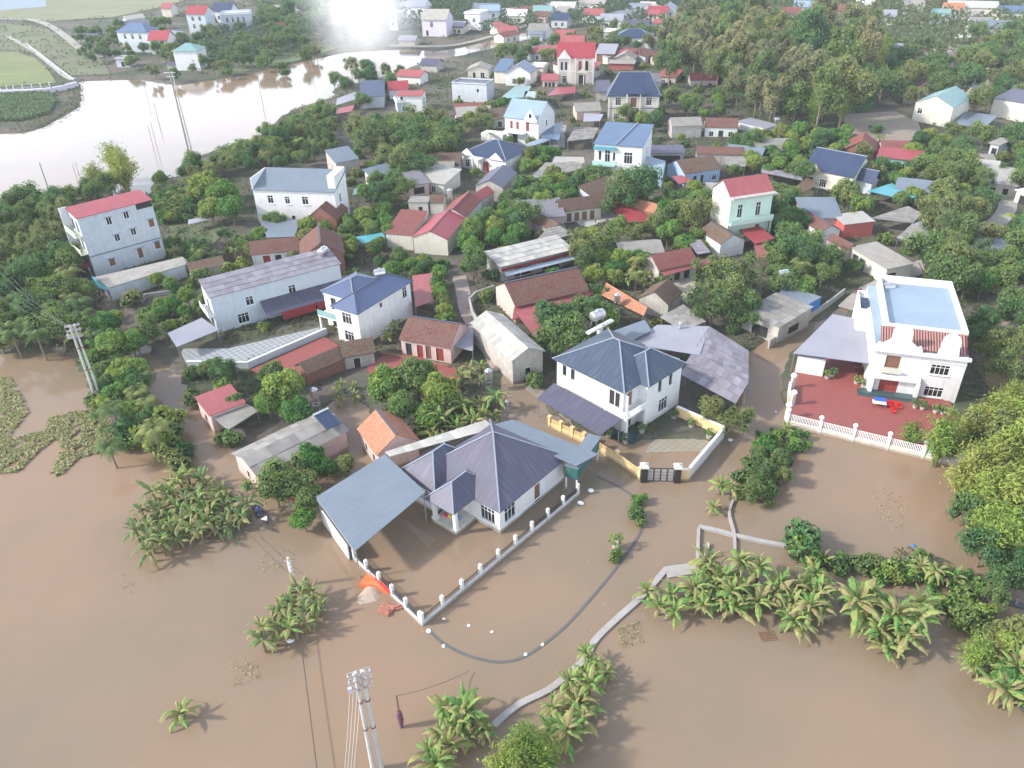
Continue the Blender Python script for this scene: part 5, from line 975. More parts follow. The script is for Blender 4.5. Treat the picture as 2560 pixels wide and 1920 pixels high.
# ================================================================ water, land, roads, yards
def pol(pts, z=0.0): return np.array([[W(p, z).x, W(p, z).y] for p in pts])
def inside(P, poly):
    x, y = P[:, 0], P[:, 1]; res = np.zeros(len(P), bool); n_ = len(poly)
    for i in range(n_):
        x0, y0 = poly[i]; x1, y1 = poly[(i + 1) % n_]
        if y0 == y1: continue
        cnd = ((y0 > y) != (y1 > y)) & (x < (x1 - x0) * (y - y0) / (y1 - y0) + x0); res ^= cnd
    return res
RIVER = [a(-500, 830), a(0, 825), a(150, 815), a(280, 780), a(420, 700), a(505, 645), a(488, 500), a(600, 492), a(860, 492), a(1080, 525), a(1500, 465), a(1830, 385), a(2100, 325),
         b(420, 305), b(560, 300), b(700, 318), b(1000, 262), b(1200, 212), b(1400, 165), b(1440, 200), b(1050, 300), b(860, 345), b(640, 385), b(480, 440), b(300, 500), b(80, 540), a(2050, 600), a(1830, 660), a(1700, 730), a(1640, 810), a(1540, 865),
         a(1350, 910), a(1160, 990), a(1100, 1085), a(930, 1115), a(920, 1195), a(720, 1240), a(690, 1150), a(350, 1180), a(150, 1230), a(40, 1400), a(-500, 1600)]
FLOOD = [F(*p) for p in [(-500, 745), (0, 762), (60, 758), (150, 772), (205, 850), (225, 930), (300, 960), (335, 905), (312, 850), (268, 770), (248, 700), (205, 650), (160, 600), (175, 590), (235, 640), (282, 700), (350, 785), (425, 855), (440, 905), (520, 1000),
    (560, 960), (600, 930), (690, 900), (700, 870), (770, 850), (790, 885), (870, 950), (980, 930), (1060, 900), (1090, 860), (1075, 790), (1035, 700), (1060, 695), (1105, 790), (1150, 850), (1190, 830), (1180, 900), (1260, 930), (1340, 960), (1450, 945), (1530, 960), (1480, 1020), (1570, 930), (1600, 900),
    (1600, 800), (1625, 755), (1715, 715), (1790, 680), (1830, 655), (1850, 670), (1780, 715), (1700, 765), (1685, 850), (1690, 905), (1760, 930), (2075, 1005), (2075, 1060), (2100, 1150), (2160, 1235), (2280, 1300), (2600, 1400), (2900, 1900), (-700, 1900)]]
POND = [F(*p) for p in [(2130, 840), (2125, 770), (2150, 640), (2215, 620), (2400, 640), (2400, 860), (2212, 870)]]
DIKE = [F(*p) for p in [(1700, 1182), (1960, 1212), (2212, 1285), (2300, 1310), (2300, 1335), (2150, 1300), (1950, 1240), (1700, 1198)]]
CORNER = [F(*p) for p in [(2110, 1370), (2212, 1340), (2500, 1400), (2500, 1620), (2250, 1570), (2170, 1520), (2110, 1450)]]
watermat = None
def make_water():
    mt, t, p, out = _nodes('flood_water'); g = _geo(t).outputs['Position']
    n1 = _noise(t, .018, 4, .55, g); n2 = _noise(t, .09, 5, .6, g)
    c1 = _mix(t, _ramp(t, n1, [(.4, 0.), (.62, 1.)]), (.262, .176, .116), (.2, .16, .114))
    c2 = _mix(t, _ramp(t, n2, [(.42, 0.), (.75, .45)]), c1, (.175, .15, .1))
    t.links.new(c2, p.inputs['Base Color']); p.inputs['Roughness'].default_value = .07; p.inputs['IOR'].default_value = 1.33
    r1 = _noise(t, .8, 3, .5, g); r2 = _noise(t, 4.0, 2, .5, g)
    ad = t.nodes.new('ShaderNodeMath'); ad.operation = 'MULTIPLY_ADD'; ad.inputs[1].default_value = .25
    t.links.new(r2, ad.inputs[0]); t.links.new(r1, ad.inputs[2])
    _bump(t, p, ad.outputs[0], .06, .2)
    return mt
watermat = make_water()
mb = MB(); mb.face([(-3500, -600, 0), (3500, -600, 0), (3500, 5200, 0), (-3500, 5200, 0)]); ob = mb.build('water', watermat); ob['kind'] = 'structure'
def landmat():
    mt, t, p, out = _nodes('village_soil'); g = _geo(t).outputs['Position']
    n1 = _noise(t, .06, 6, .65, g); n2 = _noise(t, .9, 5, .7, g); n3 = _noise(t, .02, 3, .5, g)
    c1 = _mix(t, _ramp(t, n2, [(.3, 0.), (.7, 1.)]), (.075, .062, .05), (.15, .13, .105))
    c2 = _mix(t, _ramp(t, n1, [(.42, 0.), (.58, 1.)]), c1, (.045, .06, .03))
    c3 = _mix(t, _ramp(t, n3, [(.55, 0.), (.7, .5)]), c2, (.14, .12, .095))
    t.links.new(c3, p.inputs['Base Color']); p.inputs['Roughness'].default_value = .95
    _bump(t, p, n2, .15, .8); return mt
step_ = 1.6; gx = np.arange(-420, 420.1, step_); gy = np.arange(28, 700.1, step_)
XX, YY = np.meshgrid(gx, gy); PP = np.stack([XX.ravel(), YY.ravel()], 1)
rp, fp, pp = pol(RIVER), pol(FLOOD), pol(POND)
wet = inside(PP, rp) | inside(PP, fp) | inside(PP, pp); wet &= ~(inside(PP, pol(DIKE)) | inside(PP, pol(CORNER)))
land = (~wet).astype(float).reshape(XX.shape)
def blur(A_):
    B2 = np.pad(A_, 1, mode='edge'); return (B2[:-2, 1:-1] + B2[2:, 1:-1] + B2[1:-1, :-2] + B2[1:-1, 2:] + 2 * B2[1:-1, 1:-1]) / 6
rs_ = np.random.RandomState(5); nz = rs_.rand(*land.shape)
for _ in range(2): land = blur(land)
for _ in range(3): nz = blur(nz)
HT = (land - .5) * 2.2 + (nz - .5) * 1.2
HT = np.clip(HT, -1.2, .38) + np.where(HT > .2, (nz - .5) * .3, 0)
# raised bank under the eucalyptus wood and behind the dirt slope
bx, by = W(F(1760, 190)).x, W(F(1760, 190)).y
HT += np.where(HT > .1, 2.6 * np.exp(-(((XX - bx) / 45) ** 2 + ((YY - by) / 55) ** 2)), 0)
LANDGRID = (gx, gy, HT)
def ground_z(x, y):
    i = min(max(int((x + 420) / step_), 0), len(gx) - 2); j = min(max(int((y - 28) / step_), 0), len(gy) - 2)
    return float(HT[j, i])
nyy, nxx = XX.shape; vs = np.stack([XX.ravel(), YY.ravel(), HT.ravel()], 1)
ii = (np.arange(nyy - 1)[:, None] * nxx + np.arange(nxx - 1)[None, :]).ravel()
hz_ = HT.ravel(); fc = np.stack([ii, ii + 1, ii + nxx + 1, ii + nxx], 1)
keep = (np.maximum.reduce([hz_[fc[:, q_]] for q_ in range(4)]) > -.3); fc = fc[keep]
def np_mesh(name, vs, fc, mats, uv=None, smooth=False):
    me = bpy.data.meshes.new(name); nf, kk = fc.shape
    me.vertices.add(len(vs)); me.vertices.foreach_set('co', np.asarray(vs, np.float32).ravel())
    me.loops.add(nf * kk); me.loops.foreach_set('vertex_index', fc.astype(np.int32).ravel())
    me.polygons.add(nf); me.polygons.foreach_set('loop_start', np.arange(0, nf * kk, kk, dtype=np.int32)); me.polygons.foreach_set('loop_total', np.full(nf, kk, np.int32))
    if smooth: me.polygons.foreach_set('use_smooth', np.ones(nf, bool))
    for mm in mats: me.materials.append(mm)
    me.update(calc_edges=True); return me
me = np_mesh('ground', vs, fc, [landmat()], smooth=True); ob = bpy.data.objects.new('ground', me); link(ob); ob['kind'] = 'structure'
soil = me.materials[0]
mb = MB()
for x0, x1, y0, y1 in ((-3500, -419, 150, 5200), (419, 3500, 60, 5200), (-419, 419, 699, 5200)): mb.face([(x0, y0, .3), (x1, y0, .3), (x1, y1, .3), (x0, y1, .3)])
ob = mb.build('outer_ground', soil); ob['kind'] = 'structure'

def fieldmat(name, c1_, c2_, sc=.35):
    mt, t, p, out = _nodes(name); g = _geo(t).outputs['Position']
    n1 = _noise(t, sc, 5, .6, _scalevec(t, g, (.06, 1, 1))); n2 = _noise(t, .03, 4, .6, g)
    x = _mix(t, _ramp(t, n1, [(.35, 0.), (.65, 1.)]), c1_, c2_); x = _mix(t, _ramp(t, n2, [(.4, 0.), (.65, .6)]), x, (.13, .155, .07))
    t.links.new(x, p.inputs['Base Color']); p.inputs['Roughness'].default_value = .95; MATS[name] = mt; return mt
straw = fieldmat('straw_field', (.23, .22, .13), (.16, .165, .095)); greenf = fieldmat('rice_green', (.13, .165, .05), (.19, .2, .08)); gbrown = fieldmat('brown_field', (.14, .14, .085), (.1, .115, .065))
sheet_ground('field', [A1(-1500, -100), A1(-1500, 170), A1(0, 160), A1(380, 185), A1(960, 150), A1(1500, 40), A1(1800, -90)], .62, straw, .5)
sheet_ground('field', [A1(-900, 450), A1(-900, 760), A1(0, 750), A1(200, 735), A1(490, 715), A1(400, 580), A1(300, 500), A1(120, 450)], .64, greenf, .5)
sheet_ground('field', [A1(400, 480), A1(620, 650), A1(960, 640), A1(880, 520), A1(560, 330), A1(380, 230), A1(0, 200), A1(0, 420), A1(200, 440)], .60, gbrown, .5)
sheet_ground('field', [a(1240, 320), a(1240, 430), a(1500, 440), a(1840, 370), a(2060, 300), a(1960, 210), a(1700, 280)], .61, fieldmat('bank_green', (.08, .125, .055), (.13, .155, .08)), .5)
sheet_ground('field', [a(2000, 0), a(1560, 0), a(1580, 60), a(1900, 110), a(2050, 80)], .61, greenf, .5)
sheet_ground('pond_water', [F(-300, -60), F(-300, 25), F(0, 22), F(100, 14), F(95, -30)], .66, plain('pond_blue', (.2, .26, .3), .6, 0, .2), .5)
def road(name, pts, wd, z, mat, th=.3, kind='structure', label=None):
    V = [W(p, 0) for p in pts]; V = [Vector((v.x, v.y, 0)) for v in V]
    S_ = []
    for i in range(len(V) - 1):       # smooth the line a little
        p0, p1, p2, p3 = V[max(i - 1, 0)], V[i], V[i + 1], V[min(i + 2, len(V) - 1)]
        for j in range(4):
            t_ = j / 4; S_.append(.5 * ((2 * p1) + (p2 - p0) * t_ + (2 * p0 - 5 * p1 + 4 * p2 - p3) * t_ ** 2 + (3 * p1 - p0 - 3 * p2 + p3) * t_ ** 3))
    S_.append(V[-1]); Lf, Rt = [], []
    for i, p in enumerate(S_):
        dd = (S_[min(i + 1, len(S_) - 1)] - S_[max(i - 1, 0)]).normalized(); nn = Vector((-dd.y, dd.x, 0))
        Lf.append(p + nn * wd / 2); Rt.append(p - nn * wd / 2)
    mb = MB()
    for i in range(len(S_) - 1):
        up = Vector((0, 0, z)); dn = Vector((0, 0, z - th))
        mb.face([Rt[i] + up, Rt[i + 1] + up, Lf[i + 1] + up, Lf[i] + up]); mb.face([Rt[i] + dn, Rt[i + 1] + dn, Rt[i + 1] + up, Rt[i] + up]); mb.face([Lf[i + 1] + dn, Lf[i] + dn, Lf[i] + up, Lf[i + 1] + up])
    for i_, fl in ((0, 1), (-1, 0)): mb.face([Lf[i_] + dn, Rt[i_] + dn, Rt[i_] + up, Lf[i_] + up] if fl else [Rt[i_] + dn, Lf[i_] + dn, Lf[i_] + up, Rt[i_] + up])
    ob = mb.build(name, mat)
    if kind: ob['kind'] = kind
    return ob, S_
roadmat = plaster('village_road', (.36, .33, .29), .7); pale_road = plaster('pale_road', (.33, .31, .27), .6)
ROADS = []
ROADS.append((np.array([[W(F(*p_)).x, W(F(*p_)).y] for p_ in [(1640, 900), (1645, 850), (1650, 800), (1660, 760), (1700, 735), (1745, 710), (1790, 685), (1850, 650)]]), 4.2))
ROADS.append((np.array([[W(F(*p_)).x, W(F(*p_)).y] for p_ in [(480, 960), (450, 900), (420, 860), (370, 810), (330, 770), (300, 730)]]), 2.3))
def rd(*a_, **k_):
    o_, s_ = road(*a_, **k_); ROADS.append((np.array([[v.x, v.y] for v in s_]), a_[2] / 2)); return o_
rd('road', [A5(1420, 1150), A5(1300, 1200), A5(1180, 1250), A5(1040, 1330), A5(900, 1400), h(1140, 830)], 4.0, .5, roadmat)
rd('road', [A5(1870, 260), A5(1930, 420), A5(2040, 580), A5(2070, 680), A5(1990, 800), A5(1850, 900)], 3.6, .5, pale_road)
rd('road', [A5(2010, 200), A5(1870, 260), A5(1830, 330)], 3.0, .5, roadmat)
rd('path', [e(855, 380), e(880, 480), e(905, 600), e(960, 700), e(1040, 830), e(1110, 960)], 2.6, .47, plaster('pink_lane', (.36, .28, .25), .7))
rd('path', [A6(420, 60), A6(400, 180), A6(400, 260)], 4.5, .5, plaster('grey_yard', (.3, .29, .29), .5))
rd('path', [A1(0, 170), A1(250, 178), A1(370, 205), A1(480, 260), A1(600, 350), A1(760, 480), A1(880, 505)], 3.5, .72, pale_road)
rd('path', [A1(60, 320), A1(280, 440), A1(420, 545), A1(560, 660), A1(640, 700)], 2.4, .72, pale_road)
rd('path', [A2(1150, 405), A2(1580, 412), A2(1830, 380), A2(2210, 275), A3(120, 225)], 3.2, .7, pale_road)
redp = redfloor
def yard(name, pts, z, mat, t=.35): return sheet_ground(name, pts, z, mat, t)
yard('red_courtyard', [n(768, 150), n(1810, 435), Z2(1800, 1430), Z2(1700, 1250), Z2(1000, 900), Z2(990, 560), Z2(240, 800), Z2(160, 1010)], .62, redp, .9)
yard('red_courtyard', [d(1540, 1190), d(1640, 1240), d(1890, 1200), d(2100, 1110), d(2080, 1040), d(1990, 985)], .66, redp, .6)
yard('red_courtyard', [e(290, 930), e(310, 980), e(700, 960), e(840, 1080), e(870, 1040), e(830, 930), e(560, 850), e(400, 850)], .66, redp, .6)
tilem = None
def tilemat():
    mt, t, p, _ = _nodes('star_tiles'); g = _geo(t).outputs['Position']
    ck = t.nodes.new('ShaderNodeTexChecker'); ck.inputs['Scale'].default_value = 1.6; ck.inputs['Color1'].default_value = (.36, .36, .35, 1); ck.inputs['Color2'].default_value = (.2, .24, .27, 1)
    t.links.new(g, ck.inputs['Vector']); t.links.new(_mix(t, _ramp(t, _noise(t, .6, 5, .6, g), [(.4, 0.), (.7, .4)]), ck.outputs[0], (.3, .28, .25)), p.inputs['Base Color']); return mt
yard('tiled_forecourt', [d(1110, 1080), d(1160, 1180), d(1430, 1170), d(2000, 960), d(1960, 930), d(1400, 1060), d(1130, 1060)], .7, tilemat(), .6)
def pavmat():
    mt, t, p, _ = _nodes('old_paving'); g = _geo(t).outputs['Position']
    br = t.nodes.new('ShaderNodeTexBrick'); br.inputs['Scale'].default_value = 1; br.inputs['Brick Width'].default_value = .8; br.inputs['Row Height'].default_value = .8; br.offset = 0
    br.inputs['Mortar Size'].default_value = .04; br.inputs['Color1'].default_value = (.3, .28, .23, 1); br.inputs['Color2'].default_value = (.26, .25, .2, 1); br.inputs['Mortar'].default_value = (.16, .15, .11, 1)
    rt = t.nodes.new('ShaderNodeMapping'); rt.inputs['Rotation'].default_value = (0, 0, .84); t.links.new(g, rt.inputs['Vector']); t.links.new(rt.outputs[0], br.inputs['Vector'])
    t.links.new(_mix(t, _ramp(t, _noise(t, .35, 5, .6, g), [(.4, 0.), (.7, .7)]), br.outputs['Color'], (.26, .2, .12)), p.inputs['Base Color']); p.inputs['Roughness'].default_value = .5; return mt
yard('paved_yard', [k(980, 1110), k(1060, 1010), k(1210, 830), k(1590, 950), k(1470, 1100)], .05, pavmat(), .4)
yard('red_soil_yard', [k(1225, 760), k(1590, 930), k(1720, 800), k(1700, 720), k(1260, 560)], .3, plaster('red_soil', (.3, .14, .08), .6))
yard('sandy_yard', [A6(1320, 1420), A6(1560, 1640), A6(1640, 1560), A6(1640, 1420), A6(1500, 1360)], .45, plaster('sandy_soil', (.4, .35, .29), .6))
yard('paved_yard', [A6(560, 900), A6(640, 960), A6(1000, 860), A6(760, 790), A6(440, 830)], .45, concrete)
yard('sandy_yard', [k(40, 600), k(180, 700), k(420, 900), k(280, 560), k(190, 500)], .2, plaster('grey_mud', (.25, .22, .18), .6))
yard('dirt_slope', [A4(640, 990), A4(720, 1150), A4(1000, 1240), A4(1350, 1200), A4(1300, 1060), A4(1100, 960)], 2.4, plaster('dry_slope', (.27, .22, .17), .8), 2.5)
yard('clearing', [A4(1340, 540), A4(1700, 620), A4(1900, 520), A4(1720, 380), A4(1420, 400)], .7, plaster('bright_clearing', (.55, .49, .4), .5))
yard('clearing', [A5(1880, 1350), A5(2300, 1440), A5(2300, 1340), A5(2000, 1280)], .6, plaster('sandy_clearing', (.5, .36, .22), .5))
yard('garden_plot', [a(1040, 1300), a(1040, 1560), a(1280, 1540), a(1400, 1400), a(1150, 1280)], .5, gbrown)
# riverside embankment wall at far left
V = [W(A1(440, 830)), W(A1(662, 826)), W(A1(655, 740)), W(A1(440, 790))]
def strip_wall(name, label, pts, ht, wd, mat, z0=-.5, cat='wall', group=None, cap=None):
    V = [W(p, 0) for p in pts]; C = V[0]; root = empty(name, label, cat, (C.x, C.y, 0), 0, group); mb = MB()
    for i in range(len(V) - 1):
        A_, B2 = V[i] - C, V[i + 1] - C; A_.z = B2.z = (ht + z0) / 2; mb.beam(A_, B2 + (B2 - A_).normalized() * wd * .48, wd, ht - z0)
    mb.build('wall', mat, root)
    if cap:
        mb = MB()
        for i in range(len(V) - 1):
            A_, B2 = V[i] - C, V[i + 1] - C; A_.z = B2.z = ht + .042; mb.beam(A_, B2, wd + .08, .08)
        mb.build('coping', cap, root)
    return root
strip_wall('embankment', 'pale lilac river embankment wall with a curved end at the far left', [A1(0, 835), A1(300, 825), A1(450, 812), A1(560, 790), A1(662, 762)], 2.2, 1.2, plaster('lilac_wall', (.58, .54, .62), .15), cat='embankment')
# ================================================================ walls, fences, gates
def pt_line(P0, P1, n_): return [P0.lerp(P1, i / n_) for i in range(n_ + 1)]
def spread(proto, places, parent):
    """places = (location, rotation z, scale z); the prototype takes the first"""
    for i, (l_, rz_) in enumerate(places):
        ob = proto if i == 0 else proto.copy()
        if i: link(ob, parent)
        ob.location = l_; ob.rotation_euler = (0, 0, rz_)
def fence(name, label, pts, n_bays, post=(.3, 1.5), base=(.25, .45), bars=.14, barh=1.1, mat=white, barmat=grate, postm=None, cap=None, rails=True, bar_w=.03, first=True):
    V = [W(p, 0) for p in pts]; C = V[0]; root = empty(name, label, 'fence', (C.x, C.y, 0)); mbw = MB(); rl = MB()
    pp_ = []; bb = []
    for i in range(len(V) - 1):
        A_, B2 = V[i] - C, V[i + 1] - C; dd = (B2 - A_).normalized(); an = math.atan2(dd.y, dd.x)
        mbw.beam(A_ + Vector((0, 0, (base[1] - .5) / 2)), B2 + Vector((0, 0, (base[1] - .5) / 2)), base[0], base[1] + .5)
        for j, p in enumerate(pt_line(A_, B2, n_bays[i])):
            if j == n_bays[i] and i < len(V) - 2: continue
            pp_.append((p, an))
        if rails:
            for zz in (base[1] + .08, barh - .06): rl.beam(A_ + Vector((0, 0, zz)), B2 + Vector((0, 0, zz)), .04)
        nb = int((B2 - A_).length / bars)
        for j in range(nb):
            p = A_.lerp(B2, (j + .5) / nb); bb.append((p, an))
    mbw.build('base_wall', mat, root)
    if rl.f: rl.build('rail', barmat, root)
    q_ = post[0] / 2; mp = MB().box(-q_, q_, -q_, q_, -.5, post[1])
    if cap == 'ball': mp.lathe([(.001, post[1]), (q_ * 1.4, post[1] + .06), (q_ * 1.7, post[1] + .3), (q_ * 1.2, post[1] + .48), (.001, post[1] + .55)], 0, 0, 8)
    elif cap: mp.box(-q_ - .07, q_ + .07, -q_ - .07, q_ + .07, post[1] + .001, post[1] + .12)
    spread(mp.build('post', postm or mat, root), pp_, root)
    if bars < 5:
        w_ = bar_w; mbb = MB().box(-w_, w_, -w_ * .6, w_ * .6, base[1], barh)
        ob = mbb.build('bar', barmat, root)
        if len(bb) > 300: bb = bb[::2] if len(bb) < 600 else bb[::3]
        spread(ob, bb, root)
    return root
fence('fence', 'white post fence with thin dark bars along the right side of the bungalow yard', [Z6(850, 1540), Z6(2040, 545)], [9], (.34, 1.75), (.28, .5), .16, 1.2, white, grate)
fence('fence', 'short white fence with posts along the left side of the flooded bungalow yard', [Z6(330, 1040), Z6(835, 1530)], [5], (.34, 1.7), (.28, .5), .25, 1.05, white, grate)
fence('fence', 'yellow balustrade fence between the bungalow and the white villa yard', [k(235, 905), k(600, 1085), k(765, 1185), k(945, 1315)], [4, 1, 1], (.4, 1.7), (.25, .75), .2, 1.45, yellowwall, yellowwall, cap=True, bar_w=.06)
fence('fence', 'long white picket fence on a low wall below the red yard', [n(752, 205), n(1810, 462)], [5], (.42, 2.3), (.3, .8), .2, 1.95, cream, whitepaint, white, 'ball', bar_w=.05)
strip_wall('wall', 'pale blue-white yard wall right of the villa gate', [k(1330, 1325), k(1598, 1005)], 1.9, .28, white, cap=whitepaint)
strip_wall('wall', 'yellow garden wall running back from the corner towards the white villa', [k(1600, 1000), k(1235, 835)], 1.9, .28, yellowwall, cap=whitepaint)
strip_wall('wall', 'short orange-yellow wall stub between gate pillar and yard wall', [k(1262, 1328), k(1322, 1326)], 1.7, .3, yellowwall, cap=whitepaint)
# gate with black pillars
gA, gB = W(k(975, 1335)), W(k(1238, 1340)); gd = (gB - gA); ga = math.atan2(gd.y, gd.x); gc = (gA + gB) / 2
root = empty('gate', 'grey metal double gate between two black pillars with cream caps', 'gate', (gc.x, gc.y, 0), ga); gl = gd.length / 2
blk = plain('black_stone', (.03, .028, .028), .3)
for sx in (-1, 1):
    mb = MB().box(sx * gl - .38, sx * gl + .38, -.38, .38, -.4, 2.3); pl = mb.build('pillar', blk, root)
    mb = MB().box(sx * gl - .55, sx * gl + .55, -.55, .55, 2.301, 2.5); mb.box(sx * gl - .4, sx * gl + .4, -.4, .4, 2.501, 2.66); mb.lathe([(.3, 2.66), (.2, 2.85), (.001, 2.95)], sx * gl, 0, 8); mb.build('cap', cream, pl)
lw = (gl - .4) / 2
for i_ in range(4):
    x0 = -gl + .42 + i_ * (2 * gl - .84) / 4; x1 = x0 + (2 * gl - .84) / 4 - .04
    mb = MB()
    for xa, xb, z0_, z1_ in ((x0, x0 + .07, .05, 2.1), (x1 - .07, x1, .05, 2.1), (x0 + .07, x1 - .07, .05, .14), (x0 + .07, x1 - .07, 2.0, 2.1)): mb.box(xa, xb, -.05, .05, z0_, z1_)
    lf = mb.build('gate_leaf', grate, root); MB().box(x0 + .07, x1 - .07, -.02, .02, .14, 2.0).build('panel', plain('grey_gate_panel', (.5, .48, .46), .4, .3), lf)
    mb = MB()
    for z0_ in (.5, 1.0, 1.5): mb.box(x0 + .15, x1 - .15, -.045, -.021, z0_ - .02, z0_ + .02)
    mb.build('scroll_bar', grate, lf)
# side gate pillars of the red yard
for i_, (p_, lb) in enumerate(((Z2(150, 1175), 'cream gate pillar with white ball lamp at the back corner of the red yard'), (Z2(150, 1345), 'cream gate pillar with white ball lamp beside the pale gate panel'), (Z2(100, 1470), 'cream corner pillar with white flower-shaped lamp where the picket fence begins'))):
    c_ = W(p_, 0); root = empty('gate_pillar', lb, 'pillar', (c_.x, c_.y, 0), .2); MB().box(-.24, .24, -.24, .24, -.4, 2.2).build('pillar', cream, root)
    MB().lathe([(.001, 2.2), (.15, 2.25), (.42, 2.5), (.46, 2.7), (.3, 2.95), (.001, 3.02)], 0, 0, 10).build('lamp', whitepaint, root, smooth=True)
strip_wall('wall', 'low rounded cream wall panel between the ball-lamp pillars', [Z2(120, 1190), Z2(115, 1330)], 1.9, .3, cream)
# kerbs and dikes just above the water
dk = plaster('dike_concrete', (.36, .34, .325), .5); dkd = plaster('wet_kerb', (.1, .1, .1), .3)
def line_thing(name, label, cat, pts, wd, z, mat):
    ob, _ = road(name, pts, wd, z, mat, th=.8, kind=None); tag(ob, label, cat); return ob
line_thing('dike_path', 'winding pale concrete dike path crossing the flood from bottom centre to the right', 'path', [o(925, 1205), o(1090, 1065), o(1300, 960), o(1440, 850), o(1560, 735), o(1620, 620), o(1760, 480), o(1950, 310), o(2110, 130)], .66, .22, dk)
line_thing('dike_path', 'short wide slab of pale dike path beside the banana plants', 'path', [n(10, 1115), n(110, 1100), n(230, 1085)], 1.6, .2, dk)
line_thing('canal_wall', 'thin pale canal wall running up from the wide dike slab', 'canal wall', [n(205, 1085), n(208, 950), n(212, 845)], .35, .35, dk)
line_thing('canal_wall', 'broad grey canal wall leading right from the corner towards the garden dike', 'canal wall', [n(212, 835), n(330, 860), n(440, 890), n(600, 925), n(760, 955)], .6, .3, dk)
line_thing('canal_wall', 'narrow pale canal wall bending up beside the roadside bushes', 'canal wall', [n(432, 1060), n(432, 890), n(400, 750), n(430, 660)], .3, .35, dk)
line_thing('canal_wall', 'short stub of canal wall with a post near the dike junction', 'canal wall', [n(215, 1080), n(250, 1020), n(268, 940)], .3, .45, dk)
line_thing('kerb', 'long dark curved kerb just breaking the water around the plot outside the bungalow fence', 'kerb', [F(925, 1360), F(955, 1388), F(1000, 1412), F(1050, 1427), F(1090, 1430), F(1130, 1420), F(1175, 1392), F(1225, 1350), F(1275, 1295), F(1325, 1235), F(1365, 1180), F(1385, 1145), F(1388, 1105), F(1370, 1075), F(1330, 1048), F(1290, 1030)], .3, .04, dkd)
line_thing('ditch_edge', 'dark ditch edge between the dike gardens and the banana row', 'ditch edge', [n(1960, 1250), n(2060, 1280), n(2212, 1320)], .8, .1, dkd)
strip_wall('wall', 'old dark garden wall winding along the village lane', [e(1070, 480), e(960, 520), e(920, 560), e(940, 640), e(1000, 740)], 1.8, .25, concrete)
strip_wall('wall', 'low white and cream wall below the long pale blue house', [d(1160, 1190), d(1530, 1195), d(2010, 985)], 1.5, .25, aquawall, cap=whitepaint)
strip_wall('wall', 'rough grey wall of stones in front of the brown-tiled veranda house', [e(370, 870), e(560, 900), e(790, 950)], 1.0, .3, brickwall)
strip_wall('wall', 'low grey concrete wall along the flooded lane by the roadside shed', [h(640, 1060), h(880, 900), h(1010, 810), h(1100, 740)], 1.5, .25, concrete)
strip_wall('wall', 'dark garden wall left of the lane behind the roadside trees', [d(1180, 720), d(900, 760), d(880, 790)], 1.2, .25, concrete)
# far bank railings
far_rail = fence('railing', 'white railing along the path down to the river on the far bank', [A1(240, 400), A1(420, 545), A1(640, 708)], [9, 9], (.3, 1.6), (.2, .75), 9, 1.4, whitepaint, whitepaint, rails=True)
fence('railing', 'white posts along the grassy embankment at the far left', [A1(-40, 815), A1(130, 800), A1(440, 775)], [3, 4], (.3, 2.6), (.2, .8), 9, 1.5, whitepaint, whitepaint)

# ================================================================ poles and wires
def solve_h(base, top_px):
    lo, hi = 0., 60.
    for _ in range(40):
        md = (lo + hi) / 2
        if PX((base.x, base.y, md))[1] > top_px[1]: lo = md
        else: hi = md
    return lo
def wire(name, label, P, Q, sag=.6, rad=.03, group=None, mat=grate):
    pts = [Vector(P).lerp(Vector(Q), i / 10) - Vector((0, 0, sag * 4 * (i / 10) * (1 - i / 10))) for i in range(11)]
    C = Vector(P); ob = MB().tube([p - C for p in pts], rad, 4, False).build(name, mat); ob.location = C
    tag(ob, label, 'cable', group); return ob
def twin_pole(label, base, ht, rz_, steel_top=3.2, r0=.2, r1=.13):
    root = empty('utility_pole', label, 'utility pole', (base.x, base.y, 0), rz_)
    for s_ in (-1, 1):
        pl = MB().tube([(s_ * .36, 0, -1), (s_ * .26, 0, ht)], [r0, r1], 10).build('pole', polemat, root, smooth=True)
        mb = MB()
        for zz in (ht * .45, ht * .72): mb.tube([(s_ * (.36 - .1 * zz / ht), 0, zz), (s_ * (.36 - .1 * zz / ht), 0, zz + .12)], r0 * 1.12, 10)
        mb.build('band', plain('rust_band', (.2, .08, .08), .6), pl)
    for zz in (ht - .15, ht - .9, ht - 1.9):
        mb = MB(); mb.beam((-.95, -.2, zz), (.95, -.2, zz), .07); mb.beam((-.95, .2, zz), (.95, .2, zz), .07); mb.build('crossarm', steel, root)
    mb = MB()
    for x0, z0_, x1, z1_ in ((-.9, ht - .9, -.3, ht - 1.9), (.9, ht - .9, .3, ht - 1.9), (-.3, ht - .15, .3, ht - .9), (.3, ht - .15, -.3, ht - .9), (-.3, ht - .9, .3, ht - 1.9), (.3, ht - .9, -.3, ht - 1.9)): mb.beam((x0, -.2, z0_), (x1, -.2, z1_), .06)
    mb.build('brace', steel, root)
    proto = MB().lathe([(.02, 0), (.02, .08), (.06, .1), (.03, .15), (.055, .2), (.03, .24), (.05, .28), (.001, .32)], 0, 0, 8).build('insulator', plain('insulator_grey', (.55, .56, .6), .25), root)
    spread(proto, [(Vector((x_, -.2, zz + .05)), 0) for zz in (ht - .15, ht - .9) for x_ in (-.85, -.45, .45, .85)], root)
    mb = MB(); mb.box(-1.05, -.75, -.45, -.2, ht - 1.75, ht - 1.2); mb.build('fuse_box', plain('lilac_box', (.5, .48, .6), .4), root)
    return root
pb = W(Z5(330, 230), 13.0); pb.z = 0
twin_pole('tall twin concrete utility pole with steel lattice crossarms at the bottom edge', pb, 13.0, R(18), r0=.22, r1=.14)
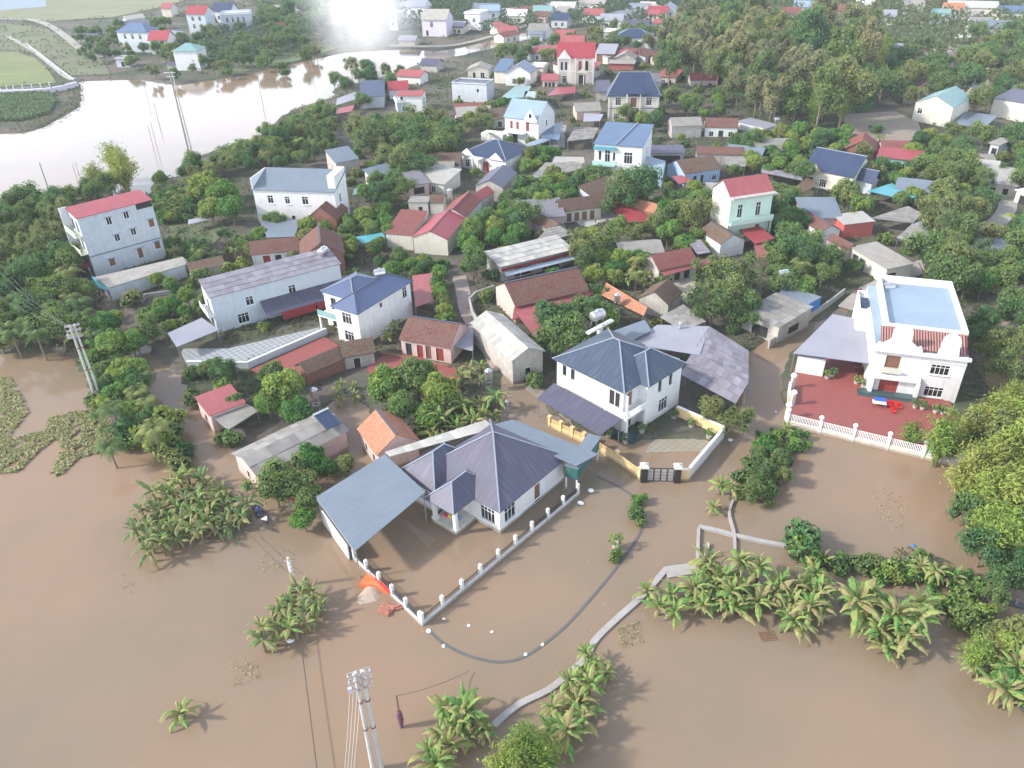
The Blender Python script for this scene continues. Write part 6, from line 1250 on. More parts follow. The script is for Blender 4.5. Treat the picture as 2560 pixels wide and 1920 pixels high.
for i_, x_ in enumerate((862, 869, 877, 884)):
    P_ = Vector((pb.x - .9 + .28 * i_, pb.y - .1, 11.0)); wire('power_cable', ['leftmost','second','third','rightmost'][i_] + ' thin pale cable dropping from the near twin utility pole', P_, W((x_ - 4, 1960), 4.0), .3, .02, 'cables under the near twin pole', mat=polemat)
bl = W((251, 1010), 0); hl_ = solve_h(bl, (180, 812))
twin_pole('twin concrete utility pole leaning over the roadside fruit trees at the left', bl, hl_, R(25))
for i_ in range(5):
    P_ = Vector((bl.x - 1.2 + .6 * i_, bl.y, hl_ - .2 * i_)); wire('power_cable', ['topmost','second','middle','fourth','lowest'][i_] + ' thin cable running from the left twin pole to the left edge', P_, W((-20, 640 + i_ * 24), 10.), .8, .022, 'cables at the left edge', mat=grate)
def post(name, label, basep, topp, r0=.12, mat=polemat, cat='pole', extra=None, group=None):
    bb_ = W(basep, 0); ht = solve_h(bb_, topp); root = empty(name, label, cat, (bb_.x, bb_.y, 0), 0, group)
    MB().tube([(0, 0, -.6), (0, 0, ht)], [r0, r0 * .75], 8).build('shaft', mat, root)
    return root, ht
rt, hh_ = post('utility_pole', 'pale concrete utility pole rising out of the round banana clump', q(1085, 740), q(1062, 595), .2)
MB().beam((-.5, 0, hh_ - .5), (.5, 0, hh_ - .5), .1).build('crossarm', steel, rt)
mb = MB()
for i_ in range(5): mb.tube([(0, 0, hh_ * (.25 + .14 * i_)), (0, 0, hh_ * (.25 + .14 * i_) + .35)], .205, 8)
mb.build('white_band', whitepaint, rt)
wire('power_cable', 'long dark cable falling from the banana clump pole to the bottom edge', (rt.location.x, rt.location.y, 1.2), W((797, 1960), 1.0), .1, .045)
wire('power_cable', 'dark cable slanting up-left from the clump pole to the big banana island', (rt.location.x, rt.location.y, 1.5), W(q(835, 460), 1.0), .1, .04)
purp = plain('purple_wrap', (.2, .08, .14), .7, 0, .5)
rt, hh_ = post('cable_post', 'thin brown post in the flood with a purple mottled lower half', Z5(970, 1055), Z5(915, 590), .1, plain('brown_post', (.16, .1, .06), .7), 'post')
MB().tube([(0, 0, .0), (.04, 0, hh_ * .25), (-.03, 0, hh_ * .42), (0, 0, hh_ * .52)], [.14, .28, .3, .2], 8).build('wrapping', purp, rt)
wire('rope', 'slack brown rope leading right from the top of the brown post', (rt.location.x, rt.location.y, hh_), W(o(760, 820), .3), .4, .035, mat=plain('brown_rope', (.22, .16, .11), .8))
for lb, bp, tp, r_ in (('tall slender twin-armed pole standing at the river by the bamboo', a(1152, 900), a(1045, 440), .28), ('thin pole standing in the river left of the tall river pole', a(975, 750), a(940, 630), .12), ('shorter stick of the close pair standing in the river', a(942, 905), a(905, 765), .09),
    ('taller stick of the close pair standing in the river', a(966, 910), a(920, 745), .09), ('lone thin pole near the right end of the bright river', a(1610, 620), a(1585, 480), .12), ('pole at the left end of the river near the dark trees', a(290, 1140), a(235, 998), .16),
    ('short stick in the river above the feathery bamboo', a(468, 1085), a(440, 1010), .08), ('second short stick in the river above the feathery bamboo', a(490, 1085), a(460, 995), .08), ('small pole on the river near the far bank houses', a(905, 600), a(868, 480), .1), ('distant pole in the river under the smoke', a(1925, 480), a(1912, 365), .1)):
    rt, hh_ = post('river_pole', lb, bp, tp, r_, plaster('weathered_pole', (.3, .28, .25), .3), group='poles standing in the river')
    if 'twin-armed' in lb:
        mb = MB(); mb.beam((-1.6, 0, hh_ - .3), (1.6, 0, hh_ - .3), .2); mb.beam((-1.2, 0, hh_ - 1.3), (1.2, 0, hh_ - 1.3), .2); mb.build('crossarm', steel, rt)
        MB().tube([(.9, 0, -.6), (.6, 0, hh_)], [.22, .16], 8).build('second_shaft', polemat, rt)
for lb, bp, tp in (('thin grey lamp post in the garden right of the village lane', e(700, 430), e(698, 335)), ('white marker post at the canal junction', n(268, 1000), n(270, 935))):
    post('post', lb, bp, tp, .1)
for i_, (bp, tp) in enumerate(((n(940, 1020), n(950, 975)), (n(1122, 1062), n(1135, 1010)), (n(1305, 1105), n(1320, 1052)), (n(1512, 1155), n(1532, 1095)), (n(2160, 1310), n(2175, 1275)))):
    post('dike_post', ['leftmost short pale post on the garden dike', 'second short pale post on the garden dike', 'short pale post at the end of the white tiled kerb', 'short pale post under the young banana plant', 'short pale post at the far right of the dark ditch'][i_], bp, tp, .13, dk)
line_thing('tiled_kerb', 'short white tiled kerb in the water beside the garden dike', 'kerb', [n(1155, 1060), n(1200, 1080), n(1300, 1100)], .7, .18, whitepaint)

# ================================================================ tanks and small things about the yards
def at(p, z=0.): v = W(p, z); return (v.x, v.y, z)
water_tank(at(e(1040, 1075), 0), 1.15, 'white upright tank on a tall stand beside the flooded alley', 'free-standing water tanks', False, stand=2.3)
water_tank(at(m(660, 290), 0), 1.1, 'white-topped upright tank on a stand behind the round fruit trees', 'free-standing water tanks', False, stand=2.6)
water_tank(at(e(1820, 640), 0), 1.1, 'green-grey upright tank on a tower behind the dark fruit trees', 'free-standing water tanks', False, stand=3.6)
water_tank(at(e(1148, 1210), 0), .7, 'small white-capped tank on a dark stand by the bungalow back roof', 'free-standing water tanks', False, stand=1.2)
water_tank((H['wtq']['C'].x + 2.5, H['wtq']['C'].y + 1, 8.6), .9, 'small steel tank on the roof of the turquoise-balcony house', ang=.1, stand=.5)
water_tank(at(c(690, 760), 3.3), .8, 'small tank on the pale flat roof below the wood', ang=.1, stand=.8)
water_tank(at(Z4(1900, 0), 4.5), .01 + .6, 'rusty round drum on the crumbling fibre-cement roof', horiz=False, stand=.2)
# boat with a person
bp = W(m(338, 868), 0); root = empty('boat', 'small dark boat with a pale bow on the flooded road by the banana island', 'boat', (bp.x, bp.y, 0), R(-52))
hull = MB(); st = [(-2.0, .12, .34), (-1.4, .42, .26), (-.4, .55, .2), (.7, .5, .22), (1.5, .3, .32), (2.1, .06, .5)]
for i in range(len(st) - 1):
    (x0, w0, z0_), (x1, w1, z1_) = st[i], st[i + 1]
    for s_ in (-1, 1):
        A_ = [(x0, s_ * w0, z0_), (x1, s_ * w1, z1_), (x1, s_ * w1 * .55, -.1), (x0, s_ * w0 * .55, -.1)]
        hull.face(A_); hull.face([(p_[0], p_[1] * .93, p_[2] + .001) for p_ in A_][::-1])
    hull.face([(x0, -w0 * .55, .03), (x1, -w1 * .55, .03), (x1, w1 * .55, .03), (x0, w0 * .55, .03)])
hull.build('hull', plain('boat_grey', (.1, .1, .11), .5), root)
mb = MB(); mb.slab([(1.0, -.44, .3), (2.1, -.06, .52), (2.1, .06, .52), (1.0, .44, .3)], .03); mb.build('bow_deck', whitepaint, root)
MB().box(-.9, -.6, -.5, .5, .2, .25).build('seat', woodbrown, root)
def skin_figure(name, label, loc, rz_, joints, edges, mats, parent_extra=None):
    me = bpy.data.meshes.new(name); me.from_pydata([j[0] for j in joints], edges, []); ob = bpy.data.objects.new(name, me); link(ob)
    md = ob.modifiers.new('skin', 'SKIN'); md.use_smooth_shade = True
    for i, j in enumerate(joints): me.skin_vertices[0].data[i].radius = (j[1], j[1] * j[2])
    me.skin_vertices[0].data[0].use_root = True
    sb = ob.modifiers.new('sub', 'SUBSURF'); sb.levels = sb.render_levels = 1
    me.materials.append(mats[0]); ob.location = loc; ob.rotation_euler = (0, 0, rz_); tag(ob, label, 'person'); return ob
skin = plain('skin', (.36, .2, .13), .6); shirt = plain('blue_shirt', (.1, .16, .42), .8)
J = [((0, 0, 0.10), .16, .8), ((0, .02, .35), .15, .75), ((.02, .02, .55), .17, .65), ((.03, 0, .66), .06, 1), ((.05, 0, .8), .095, 1.1), ((.06, 0, .9), .07, 1),
     ((.02, .2, .56), .06, 1), ((.18, .26, .34), .045, 1), ((.38, .18, .3), .035, 1), ((.02, -.2, .56), .06, 1), ((.18, -.26, .34), .045, 1), ((.38, -.18, .3), .035, 1),
     ((.1, .1, .08), .085, 1), ((.42, .14, .2), .06, 1), ((.5, .13, -.1), .045, 1), ((.1, -.1, .08), .085, 1), ((.42, -.14, .2), .06, 1), ((.5, -.13, -.1), .045, 1)]
E_ = [(0, 1), (1, 2), (2, 3), (3, 4), (4, 5), (2, 6), (6, 7), (7, 8), (2, 9), (9, 10), (10, 11), (0, 12), (12, 13), (13, 14), (0, 15), (15, 16), (16, 17)]
ps = skin_figure('person', 'person in a blue shirt sitting in the small boat', (bp.x - .3, bp.y + .55, .25), R(-52), J, E_, [shirt])
hd = MB().lathe([(.001, -.13), (.08, -.11), (.105, 0), (.095, .09), (.001, .14)], 0, 0, 10).build('head', skin, ps, smooth=True); hd.location = (.06, 0, .86)
hr = MB().lathe([(.112, .0), (.105, .08), (.06, .15), (.001, .165)], 0, 0, 10).build('hair', plain('black_hair', (.02, .018, .015), .7), ps, smooth=True); hr.location = (.05, 0, .87)
# sand heap and orange sheet by the left fence
def heap(name, label, p, rx, ry, hh, mat, cat, rz_=0, seed=1):
    v = W(p, 0); rg = random.Random(seed); mb = MB(); N1, N2 = 14, 5; P_ = {}
    for i in range(N2 + 1):
        for j in range(N1):
            t_ = i / N2; aa = 2 * math.pi * j / N1; f = 1 + .18 * math.sin(3 * aa + seed) + .1 * rg.random()
            P_[i, j] = Vector((rx * (1 - t_) * math.cos(aa) * f, ry * (1 - t_) * math.sin(aa) * f, -.3 + (hh + .3) * math.sin(t_ * 1.57)))
    for i in range(N2):
        for j in range(N1): mb.face([P_[i, j], P_[i, (j + 1) % N1], P_[i + 1, (j + 1) % N1], P_[i + 1, j]])
    ob = mb.build(name, mat, smooth=True); ob.location = (v.x, v.y, 0); ob.rotation_euler = (0, 0, rz_); tag(ob, label, cat); return ob
sandm = plaster('sand_heap', (.4, .31, .24), .2)
heap('sand_heap', 'grey-brown heap of sand in the water against the bungalow fence', m(955, 1305), 1.5, 2.3, .4, sandm, 'sand heap', R(-20), 2)
V = [m(890, 1258), m(985, 1265), m(1062, 1300), m(1000, 1225), m(935, 1195)]
Vz = [.45, .5, .55, .75, .5]; mb = MB(); PT = [W(p, z_) for p, z_ in zip(V, Vz)]; mb.face(PT); mb.face([p - Vector((0, 0, .05)) for p in PT][::-1])
for i in range(5): mb.face([PT[(i + 1) % 5], PT[i], PT[i] - Vector((0, 0, .5)), PT[(i + 1) % 5] - Vector((0, 0, .5))])
tag(mb.build('tarpaulin', orangetarp), 'orange tarpaulin over the sand heap at the left fence', 'tarpaulin')
mb = MB(); A_, B2 = W(m(985, 1225), .6), W(m(1065, 1305), .6)
for j in range(8):
    p0_, p1_ = A_.lerp(B2, j / 8), A_.lerp(B2, (j + 1) / 8); mb.beam(p0_ + Vector((0, 0, .06 * (j % 2))), p1_ + Vector((0, 0, .06 * ((j + 1) % 2))), .35, .16)
tag(mb.build('red_sheet_roll', plain('bright_red_sheet', (.7, .06, .05), .4)), 'bright red plastic sheet draped along the left fence wall', 'plastic sheet')
bk = plain('brick_red', (.42, .17, .12), .8)
def brick_pile(label, p, n1, n2, n3, rz_, seed):
    v = W(p, 0); root = empty('brick_pile', label, 'brick pile', (v.x, v.y, 0), rz_); rg = random.Random(seed); pr = None
    for i in range(n1):
        for j in range(n2):
            for l_ in range(n3):
                if rg.random() < .25 and l_ == n3 - 1: continue
                ob = pr.copy() if pr else MB().box(-.19, .19, -.1, .1, 0, .15).build('brick', bk, root)
                if pr: link(ob, root)
                pr = pr or ob; ob.location = ((i - n1 / 2) * .42 + rg.random() * .05, (j - n2 / 2) * .24 + rg.random() * .04, -.1 + l_ * .155); ob.rotation_euler = (0, 0, rg.uniform(-.15, .15))
brick_pile('loose pile of red bricks in the water below the sand heap', m(1045, 1395), 3, 6, 3, R(60), 3)
brick_pile('small pile of orange bricks at the white fence corner', m(1108, 1385), 3, 3, 3, R(20), 4)
# things on the red yard
def table(label, p, z, rz_, cloth):
    v = W(p, z); root = empty('table', label, 'table', (v.x, v.y, z), rz_); MB().box(-.9, .9, -.5, .5, .72, .78).build('tabletop', cloth, root)
    for x_, y_ in ((-.8, -.4), (.8, -.4), (.8, .4), (-.8, .4)): MB().box(x_ - .04, x_ + .04, y_ - .04, y_ + .04, 0, .72).build('leg', woodbrown, root)
    return root
table('wooden table with a white top standing before the steps of the ornate villa', Z2(1010, 1330), .45, RV['rz'], plain('cream_cloth', (.75, .68, .55)))
mb = MB(); v = W(Z2(1030, 1255), 1.3); mb.box(-.8, .8, -.5, .4, -.03, .02); ob = mb.build('cloth', plain('royal_blue_cloth', (.04, .12, .5))); ob.location = v; ob.rotation_euler = (0, 0, RV['rz']); tag(ob, 'blue cloth spread behind the white-topped table', 'cloth')
def stool(label, p, mat_, grp='chairs on the red yard'):
    v = W(p, .45); root = empty('chair', label, 'chair', (v.x, v.y, .45), rnd.uniform(-.5, .5), grp); MB().box(-.25, .25, -.25, .25, .42, .47).build('seat', mat_, root); MB().box(-.25, .25, .2, .25, .47, .95).build('backrest', mat_, root)
    for x_, y_ in ((-.2, -.2), (.2, -.2), (.2, .2), (-.2, .2)): MB().box(x_ - .03, x_ + .03, y_ - .03, y_ + .03, 0, .42).build('leg', mat_, root)
rc = plain('red_plastic', (.6, .03, .03), .4)
for i_, (x_, y_) in enumerate(((1110, 1335), (1140, 1330), (1145, 1370), (1185, 1345), (1215, 1360), (1160, 1400))):
    stool(['nearest red plastic chair right of the white-topped table','red plastic chair tucked behind the others by the table','red plastic chair in the middle of the cluster by the table','red plastic chair second from the right in the cluster','rightmost red plastic chair of the cluster by the steps','frontmost red plastic chair of the cluster by the steps'][i_], Z2(x_, y_), rc)
pots = plain('pot_glaze', (.45, .42, .38), .4)
def pot(label, p, z, sc=1., grp=None, lm=None):
    v = W(p, z); root = empty('potted_plant', label, 'potted plant', (v.x, v.y, z), 0, grp)
    MB().lathe([(.001, 0), (.2 * sc, 0), (.3 * sc, .4 * sc), (.26 * sc, .42 * sc), (.001, .4 * sc)], 0, 0, 10).build('pot', pots, root)
    rg = random.Random(int(v.x * 31 + v.y)); mb = MB()
    for i in range(70):
        d_ = Vector((rg.gauss(0, 1), rg.gauss(0, 1), rg.gauss(0, .8))).normalized() * .5 * sc * rg.uniform(.5, 1); cc = Vector((0, 0, .85 * sc)) + d_; u_ = Vector((rg.gauss(0, 1), rg.gauss(0, 1), rg.gauss(0, 1))).normalized() * .14 * sc; w_ = u_.cross(d_).normalized() * .09 * sc
        mb.face([cc - u_, cc + w_, cc + u_, cc - w_])
    mb.build('foliage', lm or LEAF_DARK, root)
for i_, (p_, z_, lb) in enumerate(((k(1215, 850), .1, 'round shrub in a pot at the corner of the white villa'), (k(1350, 920), .1, 'reddish potted shrub against the yellow garden wall'), (k(1490, 1000), .1, 'potted shrub in the outer corner of the yellow wall'),
    (k(830, 1040), .1, 'small potted palm at the villa steps'), (k(960, 960), .3, 'white planter pot right of the villa steps'), (Z2(500, 1060), .45, 'dark potted plant at the corner of the garage wall'), (Z2(550, 1040), .45, 'light-topped potted plant near the garage wall corner'),
    (Z2(790, 1110), .45, 'planter with white flowers on the red yard'), (Z2(860, 1150), .45, 'small dark plant pot left of the villa steps'), (Z2(1370, 1350), .45, 'leafy shrub pot right of the villa steps'), (Z2(1440, 1365), .45, 'second shrub pot right of the villa steps'),
    (Z2(1570, 1400), .45, 'small flower pot under the right ground-floor window'), (Z2(1640, 1410), .45, 'last flower pot under the right ground-floor window'), (k(650, 960), .1, 'potted bush under the villa awning edge'), (k(700, 990), .1, 'pale flowering pot near the villa porch'), (F(1330, 1185), 0, 'small round bush standing alone in the flooded plot'))):
    pot(lb, p_, z_, 1.3 if i_ != 15 else 1.8)
# motorbikes under the lilac roof
def motorbike(label, p, z, rz_):
    v = W(p, z); root = empty('motorbike', label, 'motorbike', (v.x, v.y, z), rz_, 'parked motorbikes'); bm_ = plain('bike_black', (.03, .03, .035), .3)
    for x_ in (-.6, .62):
        mb = MB(); N1 = 14
        for i in range(N1):
            a0, a1 = 2 * math.pi * i / N1, 2 * math.pi * (i + 1) / N1
            for r0_, r1_ in ((.3, .22),):
                for y_ in (-.05, .05): mb.face([(x_ + r0_ * math.cos(a0), y_, .3 + r0_ * math.sin(a0)), (x_ + r0_ * math.cos(a1), y_, .3 + r0_ * math.sin(a1)), (x_ + r1_ * math.cos(a1), y_, .3 + r1_ * math.sin(a1)), (x_ + r1_ * math.cos(a0), y_, .3 + r1_ * math.sin(a0))])
                mb.face([(x_ + r0_ * math.cos(a0), -.05, .3 + r0_ * math.sin(a0)), (x_ + r0_ * math.cos(a1), -.05, .3 + r0_ * math.sin(a1)), (x_ + r0_ * math.cos(a1), .05, .3 + r0_ * math.sin(a1)), (x_ + r0_ * math.cos(a0), .05, .3 + r0_ * math.sin(a0))])
        mb.build('wheel', bm_, root)
    MB().tube([(-.6, 0, .5), (-.2, 0, .62), (.15, 0, .5), (.45, 0, .75), (.6, 0, .35)], [.1, .16, .14, .1, .05], 8).build('body', plain('bike_red', (.35, .04, .05), .3), root)
    MB().tube([(-.65, 0, .72), (-.1, 0, .74)], [.1, .13], 8).build('seat', bm_, root); MB().beam((.42, -.3, .98), (.42, .3, .98), .04).build('handlebar', steel, root)
for i_, p_ in enumerate((Z2(780, 1010), Z2(850, 1000))): motorbike(['motorbike parked deep under the lilac shed roof', 'second motorbike under the lilac shed roof, nearer the villa'][i_], p_, .45, 1.2)
motorbike('dark motorbike parked under the roof beside the small bright blue house', A6(1400, 600), .4, .4); motorbike('motorbike parked at the wall by the dry lane', h(1190, 715), .5, .3)
# floating debris
wb = whitepaint
for i_, (p_, s_, lb) in enumerate(((k(560, 1410), .4, 'white plastic bag floating beside the fence corner'), (k(480, 1510), .45, 'large white bag floating right of the green shed'), (k(1660, 1010), .35, 'round white float in the lane by the yard wall corner'), (k(2022, 788), .22, 'tiny black and white float in the lane near the red yard'),
    (q(1065, 1015), .4, 'white bag at the foot of the round banana clump'), (o(475, 545), .3, 'white cap of the first post outside the fence corner'), (o(752, 508), .2, 'small white scrap floating in the plot, left one'), (o(912, 552), .2, 'small white scrap floating in the plot, right one'), (o(580, 462), .2, 'small pale scrap near the fence corner'),
    (o(1262, 640), .22, 'pale marker on the curved kerb, upper one'), (o(1145, 708), .22, 'pale marker on the curved kerb, lower one'), (o(578, 650), .22, 'pale marker where the curved kerb begins'), (r(884, 378), .3, 'blue ball caught on a floating plant'), (r(1182, 1035), .2, 'white bottle at the right shore'), (m(910, 200), .2, 'white bucket between the fruit trees'))):
    v = W(p_, .02); rg = random.Random(i_); mb = MB().lathe([(.001, -.1), (s_, 0), (s_ * .9, s_ * .3), (s_ * .4, s_ * .55), (.001, s_ * .6)], 0, 0, 9)
    ob = mb.build('floating_bag' if 'bag' in lb else 'float', bluetarp if 'blue' in lb else wb, smooth=True); ob.location = v; ob.scale = (1, rg.uniform(.6, 1), .7); ob.rotation_euler = (0, 0, rg.uniform(0, 3)); tag(ob, lb, 'bag' if 'bag' in lb else 'float')
v = W(r(45, 900), .04); root = empty('bamboo_raft', 'small slatted bamboo raft floating below the banana row', 'raft', v, .1)
for i_ in range(5): MB().beam((-.8, -.5 + .25 * i_, 0), (.8, -.5 + .25 * i_, 0), .12, .08).build('slat', woodbrown, root)
# ================================================================ vegetation
RS = np.random.RandomState(11)
def leaf_arrays(cen, nrm, size, asp=.5, bend=.25, rs=RS):
    """one diamond leaf per centre, facing about nrm"""
    N_ = len(cen); nrm = nrm / (np.linalg.norm(nrm, axis=1, keepdims=True) + 1e-9)
    t_ = rs.normal(size=(N_, 3)); t_ -= (t_ * nrm).sum(1, keepdims=True) * nrm; t_ /= np.linalg.norm(t_, axis=1, keepdims=True) + 1e-9
    s_ = np.cross(nrm, t_); sz = np.asarray(size).reshape(-1, 1) * np.ones((N_, 1))
    a0 = cen - t_ * sz; a2 = cen + t_ * sz - nrm * sz * bend; a1 = cen + s_ * sz * asp; a3 = cen - s_ * sz * asp
    vs = np.stack([a0, a3, a2, a1], 1).reshape(-1, 3); fc = np.arange(N_ * 4).reshape(-1, 4); return vs, fc
def blob_points(blobs, n_, rs, shell=.35, flat=1.0, drop=.0):
    """points near the surface of a set of overlapping balls"""
    bl = np.array(blobs); w_ = bl[:, 3] ** 2; idx = rs.choice(len(bl), n_, p=w_ / w_.sum())
    dr = rs.normal(size=(n_, 3)); dr[:, 2] += .25; dr /= np.linalg.norm(dr, axis=1, keepdims=True)
    rr = bl[idx, 3] * (1 - shell * rs.rand(n_) ** 1.5 + .08 * rs.rand(n_)); p = bl[idx, :3] + dr * rr[:, None] * np.array([1, 1, flat]); p[:, 2] -= drop * rs.rand(n_)
    keep = np.ones(n_, bool)
    for bb in bl:
        keep &= ~(np.linalg.norm((p - bb[:3]) / np.array([1, 1, flat]), axis=1) < bb[3] * .6)
    return p[keep], dr[keep]
def core(blobs, f=.78, flat=1., seg=7):
    vs, fc = [], []
    for (x, y, z, rr) in blobs:
        b0 = len(vs); rr *= f
        for i in range(1, 5):
            for j in range(seg):
                th, ph = math.pi * i / 5, 2 * math.pi * j / seg; vs.append((x + rr * math.sin(th) * math.cos(ph), y + rr * math.sin(th) * math.sin(ph), z + flat * rr * math.cos(th)))
        for i in range(3):
            for j in range(seg):
                jj = (j + 1) % seg; fc.append((b0 + i * seg + j, b0 + (i + 1) * seg + j, b0 + (i + 1) * seg + jj, b0 + i * seg + jj))
    return np.array(vs), np.array(fc)
def join(parts):
    vs, fc, o_ = [], [], 0
    for v_, f_ in parts: vs.append(v_); fc.append(f_ + o_); o_ += len(v_)
    return np.concatenate(vs), np.concatenate(fc)
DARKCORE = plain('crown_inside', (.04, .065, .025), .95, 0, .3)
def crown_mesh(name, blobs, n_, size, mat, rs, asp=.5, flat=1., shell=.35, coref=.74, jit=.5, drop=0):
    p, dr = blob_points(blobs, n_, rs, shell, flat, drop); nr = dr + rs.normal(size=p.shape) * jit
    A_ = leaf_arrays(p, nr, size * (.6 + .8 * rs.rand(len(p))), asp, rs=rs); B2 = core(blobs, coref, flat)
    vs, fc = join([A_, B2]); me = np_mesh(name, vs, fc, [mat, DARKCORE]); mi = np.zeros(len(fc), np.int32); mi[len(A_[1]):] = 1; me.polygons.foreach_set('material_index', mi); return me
def fruit_blobs(rs, rad=3.0, nb=15, tall=1.0):
    bl = [(0, 0, 3.4 * tall, rad * .62)]
    for i in range(nb):
        an = 2 * math.pi * i / nb * 2.4 + rs.rand(); el = rs.uniform(-.15, 1.0); rr = rad * .62 * math.cos(el * 1.2)
        bl.append((rr * math.cos(an), rr * math.sin(an), (3.0 + 1.9 * math.sin(max(el, -.1))) * tall + rs.uniform(-.3, .3), rad * rs.uniform(.26, .42)))
    return bl
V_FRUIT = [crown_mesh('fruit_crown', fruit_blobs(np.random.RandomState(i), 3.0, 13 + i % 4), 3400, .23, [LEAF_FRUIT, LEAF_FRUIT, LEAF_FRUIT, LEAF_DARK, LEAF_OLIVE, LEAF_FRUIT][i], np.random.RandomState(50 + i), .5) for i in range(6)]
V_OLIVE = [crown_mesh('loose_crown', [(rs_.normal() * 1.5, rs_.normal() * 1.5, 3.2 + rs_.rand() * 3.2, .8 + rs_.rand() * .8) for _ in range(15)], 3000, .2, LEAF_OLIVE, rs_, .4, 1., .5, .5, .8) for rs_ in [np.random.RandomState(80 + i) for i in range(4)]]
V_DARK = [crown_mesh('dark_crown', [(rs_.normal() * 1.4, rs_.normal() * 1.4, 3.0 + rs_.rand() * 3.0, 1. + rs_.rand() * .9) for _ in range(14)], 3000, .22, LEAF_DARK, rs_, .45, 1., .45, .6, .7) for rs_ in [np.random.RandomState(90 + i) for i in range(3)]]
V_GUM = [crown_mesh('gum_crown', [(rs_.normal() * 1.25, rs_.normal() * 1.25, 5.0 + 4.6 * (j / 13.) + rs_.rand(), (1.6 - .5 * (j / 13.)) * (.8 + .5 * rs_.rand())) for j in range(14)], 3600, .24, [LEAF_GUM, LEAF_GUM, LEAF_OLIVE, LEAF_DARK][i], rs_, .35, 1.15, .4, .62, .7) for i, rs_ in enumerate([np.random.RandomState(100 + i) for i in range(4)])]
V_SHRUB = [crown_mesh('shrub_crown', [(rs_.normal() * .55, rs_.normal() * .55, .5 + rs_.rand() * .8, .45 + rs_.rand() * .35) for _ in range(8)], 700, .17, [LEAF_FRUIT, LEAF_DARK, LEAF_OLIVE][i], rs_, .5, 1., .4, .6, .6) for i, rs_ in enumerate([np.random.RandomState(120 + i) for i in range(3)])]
def bamboo_mesh(seed, rs):
    """arching culms with feathery sprays along them"""
    cen, nr = [], []; rg = random.Random(seed)
    for cidx in range(26):
        az = rg.uniform(0, 6.28); L_ = rg.uniform(7, 11); lean = rg.uniform(.6, 3.8); dx, dy = math.cos(az), math.sin(az)
        for i in range(95):
            t_ = rg.uniform(.25, 1.0); z_ = L_ * (t_ - .32 * t_ ** 3 * lean / 3.8 * 1.6); ro = lean * t_ ** 2.2; sp = .35 + .75 * math.sin(min(1, t_) * 2.6)
            cen.append((dx * ro + rg.gauss(0, sp * .55), dy * ro + rg.gauss(0, sp * .55), z_ + rg.gauss(0, sp * .4))); nr.append((dx * .6 + rg.gauss(0, .5), dy * .6 + rg.gauss(0, .5), .9 + rg.gauss(0, .4)))
    cen, nr = np.array(cen), np.array(nr); A_ = leaf_arrays(cen, nr, .3 * (.6 + .8 * rs.rand(len(cen))), .26, .5, rs); return np_mesh('bamboo_foliage', A_[0], A_[1], [LEAF_BAMBOO])
V_BAM = [bamboo_mesh(i, np.random.RandomState(140 + i)) for i in range(3)]
def trunk_mesh(ht, r0, seed, nb=4, spread_=.9):
    rg = random.Random(seed); mb = MB(); pts = [(0, 0, -.8), (rg.uniform(-.1, .1), rg.uniform(-.1, .1), ht * .5), (rg.uniform(-.25, .25), rg.uniform(-.25, .25), ht)]
    mb.tube(pts, [r0, r0 * .75, r0 * .45], 7)
    for i in range(nb):
        an = 2 * math.pi * i / nb + rg.random(); z0_ = ht * rg.uniform(.35, .7); mb.tube([(0, 0, z0_), (math.cos(an) * spread_ * .5, math.sin(an) * spread_ * .5, z0_ + ht * .22), (math.cos(an) * spread_, math.sin(an) * spread_, z0_ + ht * .45)], [r0 * .5, r0 * .35, r0 * .15], 5)
    ob = mb.build('trunk', bark); me = ob.data; bpy.data.objects.remove(ob); return me
T_FRUIT, T_GUM, T_SHRUB = trunk_mesh(3.6, .2, 1, 5, 1.4), trunk_mesh(10.5, .17, 2, 4, .8), trunk_mesh(.9, .07, 3, 3, .3)
def culm_mesh():
    mb = MB(); rg = random.Random(3)
    for i in range(14):
        az = rg.uniform(0, 6.28); dx, dy = math.cos(az), math.sin(az); lean = rg.uniform(.3, 2.4); L_ = rg.uniform(6, 9)
        mb.tube([(dx * .3 + dx * lean * t_ ** 2.2, dy * .3 + dy * lean * t_ ** 2.2, -.5 + L_ * (t_ - .2 * t_ ** 3)) for t_ in (0, .35, .7, 1)], [.06, .05, .04, .02], 5)
    ob = mb.build('culms', plain('culm_green', (.2, .22, .08), .5)); me = ob.data; bpy.data.objects.remove(ob); return me
T_BAM = culm_mesh()
# banana leaves and plants
def banana_leaf(seed, L_=2.5, wd=.34, droop=1.3, n_=8):
    rg = random.Random(seed); mb = MB(); prev = None
    for i in range(n_ + 1):
        t_ = i / n_; x = L_ * (t_ - .12 * t_ ** 3 * droop); z = L_ * (.62 * t_ - .62 * droop * t_ ** 2.3 * .75)
        ww = wd * (math.sin(min(1, t_ * 1.12 + .06) * math.pi * .96) ** .55 if t_ > .1 else .18) * (1 if i % 2 else rg.uniform(.72, .95)); ww = max(ww, .02)
        cur = (Vector((x, -ww, z - ww * .42)), Vector((x, 0, z)), Vector((x, ww, z - ww * .42 * rg.uniform(.5, 1.4))))
        if prev: mb.face([prev[0], cur[0], cur[1], prev[1]]); mb.face([prev[1], cur[1], cur[2], prev[2]])
        prev = cur
    ob = mb.build('leaf', LEAF_BAN); me = ob.data; bpy.data.objects.remove(ob); return me
BL = [banana_leaf(i, 2.3 + .35 * (i % 3), .31 + .04 * (i % 2), [1.0, 1.5, 2.0, .7][i % 4]) for i in range(8)]
BLD = []
for me_ in BL:
    m2 = me_.copy(); m2.materials.clear(); m2.materials.append(LEAF_BAND); BLD.append(m2)
MIDRIB = plain('leaf_midrib', (.35, .42, .16), .5)
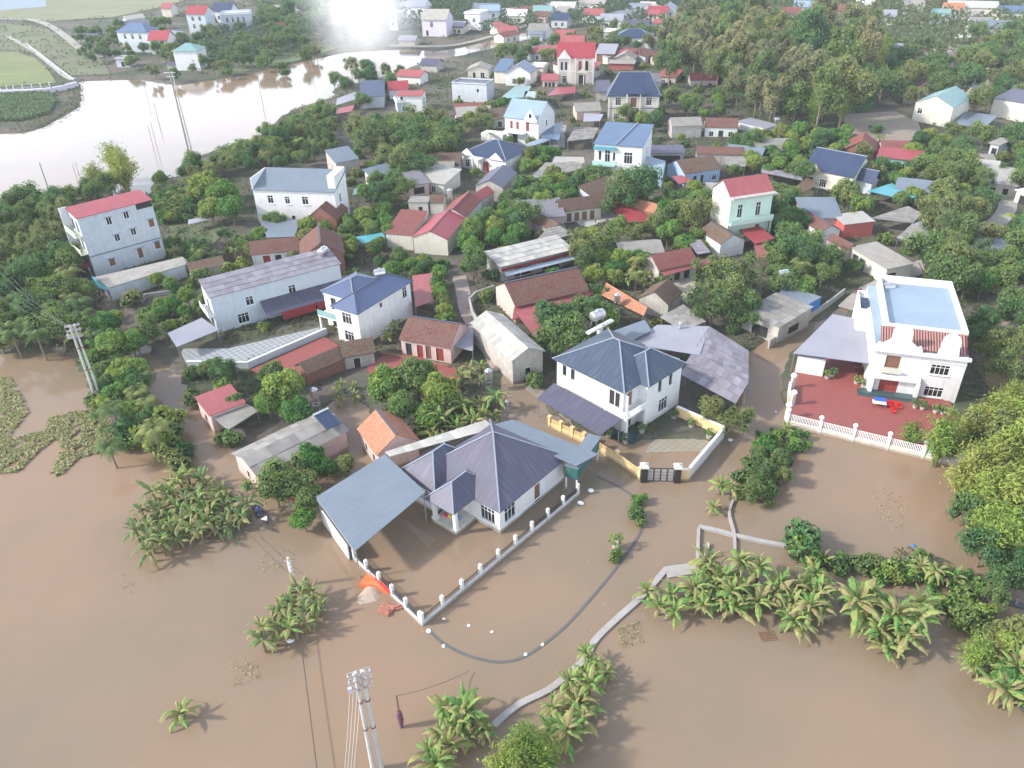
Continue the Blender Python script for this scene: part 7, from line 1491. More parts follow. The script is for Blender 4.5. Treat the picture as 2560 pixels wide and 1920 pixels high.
def _stem(ht):
    ob = MB().tube([(0, 0, -.8), (.02, 0, ht * .5), (0, 0, ht)], [.17, .14, .07], 7).build('stem', STEM); me = ob.data; bpy.data.objects.remove(ob); return me
BSTEM = [_stem(1.6), _stem(2.4), _stem(1.0)]
def banana(loc, label, group, sc=1., seed=0, dull=False, nl=None, st=None, name='banana_plant'):
    rg = random.Random(seed); root = empty(name, label, 'banana plant', loc, rg.uniform(0, 6.28), group); st = rg.randrange(3) if st is None else st; ht = (1.6, 2.4, 1.0)[st] * sc
    so_ = bpy.data.objects.new('stem', BSTEM[st]); link(so_, root); so_.scale = (sc,) * 3
    nl = nl or rg.randint(10, 14); ph = rg.uniform(0, 6.28)
    for i in range(nl):
        upr = i / nl; me = (BLD if dull else BL)[rg.randrange(8)]; ob = bpy.data.objects.new('leaf', me); link(ob, root)
        ob.location = (0, 0, ht * (.94 + .06 * upr)); s_ = sc * rg.uniform(.75, 1.1) * (1 - .25 * upr); ob.scale = (s_, s_ * rg.uniform(.85, 1.15), s_)
        ob.rotation_euler = (rg.uniform(-.25, .25), R(28) - R(92) * upr ** 1.2 + rg.uniform(-.15, .15), ph + i * 2.4 + rg.uniform(-.3, .3))
    return root
def fronds_mesh(kind, seed, rs):
    """areca / coconut crown: arching ribs with leaflets"""
    rg = random.Random(seed); parts = []; nf = 15 if kind == 'palm' else 10
    cen, nr, sz = [], [], []
    vs, fc = [], []
    for i in range(nf):
        az = 2.4 * i + rg.random() * .5; up = rg.uniform(.1, 1.1); L_ = rg.uniform(2.2, 3.0); dx, dy = math.cos(az), math.sin(az)
        for j in range(16):
            t_ = (j + 1) / 16; ro = L_ * t_ * (.9 - .25 * t_ * up); z_ = up * L_ * t_ * .9 - 1.25 * L_ * t_ ** 2 * .62
            ll = .62 * math.sin(min(3.0, t_ * 2.7 + .35)) + .12
            for s_ in (-1, 1):
                px_, py_ = -dy * s_, dx * s_; b0 = len(vs); x, y = dx * ro, dy * ro
                vs += [(x - dx * .05, y - dy * .05, z_), (x + dx * .07, y + dy * .07, z_ - .03), (x + px_ * ll + dx * .25, y + py_ * ll + dy * .25, z_ - ll * .45)]; fc.append((b0, b0 + 1, b0 + 2, b0 + 2))
    vs = np.array(vs); q4 = []
    # thicken leaflets to four-cornered slips
    nv = []
    for f_ in fc:
        A_, B2, C2 = vs[f_[0]], vs[f_[1]], vs[f_[2]]; nv += [A_, B2, C2 + (B2 - A_) * .3, C2]
    nv = np.array(nv); return np_mesh('palm_fronds', nv, np.arange(len(nv)).reshape(-1, 4), [LEAF_OLIVE if kind != 'green' else LEAF_FRUIT])
V_PALM = [fronds_mesh('palm', 1, None), fronds_mesh('green', 2, None), fronds_mesh('palm', 5, None)]
def palm_trunk():
    ob = MB().tube([(0, 0, -.8), (.1, .05, 2.), (.05, 0, 4.2)], [.16, .13, .1], 7).build('trunk', bark); me = ob.data; bpy.data.objects.remove(ob); return me
T_PALM = palm_trunk()
KINDS_ = {'fruit': ('fruit_tree', 'fruit tree', V_FRUIT, T_FRUIT, 3.4, 3.0), 'olive': ('olive_tree', 'dull olive tree', V_OLIVE, T_FRUIT, 4.6, 3.0), 'dark': ('dark_tree', 'dark leafy tree', V_DARK, T_FRUIT, 4.4, 3.0),
          'gum': ('eucalyptus', 'tall greyish eucalyptus', V_GUM, T_GUM, 8.0, 2.2), 'shrub': ('shrub', 'low shrub', V_SHRUB, T_SHRUB, .9, 1.1), 'bam': ('bamboo', 'feathery bamboo clump', V_BAM, T_BAM, 5.0, 3.5), 'palm': ('palm', 'palm', V_PALM, T_PALM, 4.0, 2.3)}
YD = [[n(768, 150), n(1830, 440), n(2150, 330), n(2050, 230), Z2(1900, 1300), Z2(1000, 900), Z2(990, 560), Z2(240, 800), Z2(160, 1010)], [d(1540, 1190), d(1640, 1240), d(1890, 1200), d(2100, 1110), d(2080, 1040), d(1990, 985)], [e(290, 930), e(310, 980), e(700, 960), e(840, 1080), e(870, 1040), e(830, 930), e(560, 850), e(400, 850)],
      [d(1110, 1080), d(1160, 1180), d(1430, 1170), d(2000, 960), d(1960, 930), d(1400, 1060)], [k(980, 1110), k(1060, 1010), k(1210, 830), k(1590, 950), k(1470, 1100)], [k(1225, 760), k(1590, 930), k(1720, 800), k(1700, 720), k(1260, 560)], [A6(1320, 1420), A6(1560, 1640), A6(1640, 1560), A6(1640, 1420), A6(1500, 1360)],
      [A6(560, 900), A6(640, 960), A6(1000, 860), A6(760, 790), A6(440, 830)], [A1(-1500, -100), A1(-1500, 170), A1(0, 160), A1(380, 185), A1(960, 150), A1(1500, 40), A1(1800, -90)], [A1(-900, 450), A1(-900, 760), A1(0, 750), A1(200, 735), A1(490, 715), A1(300, 500), A1(120, 450)], [A4(640, 990), A4(720, 1150), A4(1000, 1240), A4(1350, 1200), A4(1300, 1060), A4(1100, 960)], [A4(1340, 540), A4(1700, 620), A4(1900, 520), A4(1720, 380), A4(1420, 400)]]
YDP = [pol(y_) for y_ in YD]
TREES = []        # (kind, world position, px, root)
ALLP = []
foot_np = [np.array(f_) for f_ in FOOT]
fcen = np.array([f_.mean(0) for f_ in foot_np]); frad = np.array([np.linalg.norm(f_ - f_.mean(0), axis=1).max() for f_ in foot_np])
def in_foot(x, y, marg=0.):
    p = np.array([[x, y]]); dd = np.hypot(fcen[:, 0] - x, fcen[:, 1] - y)
    for i in np.where(dd < frad + marg)[0]:
        f_ = foot_np[i]; cc = f_.mean(0); g_ = cc + (f_ - cc) * (1 + marg / max(2., frad[i]) * 1.3)
        if inside(p, g_)[0]: return True
    return False
def on_road(x, y, marg=.3):
    for pts, hw in ROADS:
        if np.min(np.hypot(pts[:, 0] - x, pts[:, 1] - y)) < hw + marg: return True
    return False
def put_tree(kind, x, y, sc, var=None, zsc=1., z=None):
    nm, ds, vars_, tr, hc, rr = KINDS_[kind]; rg = rnd; v_ = rg.randrange(len(vars_)) if var is None else var
    z = max(0., ground_z(x, y)) if z is None else z
    root = empty(nm, ds, {'fruit': 'tree', 'olive': 'tree', 'dark': 'tree', 'gum': 'eucalyptus', 'shrub': 'shrub', 'bam': 'bamboo', 'palm': 'palm'}[kind], (x, y, z - .05), rg.uniform(0, 6.28))
    to = bpy.data.objects.new('trunk' if kind != 'bam' else 'culms', tr); link(to, root); to.scale = (sc, sc, sc * zsc)
    co = bpy.data.objects.new('crown' if kind != 'palm' else 'fronds', vars_[v_]); link(co, root); co.scale = (sc, sc * rg.uniform(.9, 1.1), sc * zsc)
    if kind == 'palm': co.location = (0, 0, 4.2 * sc * zsc)
    TREES.append([kind, x, y, PX((x, y, hc * sc * zsc + z)), root, sc]); return root
def tree_at(kind, px_, rad, var=None, zsc=1.):
    """crown centre seen at px_, crown radius rad in metres"""
    nm, ds, vars_, tr, hc, rr = KINDS_[kind]; sc = rad / rr; v = W(px_, hc * sc * zsc + .3); return put_tree(kind, v.x, v.y, sc, var, zsc)
def scatter(kinds, poly, dist, rmin, rmax, nmax=200, seed=1, hz=None, marg=.6, roadm=1.2, wet=True):
    """kinds = {kind: weight}; crowns whose middle falls in the outline, given on the photo"""
    rg = random.Random(seed); kk = list(kinds); hz = hz or {'gum': 8, 'bam': 5}.get(kk[0], 3.4); P_ = pol(poly, hz); x0, y0 = P_.min(0); x1, y1 = P_.max(0); got = []; tries = 0
    while len(got) < nmax and tries < nmax * 40:
        tries += 1; x, y = rg.uniform(x0, x1), rg.uniform(y0, y1)
        if not inside(np.array([[x, y]]), P_)[0]: continue
        if any((x - gx_) ** 2 + (y - gy_) ** 2 < dist ** 2 for gx_, gy_ in got) or any(abs(x - t_[1]) < dist * .7 and abs(y - t_[2]) < dist * .7 and (x - t_[1]) ** 2 + (y - t_[2]) ** 2 < (dist * .7) ** 2 for t_ in TREES): continue
        if in_foot(x, y, marg) or on_road(x, y, roadm) or any(inside(np.array([[x, y]]), y_)[0] for y_ in YDP): continue
        if not wet and ground_z(x, y) < 0: continue
        got.append((x, y)); kd = rg.choices(kk, [kinds[q_] for q_ in kk])[0]; rad = rg.uniform(rmin, rmax); nm, ds, vars_, tr, hc, rr = KINDS_[kd]
        if kd == 'palm': rad = min(rad, 2.6)
        put_tree(kd, x, y, rad / rr, zsc=rg.uniform(.85, 1.2))
def P(*pts): return [F(*p) for p in pts]
# ---- single trees read off the photo (display points)
for kd, x, y, rad in (('fruit', 612, 838, 2.9), ('fruit', 640, 885, 2.2), ('fruit', 578, 870, 2.0), ('fruit', 590, 810, 2.0), ('fruit', 838, 830, 2.7), ('fruit', 900, 815, 2.8), ('fruit', 948, 845, 2.6), ('fruit', 870, 880, 2.2), ('fruit', 925, 890, 2.0),
    ('fruit', 668, 985, 1.9), ('fruit', 700, 1005, 1.5), ('fruit', 745, 1000, 1.4), ('dark', 590, 1040, 2.1), ('fruit', 665, 1070, 1.8), ('fruit', 655, 1115, 1.5), ('dark', 625, 1045, 1.7), ('fruit', 505, 870, 1.5), ('shrub', 500, 940, 1.2), ('shrub', 415, 855, 1.2), ('fruit', 240, 745, 2.5), ('fruit', 285, 740, 2.0),
    ('fruit', 265, 800, 2.2), ('fruit', 295, 830, 1.9), ('fruit', 250, 850, 1.8), ('fruit', 225, 700, 2.2), ('fruit', 60, 580, 2.4), ('fruit', 100, 575, 2.0), ('fruit', 440, 400, 3.2), ('fruit', 480, 415, 3.4), ('fruit', 500, 450, 3.0), ('fruit', 455, 450, 2.6), ('fruit', 345, 385, 1.8),
    ('dark', 1190, 690, 2.6), ('dark', 1235, 720, 2.6), ('fruit', 1280, 670, 2.4), ('dark', 1255, 680, 2.4), ('dark', 1200, 735, 2.0), ('fruit', 1310, 690, 2.0), ('fruit', 1660, 960, 1.2), ('fruit', 1690, 985, 1.3), ('olive', 1655, 1010, 1.2), ('olive', 1630, 1050, 1.1), ('bam', 2140, 905, 2.9), ('bam', 2195, 960, 3.1), ('bam', 2150, 1005, 2.7), ('bam', 2195, 1075, 2.9), ('bam', 2095, 925, 2.3), ('bam', 2185, 1150, 2.4), ('fruit', 1640, 975, 1.0), ('olive', 1690, 1020, 1.0),
    ('olive', 1550, 885, 1.7), ('olive', 1585, 905, 1.5), ('dark', 1380, 400, 3.6), ('olive', 1340, 400, 3.0), ('dark', 1345, 430, 2.6), ('fruit', 2040, 410, 2.6), ('fruit', 1830, 420, 3.2), ('fruit', 1860, 445, 2.4), ('olive', 1540, 590, 2.8), ('olive', 1570, 630, 2.8), ('olive', 1610, 590, 2.4), ('dark', 1610, 660, 2.2), ('olive', 1540, 655, 2.4),
    ('shrub', 285, 645, 1.5), ('shrub', 1745, 1170, 1.8), ('shrub', 1720, 1175, 1.4), ('shrub', 1985, 1195, .7), ('shrub', 1330, 1190, .6), ('shrub', 1370, 1105, .9), ('shrub', 1380, 1080, .7), ('dark', 480, 800, 1.6), ('fruit', 450, 795, 1.5), ('shrub', 400, 700, 1.2)):
    tree_at(kd, F(x, y), rad * 1.22)
for x, y, s_ in ((240, 880, 1.0), (330, 925, 1.1), (235, 960, .9), (110, 660, 1.1), (60, 650, 1.1), (150, 640, 1.0), (30, 700, 1.0), (160, 720, 1.), (1900, 300, .8), (205, 690, 1.0), (1405, 745, .6), (395, 500, .9), (430, 540, .9), (1380, 560, 1.0), (1375, 590, .9), (2190, 470, 1.1), (2070, 420, .9), (1060, 290, .7), (1730, 570, 1.0)):
    tree_at('palm', F(x, y), 2.3 * s_)
# ---- groves
SC = [({'dark': 2, 'olive': 2, 'fruit': 1, 'palm': 1}, P((400, 362), (470, 335), (570, 300), (650, 250), (700, 225), (725, 265), (700, 325), (640, 348), (520, 355), (410, 385)), 4.0, 1.7, 2.6, 62),
 ({'dark': 4, 'olive': 3}, P((-10, 460), (90, 440), (245, 390), (250, 410), (130, 450), (150, 520), (90, 560), (-10, 560)), 4.4, 2.2, 3.2, 34),
 ({'dark': 3, 'fruit': 1, 'palm': 2}, P((-10, 560), (150, 560), (170, 620), (230, 690), (180, 720), (60, 745), (-10, 740)), 3.6, 2.0, 3.0, 45),
 ({'bam': 1}, P((190, 370), (260, 345), (270, 385), (210, 400)), 5, 3.0, 4.0, 4),
 ({'shrub': 4, 'fruit': 1}, P((330, 400), (410, 385), (410, 450), (340, 460)), 2.2, 1.2, 1.8, 26),
 ({'shrub': 2, 'dark': 1, 'palm': 1}, P((360, 500), (480, 490), (540, 500), (530, 560), (440, 600), (370, 560)), 3.4, 1.0, 1.9, 22),
 ({'olive': 5, 'dark': 3}, P((780, 310), (850, 280), (960, 275), (990, 340), (930, 375), (840, 370)), 4.4, 2.8, 4.0, 26),
 ({'fruit': 3, 'dark': 2}, P((810, 360), (900, 370), (960, 350), (900, 400), (850, 430), (780, 420)), 4.0, 2.0, 2.8, 14),
 ({'fruit': 1}, P((640, 480), (720, 470), (830, 440), (850, 480), (820, 530), (760, 530), (650, 520)), 3.2, 1.8, 2.6, 26),
 ({'fruit': 1}, P((480, 500), (560, 495), (570, 530), (500, 545)), 3.2, 1.6, 2.2, 7),
 ({'fruit': 8, 'dark': 1}, P((995, 560), (1010, 500), (1060, 460), (1120, 395), (1200, 375), (1290, 385), (1290, 412), (1150, 450), (1130, 500), (1060, 560), (1010, 580)), 3.4, 2.0, 2.8, 60),
 ({'fruit': 1, 'dark': 1}, P((820, 545), (930, 555), (960, 600), (960, 680), (930, 660), (880, 580), (810, 570)), 3.2, 1.5, 2.2, 16),
 ({'fruit': 4, 'olive': 2}, P((1235, 500), (1380, 490), (1400, 545), (1350, 600), (1290, 600), (1240, 550)), 3.4, 2.0, 2.7, 26),
 ({'fruit': 2, 'olive': 2, 'dark': 1}, P((1410, 430), (1500, 400), (1535, 440), (1530, 500), (1480, 520), (1415, 510)), 3.6, 2.2, 3.0, 24),
 ({'fruit': 6, 'dark': 2}, P((1640, 520), (1720, 500), (1800, 560), (1850, 600), (1840, 640), (1790, 660), (1740, 640), (1660, 600)), 3.4, 1.9, 2.7, 40),
 ({'fruit': 3, 'dark': 2}, P((1680, 420), (1740, 430), (1740, 480), (1680, 490)), 3.2, 1.6, 2.4, 9),
 ({'dark': 2, 'fruit': 2}, P((1650, 410), (1690, 400), (1700, 470), (1660, 500)), 3.4, 1.8, 2.4, 8),
 ({'gum': 1}, P((1430, 70), (1500, 30), (1560, 10), (1690, 55), (1760, 95), (1700, 230), (1620, 220), (1540, 150), (1440, 150)), 4.6, 2.2, 3.2, 130, 8),
 ({'bam': 3, 'gum': 2, 'dark': 2}, P((1700, 100), (1850, 110), (1940, 190), (1900, 250), (1760, 265), (1690, 230)), 5.2, 3.0, 4.4, 48, 5),
 ({'fruit': 4, 'dark': 1}, P((1330, 210), (1420, 190), (1560, 200), (1560, 245), (1440, 245), (1420, 300), (1340, 280)), 4.0, 2.0, 2.8, 22),
 ({'fruit': 4, 'dark': 1}, P((1580, 300), (1700, 280), (1830, 285), (1830, 325), (1740, 330), (1740, 380), (1600, 350)), 3.6, 2.0, 2.8, 44),
 ({'dark': 3, 'fruit': 2, 'olive': 2}, P((1870, 380), (1950, 350), (2080, 320), (2130, 380), (2140, 470), (2010, 450), (1950, 430)), 4.0, 1.9, 2.8, 42),
 ({'olive': 5, 'dark': 1}, P((2010, 460), (2100, 480), (2130, 520), (2100, 620), (2030, 630), (1990, 560)), 4.0, 2.4, 3.4, 30),
 ({'dark': 3, 'palm': 1, 'fruit': 1}, P((2130, 520), (2225, 490), (2225, 600), (2120, 620)), 3.8, 2.2, 3.2, 18),
 ({'dark': 3, 'fruit': 2}, P((2110, 300), (2225, 290), (2225, 400), (2160, 400)), 4.5, 2.2, 3.2, 18),
 ({'dark': 3, 'olive': 3}, P((2120, 690), (2225, 640), (2225, 800), (2130, 800)), 3.6, 1.8, 2.8, 16),
 ({'dark': 3, 'olive': 2}, P((1960, 240), (2225, 240), (2225, 60), (1950, 120), (1900, 80), (1840, 90)), 8, 2.8, 4.0, 60),
 ({'olive': 2, 'fruit': 2}, P((1860, 330), (2000, 285), (2120, 290), (2000, 330)), 5, 1.8, 2.6, 9),
 ({'bam': 5, 'olive': 1}, P((2040, 890), (2120, 870), (2225, 850), (2225, 1120), (2150, 1120), (2080, 1010), (2000, 930)), 3.6, 2.6, 3.4, 30),
 ({'dark': 2, 'olive': 3}, P((2100, 1090), (2190, 1130), (2225, 1150), (2225, 1240), (2170, 1230), (2110, 1160)), 2.8, 1.5, 2.2, 14),
 ({'bam': 1, 'fruit': 1}, P((2110, 1370), (2225, 1340), (2225, 1460), (2140, 1440)), 3.2, 1.8, 2.4, 9),
 ({'shrub': 1}, P((1750, 1200), (1960, 1220), (2130, 1255), (2120, 1275), (1950, 1245), (1780, 1215)), 1.3, .8, 1.3, 34, .9),
 ({'shrub': 3, 'olive': 1}, P((2050, 1270), (2150, 1270), (2180, 1320), (2080, 1350), (2040, 1310)), 2.0, 1.1, 1.6, 14, .9),
 ({'fruit': 2, 'shrub': 1, 'dark': 1}, P((290, 660), (400, 620), (440, 650), (380, 690), (310, 710)), 2.8, 1.4, 1.9, 16),
 ({'dark': 1, 'shrub': 2}, P((340, 750), (380, 770), (500, 790), (500, 830), (420, 820)), 2.6, 1.2, 1.7, 12),
 ({'fruit': 1, 'dark': 1}, P((330, 590), (400, 600), (380, 620)), 3, 1.2, 1.7, 3),
 ({'shrub': 1, 'fruit': 1}, P((940, 610), (980, 640), (970, 680), (935, 670)), 2.6, 1.3, 1.8, 6),
 ({'dark': 2, 'olive': 1}, P((700, 190), (760, 140), (860, 135), (900, 150), (880, 180), (760, 230)), 5, 1.8, 2.8, 12),
 ({'dark': 2, 'olive': 2, 'fruit': 1}, P((1060, 115), (1180, 95), (1330, 60), (1420, 60), (1420, 90), (1300, 110), (1180, 130)), 6, 2.0, 3.0, 40),
 ({'dark': 3, 'fruit': 1}, P((290, 105), (330, 110), (440, 70), (560, 80), (600, 140), (480, 150), (430, 130)), 5.5, 2.0, 3.0, 26),
 ({'dark': 3}, P((560, 30), (690, 20), (690, 90), (600, 110)), 6, 2.4, 3.6, 26),
 ({'dark': 3, 'olive': 1}, P((160, 70), (230, 60), (240, 130), (160, 130)), 8, 1.8, 2.8, 9),
 ({'fruit': 1, 'olive': 1}, P((970, 270), (1100, 200), (1180, 210), (1050, 260), (1060, 280)), 4.5, 1.8, 2.6, 12),
 ({'fruit': 1}, P((1120, 330), (1200, 320), (1190, 350), (1130, 360)), 3.4, 1.8, 2.4, 7)]
VIL = P((300, 660), (560, 560), (560, 400), (780, 290), (980, 200), (1200, 110), (1420, 110), (1430, 240), (1840, 270), (2200, 260), (2200, 620), (1980, 600), (1850, 640), (1640, 740), (1200, 640), (1150, 830), (1020, 760), (1000, 640), (700, 700), (480, 760))
SC += [({'fruit': 4, 'palm': 1, 'dark': 1}, P((165, 690), (280, 675), (315, 800), (335, 900), (265, 905), (200, 840)), 2.5, 1.6, 2.3, 34), ({'palm': 1, 'shrub': 1}, P((205, 860), (290, 860), (390, 930), (410, 1010), (370, 1010), (300, 950), (215, 940)), 2.2, 1.2, 2.2, 16, 1.5),
 ({'shrub': 4, 'fruit': 1}, P((1625, 965), (1690, 925), (1720, 935), (1712, 1000), (1645, 1080), (1600, 1065)), 1.5, .9, 1.3, 24, 1.), ({'bam': 3, 'fruit': 1}, P((1950, 925), (2060, 880), (2110, 930), (2040, 965)), 2.6, 1.6, 2.4, 9, 3.5),
 ({'fruit': 5, 'dark': 2, 'olive': 1}, VIL, 5.0, 1.2, 1.9, 42), ({'shrub': 3, 'palm': .4}, VIL, 3.2, .8, 1.4, 120), ({'dark': 2, 'olive': 1}, P((170, 60), (700, 20), (690, 150), (420, 165), (200, 140)), 5, 1.6, 2.8, 75)]
for i_, s_ in enumerate(SC):
    scatter(s_[0], s_[1], s_[2], s_[3], s_[4], s_[5], seed=20 + i_, hz=s_[6] if len(s_) > 6 else None)
for i_, (x, y, rad) in enumerate(((1130, 1610, 1.9), (1095, 1640, 1.7), (1170, 1640, 1.6))): tree_at('bam', F(x, y), rad * 1.3)

# ---- bananas
NB = []
def ban(px_, sc, seed, dull=False, nl=None, hz=2.2, st=None):
    v = W(px_, hz * sc); NB.append((v, banana((v.x, v.y, max(0, min(.35, ground_z(v.x, v.y)))), '', None, sc, seed, dull, nl, st)))
sd_ = 0
_rg = random.Random(77); EXB = [(_rg.uniform(1490, 2000), 0, _rg.uniform(.7, 1.0)) for _ in range(34)]; EXB = [(x, 1235 + (x - 1490) * .19 + _rg.uniform(-28, 34), s_) for x, _, s_ in EXB]
for x, y, s_ in (*EXB, (1500, 1268, .9), (1425, 1300, .8), (1560, 1240, 1.0), (1600, 1215, 1.0), (1640, 1225, .95), (1590, 1290, 1.0), (1640, 1290, .95), (1690, 1255, 1.0), (1720, 1320, 1.1), (1765, 1265, 1.2), (1760, 1240, .9), (1850, 1300, 1.25), (1935, 1330, 1.1), (1905, 1350, 1.0), (1980, 1340, 1.1), (1960, 1375, .95), (1920, 1375, .9), (1560, 1285, .8),
    (1000, 1525, 1.15), (985, 1560, .9), (940, 1640, 1.0), (1250, 1500, 1.0), (1215, 1555, 1.15), (1265, 1450, .8), (1290, 1425, .7), (1240, 1525, .8), (385, 1525, .8), (1560, 1040, .8), (1580, 1055, .7), (1545, 1085, .6), (2195, 1445, 1.1), (2170, 1490, 1.0), (1990, 1225, .7), (1780, 1195, .75), (2060, 1240, .7), (2020, 1235, .8), (1700, 915, .8), (1715, 925, .7),
    (1045, 1560, .7), (1010, 1580, .7), (1230, 1475, .8), (1275, 1480, .85), (1225, 1580, .9), (1190, 1570, .8), (1255, 1555, .8), (1310, 1440, .7), (1265, 1410, .6), (1195, 1530, .7), (960, 1530, .8), (970, 1600, .9), (950, 1575, .7), (1015, 1545, .8), (930, 1615, .8), (1400, 1270, .7), (1450, 1270, .8), (1460, 1310, .8), (1520, 1300, .8)):
    sd_ += 1; ban(F(x, y), s_ * 1.12, sd_, nl=18 if s_ > .95 else 14)
BC = [(P((285, 1095), (330, 1055), (370, 1030), (430, 1020), (480, 1040), (490, 1080), (535, 1095), (520, 1120), (440, 1150), (380, 1165), (320, 1190), (290, 1150)), 1.25, .95, 80, True), (P((560, 1350), (610, 1290), (640, 1265), (690, 1270), (690, 1320), (650, 1360), (570, 1385), (540, 1365)), 1.1, .9, 38, True),
      (P((2090, 1430), (2200, 1400), (2225, 1500), (2150, 1500)), 2.2, .8, 8, False), (P((905, 915), (960, 870), (1000, 860), (1075, 860), (1070, 895), (1000, 920), (940, 945)), 1.6, 1.0, 30, False), (P((720, 825), (770, 820), (770, 850), (730, 860)), 1.6, .8, 5, False), (P((985, 800), (1040, 780), (1040, 825), (1000, 830)), 1.6, .8, 5, False), (P((330, 400), (400, 390), (420, 440), (350, 450)), 2.6, .9, 14, False),
      (P((0, 620), (90, 610), (180, 660), (190, 700), (60, 740), (0, 730)), 2.8, 1.0, 16, False), (P((600, 470), (640, 480), (620, 500)), 2.4, .8, 3, False), (P((830, 690), (860, 690), (850, 730), (820, 720)), 2, .8, 4, False), (P((380, 545), (460, 530), (470, 560), (400, 580)), 2.6, .8, 8, False), (P((1290, 590), (1400, 570), (1400, 610), (1330, 620)), 2.8, .9, 7, False),
      (P((700, 250), (770, 260), (740, 290), (690, 280)), 3, 1., 6, False), (P((500, 330), (600, 320), (590, 350), (500, 355)), 3.2, 1., 7, False)]
for ci, (pl_, dist, sc, nmax, dull) in enumerate(BC):
    rg = random.Random(300 + ci); P_ = pol(pl_, 1.8); x0, y0 = P_.min(0); x1, y1 = P_.max(0); got = []
    for _ in range(nmax * 60):
        if len(got) >= nmax: break
        x, y = rg.uniform(x0, x1), rg.uniform(y0, y1)
        if not inside(np.array([[x, y]]), P_)[0] or any((x - g_[0]) ** 2 + (y - g_[1]) ** 2 < dist ** 2 for g_ in got) or in_foot(x, y, .3): continue
        got.append((x, y)); sd_ += 1; v = Vector((x, y, 0)); NB.append((v, banana((x, y, max(0, min(.35, ground_z(x, y)))), '', None, sc * rg.uniform(.8, 1.15), 400 + sd_, dull and rg.random() < .6, 10)))

# ---- labels for plants: where each stands among its neighbours
LANDM = [(hp, s_, c_) for hp, s_, c_ in HOUSES] + [(F(*p_), s_, W(F(*p_))) for p_, s_ in (((400, 1100), 'the big banana island'), ((625, 1320), 'the round banana clump'), ((1220, 1240), 'the curved kerb'), ((2000, 1150), 'the muddy pond'), ((1700, 1500), 'the brown lake'), ((1000, 1600), 'the dike path end'), ((1520, 1200), 'the dike junction'), ((1640, 830), 'the flooded lane'), ((250, 780), 'the left twin pole'), ((300, 250), 'the bright river'), ((2180, 400), 'the dry road bend'), ((420, 900), 'the flooded road'), ((1700, 150), 'the eucalyptus slope'), ((2150, 1420), 'the right shore'), ((640, 240), 'the river bushes'), ((620, 95), 'the green far bank'), ((560, 50), 'the far-bank thicket'), ((760, 90), 'the white smoke'), ((200, 90), 'the far-bank paths'), ((480, 120), 'the far landing'), ((60, 650), 'the left edge'), ((1330, 240), 'the upper gardens'), ((700, 500), 'the fruit garden'), ((1100, 500), 'the central orchard'), ((1950, 150), 'the far green valley'))]
ORD = ['nearest', 'second nearest', 'third nearest', 'fourth nearest', 'fifth nearest', 'sixth nearest', 'seventh nearest', 'eighth nearest', 'ninth nearest', 'tenth nearest', 'eleventh nearest', 'twelfth nearest', 'thirteenth nearest', 'fourteenth nearest', 'fifteenth nearest', 'sixteenth nearest', 'seventeenth nearest', 'eighteenth nearest', 'nineteenth nearest', 'twentieth nearest']
_shorts = {}
for hp, s_, c_ in LANDM: _shorts.setdefault(s_, (hp, c_))
def neighbour_labels(items, desc):
    """items = (photo point, object); the label tells direction and rank from a landmark"""
    buck = {}
    for p_, ob in items:
        best = min(_shorts.items(), key=lambda kv: (kv[1][0][0] - p_[0]) ** 2 + (1.3 * (kv[1][0][1] - p_[1])) ** 2)
        dx, dy = p_[0] - best[1][0][0], p_[1] - best[1][0][1]; dr = ('left of' if dx < 0 else 'right of') if abs(dx) > abs(dy) else ('behind' if dy < 0 else 'in front of')
        buck.setdefault((best[0], dr), []).append((dx * dx + dy * dy, ob))
    for (s_, dr), ls in buck.items():
        ls.sort(key=lambda t_: t_[0])
        for i, (_, ob) in enumerate(ls):
            rk = ORD[i] if i < len(ORD) else 'further'
            ob['label'] = f'{desc} {dr} {s_}, {rk} to it' if len(ls) > 1 else f'{desc} just {dr} {s_}'
            if len(ls) > len(ORD): ob['group'] = f'{desc}s {dr} {s_}'
GR = {'fruit': 'fruit trees of the village gardens', 'olive': 'dull olive trees', 'dark': 'dark leafy trees', 'gum': 'eucalyptus wood on the slope', 'shrub': 'low garden shrubs', 'bam': 'feathery bamboo clumps', 'palm': 'palms between the gardens'}
for kd in KINDS_:
    it = [(t_[3], t_[4]) for t_ in TREES if t_[0] == kd]
    for _, ob in it: ob['group'] = GR[kd]
    neighbour_labels(it, {'fruit': 'rounded fruit tree', 'olive': 'dull olive tree', 'dark': 'dark green tree', 'gum': 'tall eucalyptus', 'shrub': 'low shrub', 'bam': 'feathery bamboo', 'palm': 'drooping palm'}[kd])
for cn_ in {t_[2] for t_ in LOWH}: neighbour_labels([(t_[0], t_[1]) for t_ in LOWH if t_[2] == cn_], f'low {cn_}-roofed house')
for v, ob in NB: ob['group'] = 'banana plants in the flood'
print({q_: sum(t_[0] == q_ for t_ in TREES) for q_ in KINDS_}, len(NB))
neighbour_labels([(PX((v.x, v.y, 1.8)), ob) for v, ob in NB], 'banana plant')

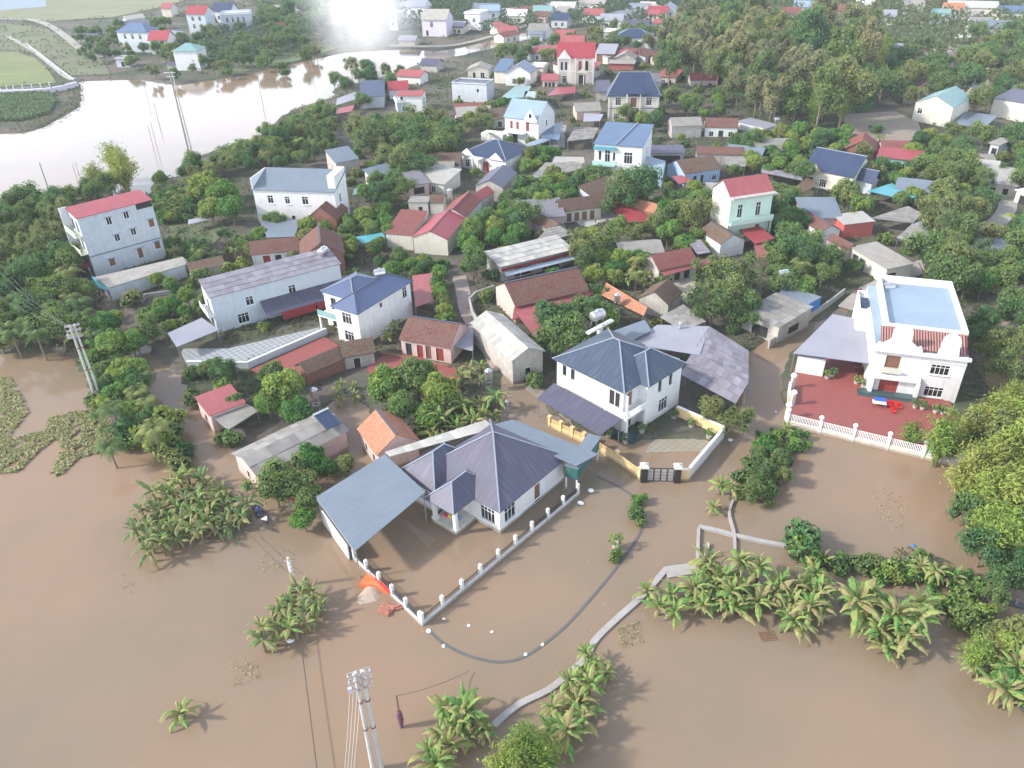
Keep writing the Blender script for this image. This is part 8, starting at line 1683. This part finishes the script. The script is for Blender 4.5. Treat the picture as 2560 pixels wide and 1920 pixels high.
# ---- uncountable growth: floating weed, ground cover, distant woods
def cloud_obj(name, p, nr, size, mat, asp=.5, rs=RS, bend=.25):
    A_ = leaf_arrays(p, nr, size, asp, bend, rs); ob = bpy.data.objects.new(name, np_mesh(name, A_[0], A_[1], [mat])); link(ob); ob['kind'] = 'stuff'; return ob
def fill(poly, n_, rs=RS, raw=False):
    P_ = poly if raw else pol(poly); x0, y0 = P_.min(0); x1, y1 = P_.max(0); p = rs.rand(n_ * 3, 2) * [x1 - x0, y1 - y0] + [x0, y0]; return p[inside(p, P_)][:n_]
weedm = leafmat('water_weed', [(.14, .19, .08), (.2, .25, .1), (.27, .29, .13), (.34, .32, .17)])
WD = [P((-60, 820), (20, 815), (45, 850), (62, 890), (30, 930), (10, 965), (-60, 960)), P((-60, 970), (40, 945), (100, 930), (118, 950), (80, 980), (40, 1020), (-60, 1030)), P((105, 905), (160, 890), (240, 885), (275, 905), (262, 960), (215, 980), (170, 990), (130, 1030), (105, 1030), (125, 990), (130, 955), (100, 930)), P((240, 930), (290, 935), (300, 965), (250, 970))]
wp = np.concatenate([fill(w_, n_) for w_, n_ in zip(WD, (5200, 4200, 7500, 1500))]); nzv = np.array([noise.noise(Vector((x * .55, y * .55, 0))) + .5 * noise.noise(Vector((x * 1.7, y * 1.7, 4))) for x, y in wp]); wp = wp[nzv > -.28]
cloud_obj('floating_weed', np.column_stack([wp, .03 + .28 * RS.rand(len(wp))]), RS.normal(size=(len(wp), 3)) * .6 + [0, 0, 1], .16 + .12 * RS.rand(len(wp)), weedm, .55)
fa = fill([A1(-300, 835), A1(440, 825), A1(495, 900), A1(430, 1000), A1(200, 1060), A1(-300, 1070)], 16000)
cloud_obj('bank_reeds', np.column_stack([fa, .2 + 1.6 * RS.rand(len(fa))]), RS.normal(size=(len(fa), 3)) + [0, 0, 1], .35 + .3 * RS.rand(len(fa)), leafmat('reed_leaf', [(.07, .13, .07), (.1, .17, .08), (.13, .19, .09)]), .4)
# thin submerged stalks and small leaves in the pond and flood
sp_ = np.concatenate([fill(P(*w_), n_) for w_, n_ in (([(1880, 1060), (1920, 1050), (1960, 1090), (1970, 1150), (1900, 1140)], 90), ([(500, 1430), (560, 1430), (560, 1475), (500, 1480)], 60), ([(560, 1190), (640, 1190), (640, 1240), (560, 1240)], 60), ([(260, 1240), (300, 1240), (300, 1280), (260, 1280)], 20), ([(1330, 1360), (1380, 1340), (1390, 1390), (1340, 1400)], 160), ([(2075, 1080), (2100, 1060), (2150, 1170), (2200, 1250), (2170, 1250), (2110, 1160)], 420))])
cloud_obj('drowned_stalks', np.column_stack([sp_, .04 + .12 * RS.rand(len(sp_))]), RS.normal(size=(len(sp_), 3)), .14 + .14 * RS.rand(len(sp_)), weedm, .18)
db = fill(P((880, 1180), (1390, 1050), (1400, 1400), (900, 1420), (600, 1300)), 260)
cloud_obj('floating_debris', np.column_stack([db, .012 + .01 * RS.rand(len(db))]), RS.normal(size=(len(db), 3)) * .1 + [0, 0, 1], .04 + .1 * RS.rand(len(db)) ** 3, weedm, .5)
# ground cover over the dry land
gc = []
for n_, y0, y1 in ((52000, 60, 190), (34000, 190, 320), (26000, 320, 600)):
    y = RS.uniform(y0, y1, n_ * 2); x = RS.uniform(-.72, .72, n_ * 2) * (y + 25); gi = np.clip(((x + 420) / step_).astype(int), 0, len(gx) - 1); gj = np.clip(((y - 28) / step_).astype(int), 0, len(gy) - 1); z_ = HT[gj, gi]
    nn_ = np.array([noise.noise(Vector((a_ * .07, b_ * .07, 1.3))) for a_, b_ in zip(x, y)]); k_ = (z_ > .12) & (nn_ > -.12); gc.append(np.column_stack([x, y, z_])[k_][:n_])
gc = np.concatenate(gc); bad = np.zeros(len(gc), bool)
for f_ in foot_np: bad |= inside(gc, f_)
for pts, hw in ROADS:
    for q_ in pts[::2]: bad |= np.hypot(gc[:, 0] - q_[0], gc[:, 1] - q_[1]) < hw + .9
for yd in YD: bad |= inside(gc, pol(yd))
gc = gc[~bad]; sz = (.16 + .2 * RS.rand(len(gc))) * (1 + np.maximum(0, gc[:, 1] - 150) / 260)
gc[:, 2] += .1 + sz * 1.1 * RS.rand(len(gc))
grm = leafmat('undergrowth_leaf', [(.03, .065, .025), (.055, .1, .035), (.085, .12, .04), (.12, .12, .055)])
cloud_obj('undergrowth', gc, RS.normal(size=(len(gc), 3)) * .9 + [0, 0, .8], sz, grm, .5)
# distant woods that read as one mass
def wood(name, poly, n_, hz_, mat, size, rough=4.):
    p = fill(poly, n_); p = p[~np.any([inside(p + [0, o_], f_) for f_ in foot_np if abs(f_[:, 1].mean() - p[:, 1].mean()) < 260 for o_ in (0, 5, 10, 15)], axis=0)]; hh = np.array([noise.noise(Vector((x * .09, y * .09, 2.))) + .6 * noise.noise(Vector((x * .25, y * .25, 7.))) for x, y in p]); zz = (hz_ * (.5 + .5 * np.clip(hh + .6, .05, 1.4))) * (1 - .55 * RS.rand(len(p)) ** 2)
    g_ = hh > -.42; cloud_obj(name, np.column_stack([p, zz])[g_], (RS.normal(size=(len(p), 3)) * .7 + [0, -.5, .8])[g_], (size * (.6 + .8 * RS.rand(len(p))))[g_], mat, .55)
LEAF_FAR = leafmat('far_leaf', [(.035, .07, .04), (.055, .095, .05), (.08, .12, .055), (.11, .13, .06)])
wood('far_wood', P((820, 10), (1000, -25), (1500, -40), (1500, 30), (1430, 60), (1300, 78), (1200, 60), (1100, 85), (1000, 78), (870, 70)), 30000, 7, LEAF_FAR, .75)
wood('far_wood', P((1560, -20), (1700, -45), (2400, -60), (2400, 60), (2212, 70), (2050, 140), (1950, 190), (1850, 90), (1700, 60), (1570, 15)), 44000, 7.5, LEAF_FAR, .75)
wood('far_wood', P((540, -30), (690, -40), (690, 90), (620, 130), (520, 140), (440, 150), (430, 100), (560, 60)), 12000, 5.5, LEAF_FAR, .6)
wood('river_thicket', P((395, 375), (470, 340), (565, 305), (640, 260), (700, 230), (715, 260), (690, 315), (560, 348), (420, 385)), 8000, 2.4, LEAF_DARK, .4)
wood('river_thicket', P((-30, 480), (100, 455), (240, 402), (200, 425), (120, 460), (140, 540), (160, 600), (60, 740), (-30, 740)), 11000, 2.8, LEAF_DARK, .4)
wood('slope_thicket', P((1430, 100), (1540, 60), (1700, 100), (1900, 190), (1880, 262), (1700, 262), (1540, 215), (1440, 170)), 14000, 5.0, LEAF_DARK, .45)
wood('garden_thicket', P((1870, 390), (2090, 340), (2140, 470), (2000, 470), (2110, 620), (2000, 620), (1980, 480)), 9000, 2.4, LEAF_OLIVE, .3)
wood('shore_thicket', P((2090, 960), (2230, 880), (2230, 1260), (2160, 1225), (2105, 1150), (2080, 1050)), 9000, 3.0, LEAF_OLIVE, .26)
wood('shore_thicket', P((2110, 1380), (2230, 1350), (2400, 1400), (2400, 1560), (2190, 1520), (2120, 1440)), 7000, 2.6, LEAF_OLIVE, .24)
# ================================================================ haze and smoke
def volume(name, dens, col=(.85, .9, .95), noisy=None, anis=0.):
    mt = bpy.data.materials.new(name); mt.use_nodes = True; t = mt.node_tree; t.nodes.clear(); out = t.nodes.new('ShaderNodeOutputMaterial'); v = t.nodes.new('ShaderNodeVolumePrincipled')
    v.inputs['Color'].default_value = (*col, 1); v.inputs['Density'].default_value = dens; v.inputs['Anisotropy'].default_value = anis; t.links.new(v.outputs[0], out.inputs['Volume'])
    if noisy:
        tc = t.nodes.new('ShaderNodeTexCoord'); f_ = _noise(t, noisy[0], 4, .6, tc.outputs['Object']); rp_ = _ramp(t, f_, [(noisy[1], 0.), (noisy[2], 1.)])
        mu = t.nodes.new('ShaderNodeMath'); mu.operation = 'MULTIPLY'; mu.inputs[1].default_value = dens; t.links.new(rp_, mu.inputs[0]); t.links.new(mu.outputs[0], v.inputs['Density'])
    return mt
HAZE = True
if HAZE:
    mb = MB().box(-3400, 3400, -300, 5000, -2.2, 80); ob = mb.build('haze', volume('haze_air', .00016, (.86, .92, 1.0))); ob['kind'] = 'stuff'
sm = MB(); rg = random.Random(4)
sb_ = W(F(790, 118), 1)
def puff(mb, c_, rr, fl=1.):
    for i in range(6):
        for j in range(10):
            pt = lambda i_, j_: (c_[0] + rr * math.sin(math.pi * i_ / 6) * math.cos(2 * math.pi * j_ / 10), c_[1] + rr * math.sin(math.pi * i_ / 6) * math.sin(2 * math.pi * j_ / 10), c_[2] + fl * rr * math.cos(math.pi * i_ / 6))
            mb.face([pt(i, j), pt(i + 1, j), pt(i + 1, j + 1), pt(i, j + 1)])
smat = volume('smoke_volume', .3, (.995, .995, 1.0), (.045, .34, .6), .3)
t = smat.node_tree; mul = [x for x in t.nodes if x.type == 'MATH'][0]; tc = t.nodes.new('ShaderNodeTexCoord')
dm = t.nodes.new('ShaderNodeMapping'); dm.inputs['Location'].default_value = (0, 0, -.62); dm.inputs['Scale'].default_value = (.033, .045, .036); t.links.new(tc.outputs['Object'], dm.inputs['Vector'])
gr = t.nodes.new('ShaderNodeTexGradient'); gr.gradient_type = 'QUADRATIC_SPHERE'; t.links.new(dm.outputs[0], gr.inputs[0])
m2_ = t.nodes.new('ShaderNodeMath'); m2_.operation = 'MULTIPLY'; t.links.new(mul.outputs[0], m2_.inputs[0]); t.links.new(gr.outputs['Fac'], m2_.inputs[1])
vp = [x for x in t.nodes if x.type == 'PRINCIPLED_VOLUME'][0]; t.links.new(m2_.outputs[0], vp.inputs['Density'])
bx_ = MB(); puff(bx_, (0, 0, 18), 31, 1.0)
ob = bx_.build('smoke', smat); ob.location = (sb_.x, sb_.y, 0); ob['kind'] = 'stuff'
